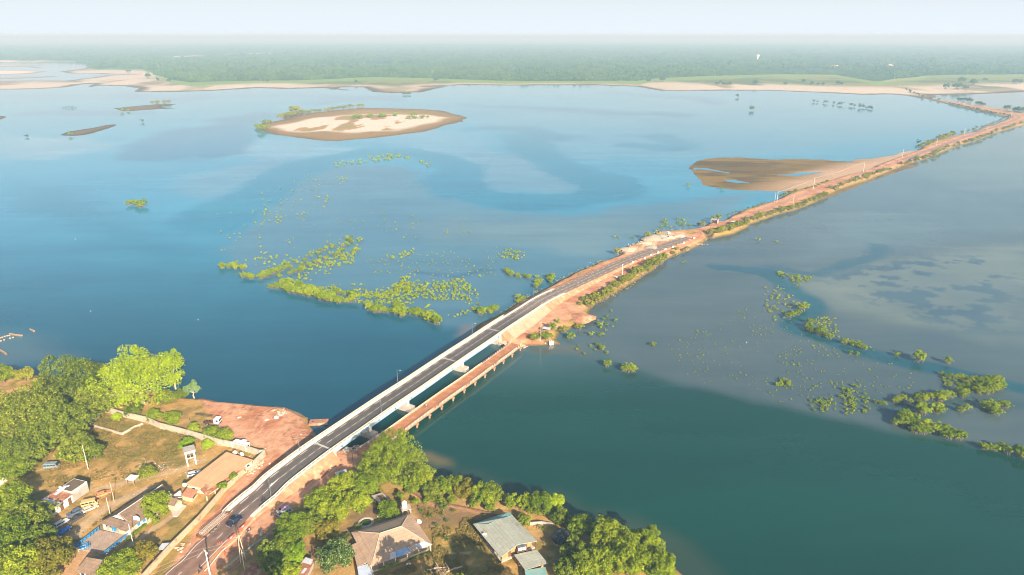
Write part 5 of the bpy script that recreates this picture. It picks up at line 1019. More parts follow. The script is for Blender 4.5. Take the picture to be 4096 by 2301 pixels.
bank_row(pts(c6, [(1520, 610), (1620, 560), (1700, 500), (1800, 450), (1900, 400), (2010, 325)]), 40, 1.5, 2.7, 'green shrub in the row between the red track and the water', 'shrubs between the red track and the water', 2.0, 1.0)
bank_row(pts(c6, [(2020, 310), (2110, 270), (2230, 230)]), 6, 1.2, 1.9, 'dry shrub on the straw coloured bank below the barriers', 'dry shrubs below the barriers', 2.0, .9)
bank_row(pts(c7, [(1030, 805), (1150, 780), (1270, 740), (1370, 705)]), 19, 2.0, 3.0, 'green shrub in the dense clump where the asphalt ends', 'shrubs where the asphalt ends', 1.5, 1.4)
bank_row(pts(c7, [(1360, 690), (1480, 650), (1650, 600), (1850, 540), (2000, 480), (2120, 425)]), 38, 2.0, 3.1, 'green shrub in the unbroken row along the right side of the causeway', 'shrubs along the right side of the causeway', 1.5, 1.2)
bank_row(pts(c7, [(2180, 390), (2300, 340), (2400, 290), (2576, 235)]) + pts(k7, [(160, 1135), (300, 1090), (500, 1020)]), 16, 2.0, 3.2, 'green shrub beyond the grassy gap on the right side of the causeway', 'shrubs beyond the grassy gap', 1.5, 1.2)
bank_row(pts(k7, [(400, 1050), (560, 1000), (720, 940), (830, 910)]), 14, 2.0, 3.2, 'green shrub above the dark mud strip', 'shrubs above the dark mud strip', 1.5, 1.4)
bank_row(pts(k7, [(980, 850), (1100, 805), (1280, 750), (1420, 700), (1520, 655)]), 18, 2.2, 3.6, 'green shrub past the dark mud strip on the causeway', 'shrubs past the dark mud strip', 1.5, 1.6)
bank_row(pts(k7, [(1530, 640), (1700, 585), (1850, 545), (1990, 500), (2200, 420), (2400, 350), (2600, 310), (2740, 250)]), 38, 2.3, 3.6, 'dark green shrub on the outer side toward the causeway bend', 'shrubs toward the causeway bend', 1.0, 2.5)
LS = pts(k7, [(1235, 625), (1300, 590), (1400, 545)]); bank_row(LS[::-1], 9, 2.6, 4.2, 'dark bush by the water where the causeway trees begin', 'bushes at the start of the causeway trees', 1.0, 2.5)
for x, y, R in ((1450, 525, 4.5), (1500, 515, 5), (1550, 500, 5), (1600, 485, 5), (1640, 470, 4)): mtree(k7(x, y, 1.5), R, 'flat topped thorn tree on the far side of the causeway', 'flat topped thorn trees on the causeway', L_SHRUB, 'thorn_tree', 'tree')
bank_row(pts(k7, [(1700, 445), (1830, 425), (1960, 385), (2060, 350), (2150, 320), (2300, 262)])[::-1], 17, 1.9, 3.0, 'dark bush on the far side of the causeway before the bend', 'bushes on the far side before the bend', 1.0, 2.0)
bank_row(pts(k7, [(2350, 240), (2400, 215), (2200, 185), (2000, 143), (1800, 98), (1600, 52)]), 46, 1.8, 2.8, 'dark bush on the near bank of the back causeway', 'bushes on the near bank of the back causeway', -1.5, 2.0, L_FAR)
bank_row(pts(k6, [(1750, 712), (1650, 690), (1520, 640), (1450, 602)]), 16, 2, 3.4, 'dark bush beside the road crossing the far beach', 'bushes beside the far beach road', -2, 3, L_FAR)
for x, y, R in ((1720, 25, 5), (1780, 30, 6), (1850, 45, 6), (1970, 70, 6), (2030, 85, 5), (2330, 140, 6), (2440, 160, 5), (2480, 165, 6), (2540, 170, 8)): mtree(k7(x, y, 1.5), R, 'tree on the outer side of the back causeway', 'trees on the outer side of the back causeway', L_FAR, 'thorn_tree', 'tree')
bank_row(pts(c7, [(1180, 635), (1330, 580), (1480, 540), (1560, 500)])[::-1], 9, 1.0, 1.9, 'low bush on the grassy left bank past the ruined shelter', 'bushes on the left bank past the shelter', 1.0, .8)
bank_row(pts(c7, [(1690, 455), (1760, 420), (1850, 400), (1950, 375), (2080, 330), (2150, 310)])[::-1], 16, 1.4, 2.8, 'bush on the left bank between road and mud flat', 'bushes between the road and the mud flat', -1.0, 1.2)
for lab, f, x, y, R, m, z in (('round bright green bush left of the weathered pole', c6, 790, 1085, 2.6, L_MANG, 1.4), ('round bright green bush right of the weathered pole', c6, 905, 1085, 2.6, L_MID, 1.4), ('round green tree beside the wooden stall ruin', c6, 960, 985, 2.4, L_MANG, 2), ('slim yellow green tree by the heap of red earth', c6, 1018, 920, 1.2, L_LIME, 2), ('green bush on the shore below the red earth heap', c6, 1070, 1000, 1.9, L_SHRUB, 1.2), ('round green bush at the waterline of the red spit', c6, 1210, 975, 2.0, L_SHRUB, .4),
                          ('yellowish bush on the rocky point of the works yard', cF, 720, 520, 2.6, L_SHRUB, 1.8), ('thin leafed tree at the near corner of the works yard', cF, 88, 860, 2.2, L_SHRUB, .6), ('small tree with dark stem left of the ruined shelter', cF, 1852, 290, 2.4, L_SHRUB, 1.6), ('bright green tree behind the ruined shelter', cF, 2185, 150, 2.6, L_MANG, 2), ('small reddish bush near the ruined shelter', cF, 1765, 285, 1.5, L_OLIVE, 1.0), ('leafy bush leaning on the ruined shelter wall', cF, 2080, 175, 2.2, L_SHRUB, 2), ('lone small green tree on the red verge', c7, 2155, 358, 1.9, L_MANG, 2.1), ('small green tree beside the lone one on the red verge', c7, 2298, 320, 1.8, L_MANG, 2.1)):
    mtree(f(x, y, z), R, lab, None, m, 'causeway_shrub', 'shrub')

# ------------------------------------------------------------------ sand island growth
along(k4, [(490, 488), (560, 475), (620, 462), (700, 450)], 15, 6, 4.6, 6.6, 'green bush in the thicket at the left end of the sand island', 'thicket on the sand island', mtree, .5, L_SHRUB, name='island_bush', cat='bush')
mtree(k4(610, 445, 1), 10, 'tree standing above the thicket on the sand island', None, L_SHRUB, 'island_tree', 'tree')
along(k4, [(270, 562), (310, 568), (350, 590), (370, 588)], 7, 4, 3.4, 5, 'green bush on the left tip of the sand island', 'bushes on the left tip of the sand island', mtree, .2, L_MANG, name='island_bush', cat='bush')
along(k4, [(315, 527), (380, 520)], 4, 3, 2.6, 4, 'green bush on the inner shore of the sand island tip', 'bushes on the inner shore of the island tip', mtree, .2, L_MANG, name='island_bush', cat='bush')
along(k4, [(740, 430), (860, 425), (920, 410), (1060, 393), (1190, 382)], 22, 3, 2.6, 4.2, 'dark bush in the line along the back of the sand island', 'bushes along the back of the sand island', mtree, .3, L_SHRUB, name='island_bush', cat='bush')
along(k4, [(1040, 492), (1120, 488), (1180, 478), (1300, 470), (1370, 472), (1430, 458)], 14, 6, 2.5, 5, 'low green scrub on the white sand of the island', 'low scrub on the white sand', mtree, .9, L_MANG, name='island_bush', cat='bush')
along(k4, [(1560, 484), (1660, 484), (1750, 482)], 8, 3, 2.5, 4, 'low scrub on the right half of the white sand', 'low scrub on the right of the white sand', mtree, .9, L_MANG, name='island_bush', cat='bush'); mtree(k4(1625, 476, 1), 6, 'small tree on the right half of the white sand', None, L_SHRUB, 'island_tree', 'tree')
along(k3, [(1455, 628), (1520, 618), (1580, 620)], 7, 4, 3, 4.6, 'green bush on the forked mud bar at the far left', 'bushes on the forked mud bar', mtree, .4, L_SHRUB, name='island_bush', cat='bush')
for x, y in ((1140, 697), (1205, 694), (660, 924)): mbush(k3(x, y), 4, 'yellow green bush at the waterline of a far left mud bar', 'bushes at the far left mud bars')

# ------------------------------------------------------------------ trees standing apart on the far shore
for f, x, y, R in ((k6, 50, 550, 9), (k6, 330, 552, 9), (k6, 497, 535, 9), (k6, 575, 553, 8), (k6, 638, 555, 8), (k6, 685, 555, 7), (k6, 818, 550, 10), (k6, 855, 553, 7), (k6, 1830, 590, 13), (k6, 1930, 595, 14), (k6, 2020, 600, 11), (k6, 2085, 560, 15), (k6, 1980, 540, 15), (k6, 2480, 545, 14), (k6, 2520, 540, 12), (k6, 2200, 520, 9), (k5, 2030, 552, 9), (k5, 2065, 540, 8), (k5, 2090, 555, 8), (k5, 2115, 553, 7), (k5, 2148, 555, 9), (k5, 2390, 550, 11), (k5, 1390, 530, 9), (k5, 1520, 525, 14), (k4, 1810, 155, 11), (k4, 1125, 168, 8), (k4, 370, 160, 9), (k3, 1205, 320, 12), (k3, 1390, 375, 13), (k3, 1480, 400, 9), (k3, 1585, 405, 9)):
    mtree(f(x, y + 12, 2.2), R * .68, 'dark round tree standing apart on the grass of the far shore', 'trees standing apart on the far shore', L_FAR, 'field_tree', 'tree')

# ------------------------------------------------------------------ the woods behind the far shore, one mass to the horizon
rs = np.random.RandomState(5); temps = []
for k in range(8):
    c, r, q = clumps(700 + k, 1.0, .8, 7, .48, -.2); temps.append(leaf_quads(c, r, 8, .75, q)[0])
wl = []; d = 1350.0
rows = []
while d < 11500:
    sp = 9.5 * (d / 2000) ** .85; na = int(d * 1.62 / sp); az = np.radians(-46) + np.radians(92) * (np.arange(na) + rs.uniform(-.45, .45, na)) / na; dd = d + rs.uniform(-.5, .5, na) * sp * 1.2
    x = dd * np.sin(az); y = dd * np.cos(az); w = wood_d(x, y); px = 2048 + FPX * x / (y * math.cos(PITCH) + CZ * math.sin(PITCH)); ok = (y > w + rs.uniform(-6, 25, na)) & (px > -150) & (px < 4250)
    g = fbm(x * .004, y * .0016, 303, 3); ok &= (g > .33) | (y < w + 120); rd = np.abs(px - np.interp(y, [1900, 2600], [3589, 3640])) < 14; ok &= ~(rd & (y < 2700)); ok &= ~((np.abs((y - 3550) - (px - 3700) * .4) < 130) & (px > 3730) & (y < 4200))
    ok &= inside(x, y, FAR)
    low = (px > 2900) & (px < 3560) & (y < w + 330)
    hgt = np.where(low, 3.5, 8.0) * (.75 + .9 * fbm(x * .02, y * .008, 305, 2)) * rs.uniform(.7, 1.3, na) * np.where(rs.uniform(size=na) < .08, 1.75, 1.0); sw = sp * rs.uniform(.45, .85, na) * np.where(low, .75, 1)
    for i in np.nonzero(ok)[0]: wl.append((x[i], y[i], 2.5, sw[i], sw[i], hgt[i], int(rs.randint(8)), rs.uniform(0, 6)))
    d += sp * 1.05
tag(mass_mesh('far_woods', wl, temps, L_WOOD), kind='stuff')
print('woods', len(wl), 'field', len(field), 'objects', len(bpy.data.objects))
# ================================================================== BUILDINGS
M_TAN = pmat('tan_metal_roof', (.50, .35, .235), .6, .14, .35, 3, .1, stain=(.36, .23, .14), stain_amt=.15, seams=(2.3, 1.05))
M_GREENR = pmat('green_grey_metal_roof', (.42, .44, .36), .55, .12, .4, 3, .1, stain=(.34, .29, .21), stain_amt=.3, seams=(2.4, 1.0)); M_TEAL = pmat('teal_metal_roof', (.22, .42, .38), .55, .15, .5, 3, .1, stain=(.35, .36, .3), stain_amt=.4)
M_BROWNR = pmat('brown_fibre_roof', (.27, .185, .125), .9, .2, .6, 4, .15, stain=(.17, .12, .085), stain_amt=.4, seams=(1.2, .9)); M_ORR = pmat('orange_clay_metal_roof', (.66, .385, .205), .75, .08, .3, 3, .1, seams=(.9, 6.0))
M_RUST = pmat('rusted_sheet', (.36, .15, .08), .85, .35, .8, 4, .2, stain=(.55, .36, .24), stain_amt=.5, stain_scale=.7); M_ZINC = pmat('zinc_sheet', (.56, .60, .64), .45, .15, .8, 4, .1, stain=(.4, .3, .22), stain_amt=.2); M_BLUES = pmat('blue_sheet', (.22, .42, .72), .5, .12, .8, 4, .1, stain=(.5, .55, .6), stain_amt=.3)
M_CREAM = pmat('cream_wall', (.62, .51, .34), .9, .1, .5, 4, .1, stain=(.55, .42, .28), stain_amt=.3); M_WHITEW = pmat('white_wall', (.72, .68, .60), .9, .06, .5, 4, .1, stain=(.6, .5, .38), stain_amt=.2); M_MUDW = pmat('mud_wall', (.40, .26, .11), .95, .25, .8, 4, .3); M_OLDW = pmat('stained_wall', (.52, .45, .34), .95, .15, .5, 4, .2, stain=(.28, .23, .16), stain_amt=.55, stain_scale=.5)
M_TANW = pmat('tan_stained_wall', (.56, .42, .27), .95, .15, .5, 4, .2, stain=(.26, .19, .12), stain_amt=.5, stain_scale=.5); M_GLASS = pmat('dark_glass', (.025, .03, .035), .15, .1, 1, spec=.6, bump=0); M_DOOR = pmat('brown_door', (.16, .085, .045), .7, .2, 2); M_BLUE = pmat('bright_blue_paint', (.02, .25, .58), .55, .15, 1.5); M_FLOOR = pmat('worn_paving', (.48, .36, .27), .9, .2, .6, 4, .2, seams=(.8, .5)); M_BLACKT = pmat('black_tarp', (.035, .037, .045), .45, .3, 1.2, 4, .4); M_BLOCK = pmat('grey_block', (.42, .38, .33), .95, .2, .8, 4, .2)
M_WHITE = pmat('white_paint', (.86, .86, .84), .4, .05, 1); M_BARE = pmat('bare_wood', (.40, .30, .2), .9, .25, 1.5)
V3 = Vector
def quad_in(q, d):
    """the quad moved inward by d"""
    c = sum(q, V3((0, 0, 0))) / len(q); o = []
    for i in range(len(q)):
        a = (q[i - 1] - q[i]); b = (q[(i + 1) % len(q)] - q[i]); a.z = b.z = 0; a.normalize(); b.normalize(); s = abs(a.x * b.y - a.y * b.x); o.append(q[i] + (a + b) * (d / max(.3, s)))
    return o
def setz(q, z): return [V3((v[0], v[1], z)) for v in q]
class House:
    def __init__(s, name, label, q, cat='house', group=None):
        q = [V3(v) for v in q]; c = sum(q, V3((0, 0, 0))) / len(q); e = q[1] - q[0]
        s.t = thing(name, label, cat, (c.x, c.y, GZ), math.atan2(e.y, e.x), group); s.l = local(s.t)
    def L(s, vs): return [s.l(v) for v in vs]
    def prism(s, name, m, q, z0, z1, parent=None, label=None):
        n = len(q); a = s.L(setz(q, z0)); b = s.L(setz(q, z1)); mb = MB(); mb.poly(a + b, [tuple(range(n - 1, -1, -1)), tuple(range(n, 2 * n))] + [(i, (i + 1) % n, (i + 1) % n + n, i + n) for i in range(n)]); o = mb.build(name, m, parent or s.t)
        if label: o['label'] = label
        return o
    def sheets(s, name, m, faces, th=.12, parent=None, label=None):
        mb = MB()
        for f in faces: mb.slab(s.L([V3(v) for v in f]), th)
        o = mb.build(name, m, parent or s.t)
        if label: o['label'] = label
        return o
    def hip(s, name, m, e, r, th=.14):
        """e: four eave corners in order, r: two ridge ends (r[0] by e0/e3, r[1] by e1/e2)"""
        return s.sheets(name, m, [(e[0], e[1], r[1], r[0]), (e[1], e[2], r[1]), (e[2], e[3], r[0], r[1]), (e[3], e[0], r[0])], th)
    def on_wall(s, name, m, a, b, u, w, z0, z1, d=.06, parent=None, frame=None):
        a = s.l(setz([a], GZ)[0]); b = s.l(setz([b], GZ)[0]); c = a.lerp(b, u); e = (b - a); ang = math.atan2(e.y, e.x); mb = MB()
        mb.box((c.x, c.y, (z0 + z1) / 2 - GZ), (w, d * 2, z1 - z0), ang); o = mb.build(name, m, parent or s.t)
        if frame: f = MB(); k = d * 2.6; [f.box((c.x + math.cos(ang) * x, c.y + math.sin(ang) * x, zz - GZ), (ww, k, hh), ang) for x, zz, ww, hh in ((0, z1 + .05, w + .3, .12), (0, z0 - .05, w + .3, .12), (-w / 2 - .08, (z0 + z1) / 2, .12, z1 - z0), (w / 2 + .08, (z0 + z1) / 2, .12, z1 - z0))]; f.build('frame', frame, o)
        return o
    def posts(s, m, a, b, n, z1, r=.14, u0=0., u1=1.):
        for i in range(n): c = s.l(V3(a).lerp(V3(b), u0 + (u1 - u0) * i / max(1, n - 1))); mb = MB(); mb.box((c.x, c.y, (z1 - GZ) / 2), (r * 2, r * 2, z1 - GZ)); mb.build('post', m, s.t)
    def low_wall(s, name, m, a, b, h, th=.2):
        a = s.l(setz([a], GZ)[0]); b = s.l(setz([b], GZ)[0]); c = (a + b) / 2; e = b - a; mb = MB(); mb.box((c.x, c.y, h / 2), (e.length, th, h), math.atan2(e.y, e.x)); return mb.build(name, m, s.t)

# tan hipped house
e = pts(cG, [(225, 742), (1215, 420), (1565, 940), (530, 1312)], 4.7)
h = House('house', 'large house with tan hipped metal roof, pillared verandah and a blue patch sheet', e)
inn = setz(quad_in(e, 1.9), 5.35); r = [cG(700, 757, 7.7), cG(1055, 641, 7.7)]
h.sheets('verandah_roof', M_TAN, [(e[i], e[(i + 1) % 4], inn[(i + 1) % 4], inn[i]) for i in range(4)], .12)
up = setz(quad_in(e, 1.75), 5.52); rf = h.hip('roof', M_TAN, up, r, .14)
mb = MB(); L = h.L(r + up)
for a, b in ((0, 1), (0, 2), (0, 5), (1, 3), (1, 4)): mb.tube(L[a] + V3((0, 0, .05)), L[b] + V3((0, 0, .05)), .11, n=6)
mb.build('ridge_cap', pmat('ridge_tan', (.56, .42, .30), .6, .1), rf)
wq = quad_in(e, 2.5); h.prism('wall', M_CREAM, wq, GZ, 5.3); h.prism('floor_slab', M_CONC, quad_in(e, .55), GZ - .2, GZ + .3)
pe = quad_in(e, .55); h.posts(M_CREAM, pe[3], pe[2], 6, 4.65, .16); h.posts(M_CREAM, pe[2], pe[1], 5, 4.65, .16, .2, 1.); h.posts(M_CREAM, pe[3], pe[0], 5, 4.65, .16, .2, 1.)
for u0, u1 in ((.16, .40), (.44, .60), (.64, .97)): h.low_wall('balustrade', M_CREAM, pe[3].lerp(pe[2], u0), pe[3].lerp(pe[2], u1), 1.05)
for u, w in ((.12, 1.0), (.5, 1.0), (.86, 1.0)): h.on_wall('door', M_DOOR, wq[3], wq[2], u, w, GZ + .3, 4.3, .07)
for u in (.28, .38, .64, .74): h.on_wall('window', M_GLASS, wq[3], wq[2], u, 1.1, 3.2, 4.4, .06, frame=M_WHITE)
for u in (.3, .7): h.on_wall('window', M_GLASS, wq[2], wq[1], u, 1.1, 3.2, 4.4, .06, frame=M_WHITE); h.on_wall('window', M_GLASS, wq[0], wq[3], u, 1.1, 3.2, 4.4, .06, frame=M_WHITE)
def on_roof(u0, u1, v0, v1, a, b, c, d, dz): return [a.lerp(b, u0).lerp(d.lerp(c, u0), v0) + V3((0, 0, dz)), a.lerp(b, u1).lerp(d.lerp(c, u1), v0) + V3((0, 0, dz)), a.lerp(b, u1).lerp(d.lerp(c, u1), v1) + V3((0, 0, dz)), a.lerp(b, u0).lerp(d.lerp(c, u0), v1) + V3((0, 0, dz))]
E_ = (e[3], e[2], inn[2], inn[3])
h.sheets('roof_patch', M_BLUES, [on_roof(.43, .64, -.02, .93, *E_, .08)], .03, label='bright blue roofing sheet'); h.sheets('roof_patch', M_ZINC, [on_roof(.32, .42, .0, .9, *E_, .07)], .03, label='pale grey roofing sheet'); h.sheets('roof_patch', M_ZINC, [on_roof(.80, .99, -.01, .9, *E_, .06)], .03, label='weathered grey roofing sheet at the corner')
for u in (.665, .70, .735, .77): h.sheets('skylight_strip', M_WHITE, [on_roof(u, u + .008, .1, .9, *E_, .06)], .02)
a = pts(cG, [(230, 950), (322, 932), (505, 1258), (325, 1308)], 4.0); a[1].z = a[2].z = 4.6
h.sheets('annex_roof', M_TAN, [a], .12); h.prism('annex_wall', M_CREAM, quad_in(a, .4), GZ, 3.9)
b = pts(cG, [(325, 1310), (495, 1262), (640, 1500), (360, 1520)], 4.1); h.sheets('annex_roof', pmat('pale_blue_sheet', (.52, .60, .70), .5, .15, .6, 4, .1, stain=(.36, .25, .18), stain_amt=.25), [b], .1, label='pale blue sheet roof of the annex'); h.prism('annex_wall', M_WHITEW, quad_in(b, .35), GZ, 3.95)

# green grey roofed house
e = pts(c4, [(450, 968), (708, 1280), (1052, 1128), (822, 890)], 4.6); rg = [c4(697, 918, 6.6), c4(872, 1160, 6.6)]
h = House('house', 'house with long grey green gabled metal roof and brown mud walls', e)
h.sheets('roof', M_GREENR, [(e[0], e[1], rg[1], rg[0]), (e[2], e[3], rg[0], rg[1])], .14); ap = c4(780, 855, 4.7)
h.sheets('rear_roof', M_TEAL, [(c4(450, 966, 4.55), c4(590, 970, 6.0), rg[0] + V3((0, 0, -.15)), c4(820, 886, 4.9), ap)], .1, label='teal lower slope at the back of the roof')
wq = quad_in(e, 1.2); h.prism('wall', M_MUDW, wq, GZ, 4.55); g = h.L([setz([wq[1]], 4.5)[0], setz([wq[2]], 4.5)[0], rg[1] + V3((0, 0, -.3)) + (rg[0] - rg[1]).normalized() * .9]); k_ = (h.l(rg[0]) - h.l(rg[1])).normalized() * .25
MB().poly(g + [v + k_ for v in g], [(0, 1, 2), (5, 4, 3), (0, 3, 4, 1), (1, 4, 5, 2), (2, 5, 3, 0)]).build('gable', M_MUDW, h.t)
h.prism('floor_slab', M_CONC, quad_in(e, .5), GZ - .2, GZ + .2); pe = quad_in(e, .35); h.posts(M_DOOR, pe[0], pe[1], 8, 4.5, .10); h.posts(M_DOOR, pe[1], pe[2], 3, 4.6, .10)
for u in (.25, .55, .8): h.on_wall('door', M_DOOR, wq[1], wq[2], u, .9, GZ + .2, 4.1, .06)
for u in (.15, .4, .7): h.on_wall('window', M_GLASS, wq[0], wq[1], u, 1.0, 3.1, 4.1, .06, frame=M_BARE)
a = pts(c4, [(833, 1256), (1046, 1208), (1150, 1335), (936, 1398)], 4.2); h2 = House('outbuilding', 'lower annex with flat grey green metal roof in front of the gabled house', a, 'outbuilding')
h2.sheets('roof', M_GREENR, [a], .12); h2.prism('wall', M_MUDW, quad_in(a, .9), GZ, 4.05); pe = quad_in(a, .25); h2.posts(M_BARE, pe[0], pe[3], 4, 4.1, .1)
b = pts(c4, [(934, 1402), (1128, 1370), (1165, 1560), (960, 1580)], 4.0); h2 = House('outbuilding', 'teal roofed shed at the bottom edge below the grey green annex', b, 'outbuilding'); h2.sheets('roof', M_TEAL, [b], .12); h2.prism('wall', M_MUDW, quad_in(b, .5), GZ, 3.85); h2.on_wall('door', M_DOOR, b[3], b[0], .5, .9, GZ, 3.8, .05)

# long brown roofed house with the blue porch
e0 = cB(888, 690, 4.7); e1 = cB(1295, 806, 4.7); f1 = cB(1990, 320, 4.7); b1 = cB(1730, 70, 4.7); ra = cB(1160, 567, 6.9); rb = cB(1815, 66, 6.9)
b1 = e0 + (f1 - e1); rb = ra + (f1 - e1) * .92
h = House('house', 'long house with a dark brown ridged roof and a blue trimmed porch', [e0, e1, f1, b1])
cen = (e0 + e1) / 2; low = ra.lerp(rb, .03); gl = cB(1055, 606, 5.6); gr = cB(1285, 675, 5.6); gl2 = gl; gr2 = gr
h.sheets('roof', M_BROWNR, [(e1, f1, rb, ra, gr), (b1, e0, gl, ra, rb), (e0, e1, gr, gl), (f1, b1, rb)], .14)
mb = MB(); k = (rb - ra).normalized() * .3; q = h.L([gl + k, gr + k, ra + k * .5]); mb.poly(q + [v + V3((.2, 0, 0)) for v in q], [(0, 1, 2), (5, 4, 3), (0, 3, 4, 1), (1, 4, 5, 2), (2, 5, 3, 0)]); mb.build('gable', M_WHITEW, h.t)
mb = MB(); q = h.L([ra, rb]); mb.tube(q[0], q[1], .1, n=6); mb.build('ridge_cap', pmat('ridge_white', (.7, .66, .6), .7, .1), h.t)
wq = quad_in([e0, e1, f1, b1], .8); ax = (f1 - e1).normalized(); wq2 = [wq[0] + ax * 2.6, wq[1] + ax * 2.6, wq[2], wq[3]]; h.prism('wall', M_CREAM, wq2, GZ, 4.6); h.prism('plinth', M_CONC, quad_in([e0, e1, f1, b1], .5), GZ - .2, GZ + .25)
h.posts(M_WHITEW, wq[0], wq[1], 2, 4.6, .25, 0, 1); c_ = wq[0].lerp(wq[1], .35); h.posts(M_BLUE, c_, wq[0].lerp(wq[1], .42), 2, 4.6, .22); h.low_wall('porch_wall', M_CREAM, wq[0].lerp(wq[1], .62), wq[1], 1.3, .3); h.low_wall('porch_wall', M_CREAM, wq[0].lerp(wq[1], .2), wq[0].lerp(wq[1], .38), 1.0, .3)
for u in (.2, .75): h.on_wall('door', M_BLUE, wq2[0], wq2[1], u, 1.1, GZ + .2, 4.2, .06)
for u in (.08, .22, .36, .5, .7, .85): h.on_wall('window', M_BLUE if u < .3 else M_GLASS, wq2[1], wq2[2], u, 1.1, 3.0, 4.2, .06, frame=M_WHITE)
w0 = e1.lerp(f1, .80); w1 = f1; wd = (e1 - e0).normalized(); wing = [w0 - wd * 1.0, w0 + wd * 3.2, w1 + wd * 3.2, w1 - wd * 1.0]; wing = setz(wing, 4.4); rr = [(wing[0] + wing[3]) / 2 + V3((0, 0, 1.6)), (wing[1] + wing[2]) / 2 + V3((0, 0, 1.6))]
h.sheets('wing_roof', M_BROWNR, [(wing[0], wing[1], rr[1], rr[0]), (wing[2], wing[3], rr[0], rr[1])], .12); h.prism('wing_wall', M_CREAM, quad_in(wing, .4), GZ, 4.3)
q = pts(cB, [(545, 1062), (888, 800), (1318, 885), (985, 1152)], GZ); t = House('terrace', 'paved terrace with bright blue railings in front of the porch', q, 'terrace'); t.prism('floor', M_FLOOR, q, GZ - .1, GZ + .22)
def blue_rail(a, b, n):
    a = t.l(a) + V3((0, 0, .2)); b = t.l(b) + V3((0, 0, .2)); mb = MB(); mb.tube(a + V3((0, 0, .95)), b + V3((0, 0, .95)), .1, n=6); mb.tube(a + V3((0, 0, .45)), b + V3((0, 0, .45)), .07, n=6)
    for i in range(n + 1): c = a.lerp(b, i / n); mb.box(c + V3((0, 0, .5)), (.24, .24, 1.05))
    mb.build('railing', M_BLUE, t.t)
blue_rail(q[0], q[0].lerp(q[1], .56), 4); blue_rail(q[0].lerp(q[1], .6), q[1], 3); blue_rail(q[3], q[3].lerp(q[2], .45), 3); blue_rail(q[3].lerp(q[2], .5), q[2], 3); blue_rail(q[0], q[0].lerp(q[3], .32), 2)
t2 = thing('metal_frame_stack', 'stack of blue metal frames on the paved terrace', 'metal frames', cB(700, 1040, GZ + .22), .6)
for i in range(4):
    mb = MB(); c = V3((rnd.uniform(-1, 1), rnd.uniform(-.7, .7), .35)); [mb.tube(c + V3((sx * 1.0, sy * .7, sz * .3)), c + V3((ex * 1.0, ey * .7, ez * .3)), .06, n=5) for sx, sy, sz, ex, ey, ez in ((-1, -1, 1, 1, -1, 1), (1, -1, 1, 1, 1, 1), (1, 1, 1, -1, 1, 1), (-1, 1, 1, -1, -1, 1), (-1, -1, -1, -1, -1, 1), (1, 1, -1, 1, 1, 1), (1, -1, -1, 1, -1, 1), (-1, 1, -1, -1, 1, 1))]; mb.build('frame', M_BLUE if i else M_ZINC, t2)

# orange roofed long building
e = pts(cA, [(540, 152), (826, 237), (330, 562), (105, 490)], 4.8); e[0].z = e[3].z = 5.3; e[1].z = e[2].z = 4.4
e = [cA(540, 152, 5.3), cA(826, 237, 4.5), cA(345, 545, 4.5), cA(105, 489, 5.3)]
h = House('workshop', 'long building with a flat orange ribbed metal roof and rusty lean to strip', e, 'building')
h.sheets('roof', M_ORR, [e], .14); wq = quad_in(e, .35); h.prism('wall', M_CREAM, wq, GZ, 4.3)
s0 = [cA(690, 298, 4.35), cA(745, 320, 3.8), cA(330, 615, 3.8), cA(262, 545, 4.35)]; h.sheets('lean_to_roof', M_RUST, [[s0[0].lerp(s0[3], u), s0[1].lerp(s0[2], u), s0[1].lerp(s0[2], v), s0[0].lerp(s0[3], v)] for u, v in ((0, .3), (.305, .62), (.625, 1))], .06)
s1 = [cA(245, 520, 4.75), cA(290, 475, 4.8), cA(368, 510, 4.65), cA(320, 560, 4.6)]; h.sheets('roof_patch', M_RUST, [s1], .05, label='rusty sheets on the near corner of the orange roof')
h.posts(M_CREAM, s0[1], s0[2], 6, 3.75, .15); 
for u in (.1, .3, .5, .72, .9): h.on_wall('window', M_GLASS, wq[1], wq[2], u, 1.1, 3.0, 3.9, .06, frame=M_WHITE)
for u in (.2, .4, .62): h.on_wall('door', M_DOOR, wq[1], wq[2], u, 1.0, GZ, 3.9, .06)
for u in (.3, .7): h.on_wall('window', M_GLASS, wq[2], wq[3], u, 1.1, 3.1, 4.0, .06, frame=M_WHITE)
h.on_wall('door', M_WHITEW, wq[0], wq[1], .7, 1.2, GZ, 4.0, .06)
a = pts(cA, [(60, 610), (128, 524), (242, 556), (178, 640)], 3.9); h2 = House('outbuilding', 'small annex with rusty orange sheet roof at the end of the orange building', a, 'outbuilding'); h2.sheets('roof', pmat('rusty_orange_sheet', (.55, .27, .15), .8, .2, .8, 4, .2, stain=(.30, .12, .06), stain_amt=.4), [a], .08); h2.prism('wall', M_CREAM, quad_in(a, .3), GZ, 3.8)
for u in (.25, .5, .75): h2.on_wall('window', M_GLASS, quad_in(a, .3)[2], quad_in(a, .3)[3], u, .7, 2.9, 3.6, .06)

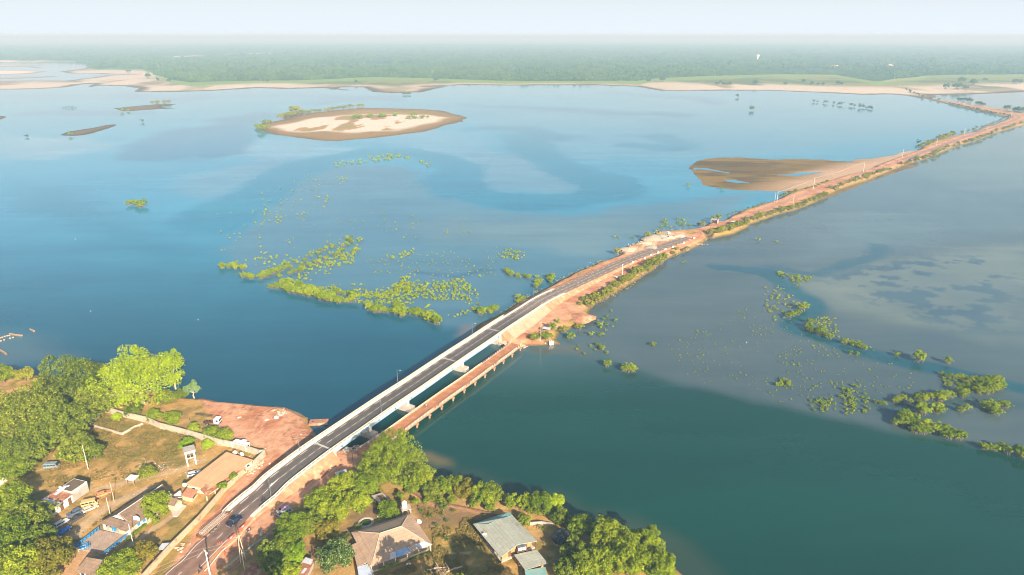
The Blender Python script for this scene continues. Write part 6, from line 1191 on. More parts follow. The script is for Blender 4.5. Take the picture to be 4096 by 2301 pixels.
# white building with part rusty roof
a0 = cB(172, 640, GZ); a1 = cB(748, 205 + 30, GZ); dv = (a1 - a0).normalized(); nv = V3((-dv.y, dv.x, 0)); D_ = 5.5
q = [a0, a1, a1 + nv * D_, a0 + nv * D_]; h = House('workshop', 'long white walled building, half under rusty and zinc sheets', q, 'building')
h.prism('wall', M_WHITEW, q, GZ, 5.2); m0 = a0.lerp(a1, .6); h.prism('wall', M_WHITEW, [m0, a1, a1 + nv * D_, m0 + nv * D_], GZ, 5.9, label='taller right half of the wall with a flat dark top'); h.prism('flat_roof', pmat('dark_screed', (.15, .11, .07), .95, .25, .8), quad_in([m0, a1, a1 + nv * D_, m0 + nv * D_], .25), 5.6, 5.93)
R4 = [a0 - dv * .6 - nv * .5, m0 - nv * .5, m0 + nv * (D_ + .3), a0 - dv * .6 + nv * (D_ + .3)]; R4[0].z = R4[1].z = 5.25; R4[2].z = R4[3].z = 5.75
def strip(u, v, dz=0): return [R4[0].lerp(R4[1], u) + V3((0, 0, dz)), R4[0].lerp(R4[1], v) + V3((0, 0, dz)), R4[3].lerp(R4[2], v) + V3((0, 0, dz)), R4[3].lerp(R4[2], u) + V3((0, 0, dz))]
h.sheets('roof', M_RUST, [strip(.0, .995)], .08); h.sheets('roof_sheet', M_ZINC, [strip(.02, .24, .05)], .03, label='pale zinc sheet at the low end'); h.sheets('roof_sheet', M_ZINC, [strip(.38, .52, .05)], .03, label='pale zinc sheet in the middle'); h.sheets('roof_sheet', M_ZINC, [[v + V3((0, 0, .2)) for v in on_roof(.72, .95, .62, .8, *R4, .05)]], .04, label='loose zinc sheet on the rusty roof')
h.on_wall('door', M_DOOR, a0, a1, .32, 1.1, GZ, 4.2, .06); h.on_wall('door', M_DOOR, a0, a1, .52, 1.1, GZ, 4.4, .06); h.on_wall('window', M_GLASS, a0, a1, .12, 1.0, 3.2, 4.2, .06, frame=M_BARE)
t = thing('scrap_heap', 'white scrap frames heaped on the flat dark roof', 'scrap', m0 + dv * .4 + nv * 3.6 + V3((0, 0, 3.75)), .5); 
for i in range(5): mb = MB(); mb.box((rnd.uniform(-1, 1), rnd.uniform(-1.6, 1.6), .3 + .25 * i), (rnd.uniform(1, 1.8), rnd.uniform(.6, 1.2), .12), rnd.uniform(0, 3)); [mb.tube((x, y, 0), (x * .8, y * .8, .5 + .2 * i), .05, n=4) for x, y in ((-.6, -.5), (.6, .5))]; mb.build('frame', M_WHITE, t)

# dark brown house at the bottom edge
e = [cB(540, 1396, 4.6), cB(838, 1455, 4.6), cB(1020, 1205, 4.6), cB(800, 1130, 4.6)]; rr = [cB(705, 1186, 6.6), cB(935, 1226, 6.6)]; e[3] = rr[0] + (rr[0] - e[0]) * .75; e[2] = rr[1] + (rr[1] - e[1]) * .75; e[3].z = e[2].z = 4.6
h = House('house', 'house with plain dark brown gabled roof at the bottom edge', e); h.sheets('roof', M_BROWNR, [(e[0], e[1], rr[1], rr[0]), (e[2], e[3], rr[0], rr[1])], .14); wq = quad_in(e, .6); h.prism('wall', M_WHITEW, wq, GZ, 4.55); h.on_wall('door', M_DOOR, wq[0], wq[1], .5, 1, GZ, 4.1, .06); h.on_wall('window', M_GLASS, wq[0], wq[1], .2, 1.1, 3.1, 4.1, .06, frame=M_WHITE); h.on_wall('window', M_GLASS, wq[0], wq[1], .8, 1.1, 3.1, 4.1, .06, frame=M_WHITE)

# small sheds and shelters
a = pts(cB, [(1258, 58), (1345, -8), (1468, 8), (1382, 84)], 4.2); a[0].z = a[3].z = 4.0; h = House('shelter', 'open shelter with white corrugated roof on four posts', a, 'shelter'); h.sheets('roof', pmat('white_corrugated', (.74, .72, .66), .6, .1, 1, 4, .4, stripes=('X', 1.6)), [a], .06); pe = quad_in(a, .25); [h.posts(M_BARE, pe[i], pe[i], 1, 3.95, .09) for i in range(4)]
a = pts(cG, [(556, 140), (738, 90), (905, 238), (745, 300)], 4.2); h = House('outbuilding', 'small flat roofed hut half hidden behind the tan house tree', a, 'outbuilding'); h.prism('roof', M_BLOCK, a, 4.1, 4.3); h.prism('wall', M_OLDW, quad_in(a, .35), GZ, 4.1); wq = quad_in(a, .35); h.on_wall('door', M_DOOR, wq[3], wq[0], .62, .9, GZ, 3.8, .06); h.on_wall('window', M_GLASS, wq[3], wq[0], .85, .7, 3, 3.7, .06)
h.sheets('leaf_mat', pmat('leaf_litter', (.17, .10, .05), .95, .4, 2), [[v + V3((0, 0, .035)) for v in setz(pts(cG, [(650, 140), (740, 115), (850, 225), (745, 245)], 4.3), 4.32)]], .03)
a = pts(cH, [(940, 1470), (1160, 1182), (1290, 1225), (1180, 1470)], 4.2); h = House('outbuilding', 'shed with a rusted sheet roof and one pale grey panel', a, 'outbuilding'); h.sheets('roof', M_RUST, [a], .08); h.prism('wall', M_BLOCK, quad_in(a, .3), GZ, 4.1); h.sheets('roof_sheet', M_ZINC, [[v + V3((0, 0, .06)) for v in pts(cH, [(1105, 1260), (1165, 1190), (1275, 1225), (1240, 1300)], 4.2)]], .03, label='pale grey sheet at the upper end'); h.sheets('roof_sheet', M_ZINC, [[v + V3((0, 0, .06)) for v in pts(cH, [(1095, 1415), (1150, 1345), (1190, 1350), (1135, 1425)], 4.2)]], .03, label='pale grey panel in the middle'); h.on_wall('door', M_DOOR, a[1], a[2], .5, .9, GZ, 3.9, .02)
a = pts(cH, [(170, 1470), (385, 1252), (545, 1305), (420, 1470)], 3.8); h = House('outbuilding', 'low shed with a dark red rusted roof beside the roadside path', a, 'outbuilding'); h.sheets('roof', M_RUST, [a], .08); h.prism('wall', M_BLOCK, quad_in(a, .3), GZ, 3.7); h.on_wall('door', M_DOOR, a[1], a[2], .5, .9, GZ, 3.6, .02)
a = pts(cB, [(1725, 1085), (1800, 985), (1955, 975), (1870, 1078)], 3.3); h = House('shelter', 'lean to of grey and rust sheets against the roadside wall', a, 'shelter'); h.sheets('roof', M_ZINC, [a], .06); h.posts(M_BARE, quad_in(a, .2)[0], quad_in(a, .2)[3], 2, 3.2, .08); h.posts(M_BARE, quad_in(a, .2)[1], quad_in(a, .2)[2], 2, 3.2, .08)
t = thing('tyre', 'old tractor tyre lying on bare ground by the lean to', 'tyre', cB(1700, 1048, GZ)); mb = MB(); mb.lathe((0, 0, 0), [(.55, .05), (1.0, 0), (1.15, .12), (1.15, .34), (1.0, .45), (.6, .42), (.5, .3)], 18); mb.build('tread', pmat('rubber', (.03, .028, .026), .85, .2), t)
# white shelter by the yard wall
t = thing('shelter', 'white slab shelter on legs at the yard wall next to the broad bush', 'shelter', cC(1310, 640, GZ)); l = local(t)
q = [l(v) for v in pts(cC, [(1172, 612), (1250, 563), (1445, 617), (1392, 672)], 4.4)]; mb = MB(); mb.slab(q, .18); mb.build('roof', M_WHITE, t); q2 = [l(v) for v in pts(cC, [(1310, 585), (1350, 568), (1408, 582), (1370, 600)], 4.9)]; mb = MB(); mb.slab(q2, .12); mb.box((sum(v.x for v in q2) / 4, sum(v.y for v in q2) / 4, 2.6), (.2, .2, .5)); mb.build('upper_slab', M_WHITE, t)
for v in q: mb = MB(); mb.box((v.x * .93, v.y * .93, 1.15), (.3, .3, 2.3)); mb.build('leg', M_WHITE, t)
# concrete water stand
b_ = [cA(135, 283, GZ), cA(172, 287, GZ), cA(213, 258, GZ), cA(180, 255, GZ)]; t = thing('water_stand', 'white concrete water tower stand with four legs on the dry grass', 'water tower', sum(b_, V3((0, 0, 0))) / 4, .55); l = local(t)
for sx, sy in ((-1, -1), (1, -1), (1, 1), (-1, 1)): mb = MB(); mb.box((sx * 1.35, sy * 1.35, 2.6), (.42, .42, 5.3)); mb.build('leg', M_WHITEW, t)
mb = MB(); mb.box((0, 0, 5.5), (3.5, 3.5, .9)); mb.build('tank', M_WHITEW, t); mb = MB(); mb.box((0, 0, 6.02), (3.9, 3.9, .16)); mb.build('slab', M_BLOCK, t); mb = MB(); mb.box((0, 0, 2.2), (2.8, .25, .3)); mb.box((0, 0, 2.9), (.25, 2.8, .3)); mb.build('brace', M_WHITEW, t)
# water tank on a platform behind the tan house
t = thing('tank_platform', 'concrete platform on legs behind the tan house', 'platform', cG(1135, 425, GZ), .35); mb = MB(); mb.box((0, 0, 2.1), (3.0, 2.6, .2)); mb.build('slab', M_BLOCK, t)
for sx, sy in ((-1, -1), (1, -1), (1, 1), (-1, 1)): mb = MB(); mb.box((sx * 1.25, sy * 1.05, 1.0), (.28, .28, 2.0)); mb.build('leg', M_BLOCK, t)
t = thing('water_tank', 'white round water tank with a pointed cap on the concrete platform', 'water tank', cG(1135, 425, GZ) + V3((-.5, .2, 2.2))); mb = MB(); mb.lathe((0, 0, 0), [(.85, 0), (.9, .1), (.86, .6), (.9, .7), (.86, 1.2), (.9, 1.3), (.86, 1.75), (.7, 1.95)], 16); mb.build('body', M_WHITE, t, True); mb = MB(); mb.lathe((0, 0, 1.95), [(.7, 0), (.45, .25), (.2, .3), (.12, .5)], 12); mb.build('cap', M_WHITE, t)
for i, dx in enumerate((-.65, .65)):
    t = thing('water_tank', ('left caged water cube on the deck by the green roof gable', 'right caged water cube on the deck by the green roof gable')[i], 'water tank', c4(905, 1205, GZ + 2.2) + V3((dx, dx * .3, 0)), .3, 'caged water cubes'); mb = MB(); mb.box((0, 0, .6), (1.05, 1.05, 1.05)); mb.build('bladder', M_WHITE, t); mb = MB(); [mb.tube((sx * .57, sy * .57, 0), (sx * .57, sy * .57, 1.18), .03, n=4) for sx in (-1, 0, 1) for sy in (-1, 0, 1) if sx or sy]; [mb.box((0, 0, z), (1.18, 1.18, .04)) for z in (.06, 1.16)]; mb.build('cage', M_POLE, t)
t = thing('tank_deck', 'dark wooden deck holding the two caged water cubes', 'platform', c4(905, 1205, GZ + 2.1), .3); t.location.z = GZ; mb = MB(); mb.box((0, 0, 2.08), (3.2, 1.8, .16)); mb.build('top', M_DOOR, t)
for sx, sy in ((-1, -1), (1, -1), (1, 1), (-1, 1)): mb = MB(); mb.box((sx * 1.4, sy * .75, 1.0), (.2, .2, 2.0)); mb.build('leg', M_DOOR, t)
# round hut under a tarp
t = thing('round_hut', 'round mud walled hut under a crumpled black tarp at the water side', 'hut', c4(1270, 1130, GZ)); mb = MB(); mb.lathe((0, 0, -.2), [(2.35, 0), (2.35, 1.2), (2.2, 1.3)], 24); mb.build('wall', pmat('ochre_mud', (.48, .32, .12), .95, .2), t); mb = MB(); n = 28; V = []; F = []
for j, (r_, z_) in enumerate(((2.75, .9), (2.9, 1.5), (2.75, 2.2), (2.3, 2.9), (1.5, 3.5), (.7, 3.9), (.12, 4.3))):
    for i in range(n): a_ = 2 * math.pi * i / n; k_ = 1 + .07 * math.sin(i * 2.5 + j) * (1 if i % 2 else -1) + rnd.uniform(-.04, .04); V.append((r_ * k_ * math.cos(a_), r_ * k_ * math.sin(a_), z_ + rnd.uniform(-.12, .12)))
for j in range(6):
    for i in range(n): F.append((j * n + i, j * n + (i + 1) % n, (j + 1) * n + (i + 1) % n, (j + 1) * n + i))
mb.poly(V, F); mb.build('tarp', M_BLACKT, t)
# ringed pond, satellite dishes, log pile
t = thing('pond', 'round green pond with a pale concrete rim behind the tan house', 'pond', cG(470, 578, GZ)); mb = MB(); mb.lathe((0, 0, 0), [(2.5, -.2), (2.5, .12), (1.75, .22), (1.7, -.1)], 24); mb.build('rim', M_CONC, t); mb = MB(); mb.lathe((0, 0, 0), [(1.74, 0), (1.74, .06)], 24); mb.build('water', pmat('pond_water', (.05, .065, .015), .1, .2, 1), t)
def dish(loc, label, r=.75, post=1.0):
    t = thing('satellite_dish', label, 'satellite dish', loc, rnd.uniform(-.4, .4), 'satellite dishes'); mb = MB(); n = 14; V = [(0, 0, 0)]; F = []
    for j in (1, 2, 3):
        for i in range(n): a_ = 2 * math.pi * i / n; rr_ = r * j / 3; V.append((rr_ * math.cos(a_), -.22 * r * (j / 3) ** 2, rr_ * math.sin(a_)))
    F = [(0, 1 + i, 1 + (i + 1) % n) for i in range(n)] + [(1 + j * n + i, 1 + (j + 1) * n + i, 1 + (j + 1) * n + (i + 1) % n, 1 + j * n + (i + 1) % n) for j in range(2) for i in range(n)]
    mb.poly([(v[0], v[1], v[2] + post + r * .6) for v in V], F); mb.build('reflector', M_WHITE, t, True); mb = MB(); mb.tube((0, .1, 0), (0, .1, post + r * .5), .06, n=6); mb.tube((0, 0, post), (0, -.8 * r, post + r * .6), .03, n=4); mb.build('mount', M_POLE, t)
dish(cG(1358, 612, GZ + 2.2), 'white satellite dish at the right corner of the tan roof', .8, .8); dish(cB(1447, 668, GZ + 2.6), 'large white satellite dish at the front eave of the brown house', 1.1, .5); dish(cC(1238, 800, GZ + .6), 'white dish behind the orange roof, left one', .8, .8); dish(cC(1340, 825, GZ + .6), 'white dish behind the orange roof, right one', .8, .8); dish(cC(512, 1270, GZ + 1.8), 'white dish at the near left corner of the orange roof', .75, .8); dish(cB(1920, 335, GZ + 2.4), 'white dish at the gate end of the brown house', .8, .8); dish(c4(562, 1090, GZ + 1.9), 'white satellite dish below the left eave of the green roof', .7, .6); dish(cH(1555, 670, GZ + .6), 'white dish standing alone in the dirt yard by the olive tree', .7, .8)
t = thing('log_pile', 'untidy pile of cut logs on the grass at the bottom edge', 'log pile', cG(1680, 1395, GZ))
for i in range(26): mb = MB(); a_ = rnd.uniform(0, 3.14); c = V3((rnd.gauss(0, 1.4), rnd.gauss(0, .9), .2 + rnd.random() * .6)); d_ = V3((math.cos(a_), math.sin(a_), rnd.uniform(-.12, .2))) * rnd.uniform(.7, 1.6); mb.tube(c - d_, c + d_, rnd.uniform(.09, .2), n=7); mb.build('log', (M_BARE, M_BARK, M_BARK)[i % 3], t)
t = thing('fallen_trunk', 'pale bare tree trunk lying beside the log pile', 'log', cG(1930, 1360, GZ), .45); mb = MB(); mb.chain([(-2.4, 0, .25), (0, .15, .35), (2.4, 0, .3)], [.22, .3, .24], 9); mb.build('trunk', M_BARE, t)
# walls
def wall(label, ps, h, th=.28, m=M_OLDW, name='boundary_wall', z=GZ):
    c = sum(ps, V3((0, 0, 0))) / len(ps); t = thing(name, label, 'wall', (c.x, c.y, z)); l = local(t); mb = MB()
    for i in range(len(ps) - 1):
        a, b = l(ps[i]), l(ps[i + 1]); e_ = b - a; m_ = (a + b) / 2; mb.box((m_.x, m_.y, h / 2 - .15), (e_.length + th * .5, th, h + .3 + .004 * i), math.atan2(e_.y, e_.x)); mb.box((m_.x, m_.y, h + .05), (e_.length + .02, th + .1, .12 + .003 * i), math.atan2(e_.y, e_.x))
    mb.build('wall', m, t)
wall('long stained wall dividing the dry grass yard from the red earth', pts(c1, [(990, 812), (1150, 858), (1380, 912), (1500, 966), (1700, 1018), (1920, 1080), (2050, 1122), (2190, 1146), (2440, 1226)], GZ), 2.3); wall('stained end wall turning the corner beside the red track', pts(c1, [(2440, 1226), (2485, 1222), (2380, 1330)], GZ), 2.3)
wall('cream wall along the road from the orange building to the bottom edge', pts(c2, [(2290, 490), (2100, 668), (1990, 800), (1860, 950), (1600, 1210), (1400, 1430), (1330, 1510)], GZ), 1.9, .28, M_TANW); wall('short old wall hidden under the dark trees by the plot', pts(c1, [(975, 812), (860, 900), (760, 940)], GZ), 2.0); wall('pale wall at the left edge beside the shaded grass', pts(c2, [(135, 500), (60, 560), (-60, 640)], GZ), 2.0, .4, M_WHITEW)
wall('low broken wall around the small weedy plot', pts(c1, [(850, 945), (1000, 985), (1145, 1028), (1270, 958), (1340, 935)], GZ), .7, .3, M_OLDW, 'plot_wall'); wall('broken red earth wall behind the shore trees', pts(c3, [(1690, 650), (1800, 700), (1900, 770), (2100, 800), (2300, 840), (2576, 900)], GZ), .5, .5, pmat('red_mud_wall', (.26, .14, .08), .95, .3, 1), 'earth_wall'); wall('low grey kerb wall along the roadside ditch', pts(cH, [(0, 1345), (200, 1190), (420, 1010), (640, 860)], GZ), .35, .4, M_BLOCK, 'kerb_wall')
wall('thin weathered wall along the shore right of the green roof', pts(c4, [(985, 975), (1090, 965), (1200, 985)], GZ), .8, .2, M_BLOCK, 'shore_wall')
t = thing('slab', 'flat concrete slab on the ground beside the tree by the brown house', 'slab', c2(1680, 840, GZ)); l = local(t); mb = MB(); mb.slab([l(v) + V3((0, 0, .3)) for v in pts(c2, [(1580, 790), (1630, 765), (1745, 800), (1660, 900), (1620, 900)], GZ)], .4); mb.build('top', M_CONC, t)
wall('white gate wall between the brown house and the orange annex', pts(c2, [(1570, 800), (1640, 760), (1700, 715)], GZ), 2.4, .4, M_WHITEW, 'gate_wall')
t = thing('ruined_shelter', 'small roofless concrete shelter on the left verge of the causeway', 'shelter', cF(2100, 215, 2.1), -.5); mb = MB(); mb.box((2.6, 0, 1.5), (.3, 4.2, 3.0)); mb.box((0, 2.0, 1.4), (5.2, .3, 2.8)); mb.build('wall', M_BLOCK, t); mb = MB(); mb.box((-.5, 0, 2.95), (4.4, 4.4, .2)); mb.build('roof', M_BLOCK, t); mb = MB(); [mb.box((x, -1.9, 1.4), (.3, .3, 2.8)) for x in (-2.4,)]; mb.build('post', M_BLOCK, t)
t = thing('market_stall', 'broken wooden stall under a tree at the causeway tip', 'stall', c6(905, 1000, 2.1), -.4); mb = MB(); mb.box((0, 0, 2.0), (4.0, 2.6, .12)); mb.build('roof', M_ZINC, t)
for x in (-1.8, 1.8):
    for y in (-1.1, 1.1): mb = MB(); mb.tube((x, y, -.1), (x, y, 2.0), .08, n=5); mb.build('post', M_BARE, t)
mb = MB(); mb.box((0, -.9, .8), (3.6, .6, .1)); mb.build('counter', M_BARE, t)
t = thing('ruined_wall', 'broken white wall stub at the waterline of the red spit', 'wall', c6(950, 1108, 1.0), .3); mb = MB(); mb.prism([(-1.2, -.8), (1.2, -.8), (1.2, 1.2), (.5, .8), (0, 1.6), (-.6, .7), (-1.2, 1.9)], -.15, .15); mb.build('wall', M_WHITEW, t)
# far water tower and a few roofs in the woods
t = thing('water_tower', 'white mushroom shaped water tower rising from the far woods', 'water tower', k5(2408, 352, 2.5)); mb = MB(); mb.lathe((0, 0, 0), [(4, 0), (3.4, 10), (3.6, 22), (7, 30)], 14); mb.build('shaft', M_WHITE, t); mb = MB(); mb.lathe((0, 0, 30), [(7, 0), (11, 7), (11, 9), (2, 12)], 16); mb.build('tank', M_WHITE, t)
for lab, f, x, y, s in (('low building with a cream roof in the woods left of the far road', k6, 765, 400, 16), ('cream roofed building beside the first one in the far woods', k6, 800, 402, 12), ('small white house where the far road meets the woods', k6, 1310, 395, 12)):
    p = f(x, y, 2.5); q = [V3((p.x + sx * s, p.y + sy * s * .6, 2.5)) for sx, sy in ((-1, -1), (1, -1), (1, 1), (-1, 1))]; h = House('house', lab, q, 'house', 'roofs in the far woods'); h.prism('wall', M_WHITEW, quad_in(q, 1), 2, 10); ee = setz(q, 10); r2_ = [V3((p.x - s * .5, p.y, 15)), V3((p.x + s * .5, p.y, 15))]; h.hip('roof', M_CREAM, ee, r2_)
# ================================================================== VEHICLES, PEOPLE, ODD THINGS
def paint(name, c, r=.3): return MATS.get(name) or pmat(name, c, r, .06, .8, 3, 0, spec=.5)
M_TYRE = pmat('tyre_rubber', (.025, .024, .023), .85, .2, 2); M_HEAD = pmat('lamp_glass', (.8, .8, .75), .2, .05); M_TAIL = pmat('tail_red', (.5, .03, .02), .3, .05); M_CHROME = pmat('steel_rim', (.45, .45, .46), .35, .1, 2, metal=.6)
def wheels(t, xs, y, r=.33, w=.24):
    for x in xs:
        for s in (-1, 1):
            mb = MB(); mb.tube((x, s * y - s * w / 2, r), (x, s * y + s * w / 2, r), r, n=14); o = mb.build('wheel', M_TYRE, t); mb = MB(); mb.tube((x, s * (y + w / 2), r), (x, s * (y + w / 2 + .02), r), r * .6, n=10); mb.build('rim', M_CHROME, o)
def lights(t, xf, xb, y, zf, zb):
    for s in (-1, 1): mb = MB(); mb.box((xf, s * y, zf), (.1, .32, .16)); mb.build('headlight', M_HEAD, t); mb = MB(); mb.box((xb, s * y, zb), (.1, .22, .25)); mb.build('taillight', M_TAIL, t)
def car(label, loc, rz, m, kind='saloon', cat='car', name='parked_car', group=None, glass=M_GLASS, tilt=0):
    t = thing(name, label, cat, loc, rz, group); W2 = .86
    if kind in ('saloon', 'hatch', 'estate'):
        L = 2.2; nar = lambda x, z: .06 if z < .4 else (.0 if z < .8 else .05)
        mb = MB(); mb.prism([(-L, .3), (L, .3), (L + .05, .55), (L - .1, .78), (.95, .92), (-1.35 if kind == 'saloon' else -L + .1, .95), (-L, .85), (-L - .05, .55)], -W2, W2, inset=nar); mb.build('body', m, t)
        rear = -1.35 if kind == 'saloon' else -L + .12; rt = rear + (.55 if kind == 'saloon' else .3)
        mb = MB(); mb.prism([(rear, .9), (1.0, .9), (.35, 1.40), (rt, 1.40)], -W2 + .06, W2 - .06, inset=lambda x, z: .18 if z > 1 else 0); mb.build('window', glass, t)
        mb = MB(); mb.box(((.35 + rt) / 2, 0, 1.43), (.35 - rt + .06, 1.3, .07), taper=.95); [mb.tube((x0, s * (W2 - .06), .92), (x1, s * (W2 - .24), 1.4), .05, n=4) for s in (-1, 1) for x0, x1 in ((1.0, .36), (rear, rt), (-.25, -.25))]; mb.build('roof', m, t)
        wheels(t, (1.35, -1.35), W2 - .1); lights(t, L, -L, .6, .66, .7)
    elif kind == 'pickup':
        mb = MB(); mb.prism([(-2.55, .42), (2.5, .42), (2.55, .75), (2.4, 1.0), (1.15, 1.12), (-2.55, 1.12)], -.9, .9, inset=lambda x, z: .05 if z < .5 else 0); mb.build('body', m, t)
        mb = MB(); mb.box((-1.75, 0, 1.10), (1.45, 1.5, .08)); mb.build('bed', M_BLACKT, t)  # dark slab on the solid body, its colour standing in for the bed's shaded hollow
        mb = MB(); mb.prism([(-.95, 1.1), (1.2, 1.1), (.6, 1.68), (-.8, 1.68)], -.84, .84, inset=lambda x, z: .14 if z > 1.3 else 0); mb.build('window', glass, t); mb = MB(); mb.box((-.1, 0, 1.71), (1.4, 1.42, .07)); [mb.tube((x0, s * .84, 1.12), (x1, s * .72, 1.68), .05, n=4) for s in (-1, 1) for x0, x1 in ((1.18, .6), (-.93, -.8), (.1, .1))]; mb.build('roof', m, t)
        mb = MB(); mb.tube((-.98, -.75, 1.12), (-.98, -.75, 1.75), .04, n=5); mb.tube((-.98, .75, 1.12), (-.98, .75, 1.75), .04, n=5); mb.tube((-.98, -.75, 1.75), (-.98, .75, 1.75), .04, n=5); mb.build('roll_bar', M_CHROME, t); mb = MB(); mb.box((-2.66, 0, .6), (.16, 1.7, .18)); mb.build('bumper', M_CHROME, t)
        wheels(t, (1.6, -1.55), .8, .4, .28); lights(t, 2.5, -2.56, .68, .82, .9)
    else:   # van / minibus
        mb = MB(); mb.prism([(-2.35, .4), (2.3, .4), (2.4, .8), (2.1, 1.15), (1.65, 1.95), (1.4, 2.1), (-2.2, 2.12), (-2.38, 1.9)], -.92, .92, inset=lambda x, z: .08 if z > 1.5 else 0); mb.build('body', m, t)
        for s in (-1, 1):
            for x, w in ((-1.7, .9), (-.65, .9), (.4, .9), (1.3, .6)): mb = MB(); mb.box((x, s * .9, 1.5), (w, .06, .5)); mb.build('window', glass, t)
        mb = MB(); a = V3((2.14, 0, 1.2)); b = V3((1.7, 0, 1.9)); mb.poly([(2.16, -.8, 1.18), (2.16, .8, 1.18), (1.72, .72, 1.9), (1.72, -.72, 1.9), (2.10, -.8, 1.18), (2.10, .8, 1.18), (1.66, .72, 1.9), (1.66, -.72, 1.9)], [(0, 1, 2, 3), (7, 6, 5, 4), (0, 4, 5, 1), (1, 5, 6, 2), (2, 6, 7, 3), (3, 7, 4, 0)]); mb.build('windscreen', glass, t); mb = MB(); mb.box((-2.4, 0, 1.5), (.06, 1.4, .5)); mb.build('rear_window', glass, t)
        wheels(t, (1.5, -1.4), .82, .34, .24); lights(t, 2.36, -2.36, .68, .75, .85)
        if kind == 'minibus':
            mb = MB(); [mb.tube((-2.0, y, 2.3), (1.2, y, 2.3), .04, n=4) for y in (-.85, -.4, 0, .4, .85)]; [mb.tube((x, -.85, 2.3), (x, .85, 2.3), .04, n=4) for x in (-2, -.9, .2, 1.2)]; [mb.tube((x, y, 2.1), (x, y, 2.3), .04, n=4) for x in (-1.9, 0, 1.1) for y in (-.8, .8)]; mb.build('roof_rack', M_BARE, t)
    return t
def hd(a, b): return math.atan2(b.y - a.y, b.x - a.x)
zr = 2.55; p0, p1 = cA(560, 945, zr), cA(695, 845, zr); pk = car('dark blue pickup driving up the asphalt beside the lattice trailer', ROAD.off(ROAD.stat((p0 + p1) / 2), .7, .06), hd(p0, p1), paint('navy_paint', (.012, .022, .06), .25), 'pickup', 'pickup', 'pickup_truck'); pk.location = ((p0.x + p1.x) / 2, (p0.y + p1.y) / 2, ROAD.at(ROAD.stat((p0 + p1) / 2))[0].z + .06)
p0, p1 = cH(760, 585, 2.3), cH(965, 500, 2.3); mbp = (p0 + p1) / 2; mbus = car('pale grey minibus with a loaded roof rack parked on the red road', mbp + V3((0.3, -.6, -.2)), hd(p0, p1), paint('pale_grey_paint', (.55, .60, .66), .35), 'minibus', 'minibus', 'minibus')
for lab, x, y, z, sx, sy, sz, m in (('purple cloth bundle on the minibus roof rack', -.2, .1, 2.34, 1.5, 1.2, .55, paint('lilac_cloth', (.50, .26, .62), .8)), ('black bag on the minibus roof rack', -1.25, .1, 2.34, .6, 1.1, .5, paint('black_cloth', (.02, .02, .03), .8)), ('orange bag at the back of the minibus roof rack', -1.85, -.2, 2.34, .45, .7, .4, paint('orange_cloth', (.65, .18, .05), .8))):
    v = Matrix.Rotation(mbus.rotation_euler[2], 3, 'Z') @ V3((x, y, z)); t = thing('luggage', lab, 'luggage', mbus.location + v, mbus.rotation_euler[2], 'luggage on the minibus'); mb = MB(); n = 12; prof = [(.75, 0), (1, .2), (1.0, .6), (.8, .9), (.35, 1.0)]; V = []; F = []
    for r_, z_ in prof:
        for i in range(n): a_ = 2 * math.pi * i / n; k_ = 1 + .1 * math.sin(i * 2.1 + z_ * 7); V.append((r_ * k_ * sx / 2 * math.cos(a_), r_ * k_ * sy / 2 * math.sin(a_), z_ * sz))
    for j in range(4): F += [(j * n + i, j * n + (i + 1) % n, (j + 1) * n + (i + 1) % n, (j + 1) * n + i) for i in range(n)]
    F.append(tuple(range(4 * n, 5 * n))); mb.poly(V, F); mb.build('bundle', m, t, True)
p0 = c3(1110, 500, 2.2); car('white van mostly hidden by the roadside tree', p0 + V3((0, -1.2, -.2)), hd(c3(1060, 510, 2.2), c3(1150, 480, 2.2)), paint('white_car_paint', (.75, .76, .77), .35), 'van', 'van', 'parked_van')
CG = 'cars parked before the white walled building'
def park(label, f, a, b, m, kind, cat='car', name='parked_car', glass=M_GLASS): p, q = f(*a, GZ), f(*b, GZ); c = (p + q) / 2; return car(label, V3((c.x, c.y, GZ - .1)), hd(p, q), m, kind, cat, name, CG, glass)
M_RUSTC = pmat('rusted_body', (.28, .12, .06), .9, .35, 1.2, 5, .2)
park('white hatchback with dark windows parked nearest the big trees', cB, (265, 765), (430, 665), paint('white_car_paint', (.75, .76, .77)), 'hatch'); park('bright blue stripped car body with no bonnet or glass', cB, (275, 905), (480, 760), paint('royal_blue_paint', (.012, .10, .48), .45), 'saloon', 'car wreck', 'wrecked_car', M_BLUE)
park('dark silver blue car with a white bonnet, parked by the wall', cB, (620, 525), (450, 605), paint('slate_blue_paint', (.10, .14, .20)), 'hatch'); park('dark car wreck with a red side panel and open engine', cB, (480, 700), (655, 590), paint('charcoal_paint', (.06, .062, .065), .6), 'saloon', 'car wreck', 'wrecked_car', M_BLACKT)
park('yellow van parked along the white wall', cB, (645, 460), (880, 410), paint('mustard_paint', (.60, .42, .16), .5), 'van', 'van', 'parked_van'); park('beige car wreck overgrown by a plant next to the yellow van', cB, (660, 545), (870, 455), paint('beige_paint', (.66, .58, .45), .6), 'hatch', 'car wreck', 'wrecked_car', M_DOOR); park('orange car wreck with an open boot behind the yellow van', cB, (860, 325), (1050, 255), paint('orange_paint', (.72, .26, .08), .55), 'estate', 'car wreck', 'wrecked_car', M_DOOR)
q = c1(488, 1335, GZ); car('crushed blue and rust coloured wreck under the dark trees', V3((q.x, q.y, GZ - .15)), .15, pmat('faded_blue_wreck', (.20, .30, .33), .8, .35, 1.2, stain=(.25, .15, .1), stain_amt=.6), 'van', 'car wreck', 'wrecked_van', None, M_BLACKT)
q = cB(150, 870, GZ); car('dark blue car half hidden under the lower left trees', V3((q.x, q.y, GZ - .1)), -.4, paint('navy_paint', (.012, .022, .06)), 'hatch', group=CG)
q = cC(640, 1085, GZ); car('blue windowed car behind the orange roofed building', V3((q.x, q.y, GZ - .1)), .5, paint('pale_grey_paint', (.55, .60, .66)), 'hatch')
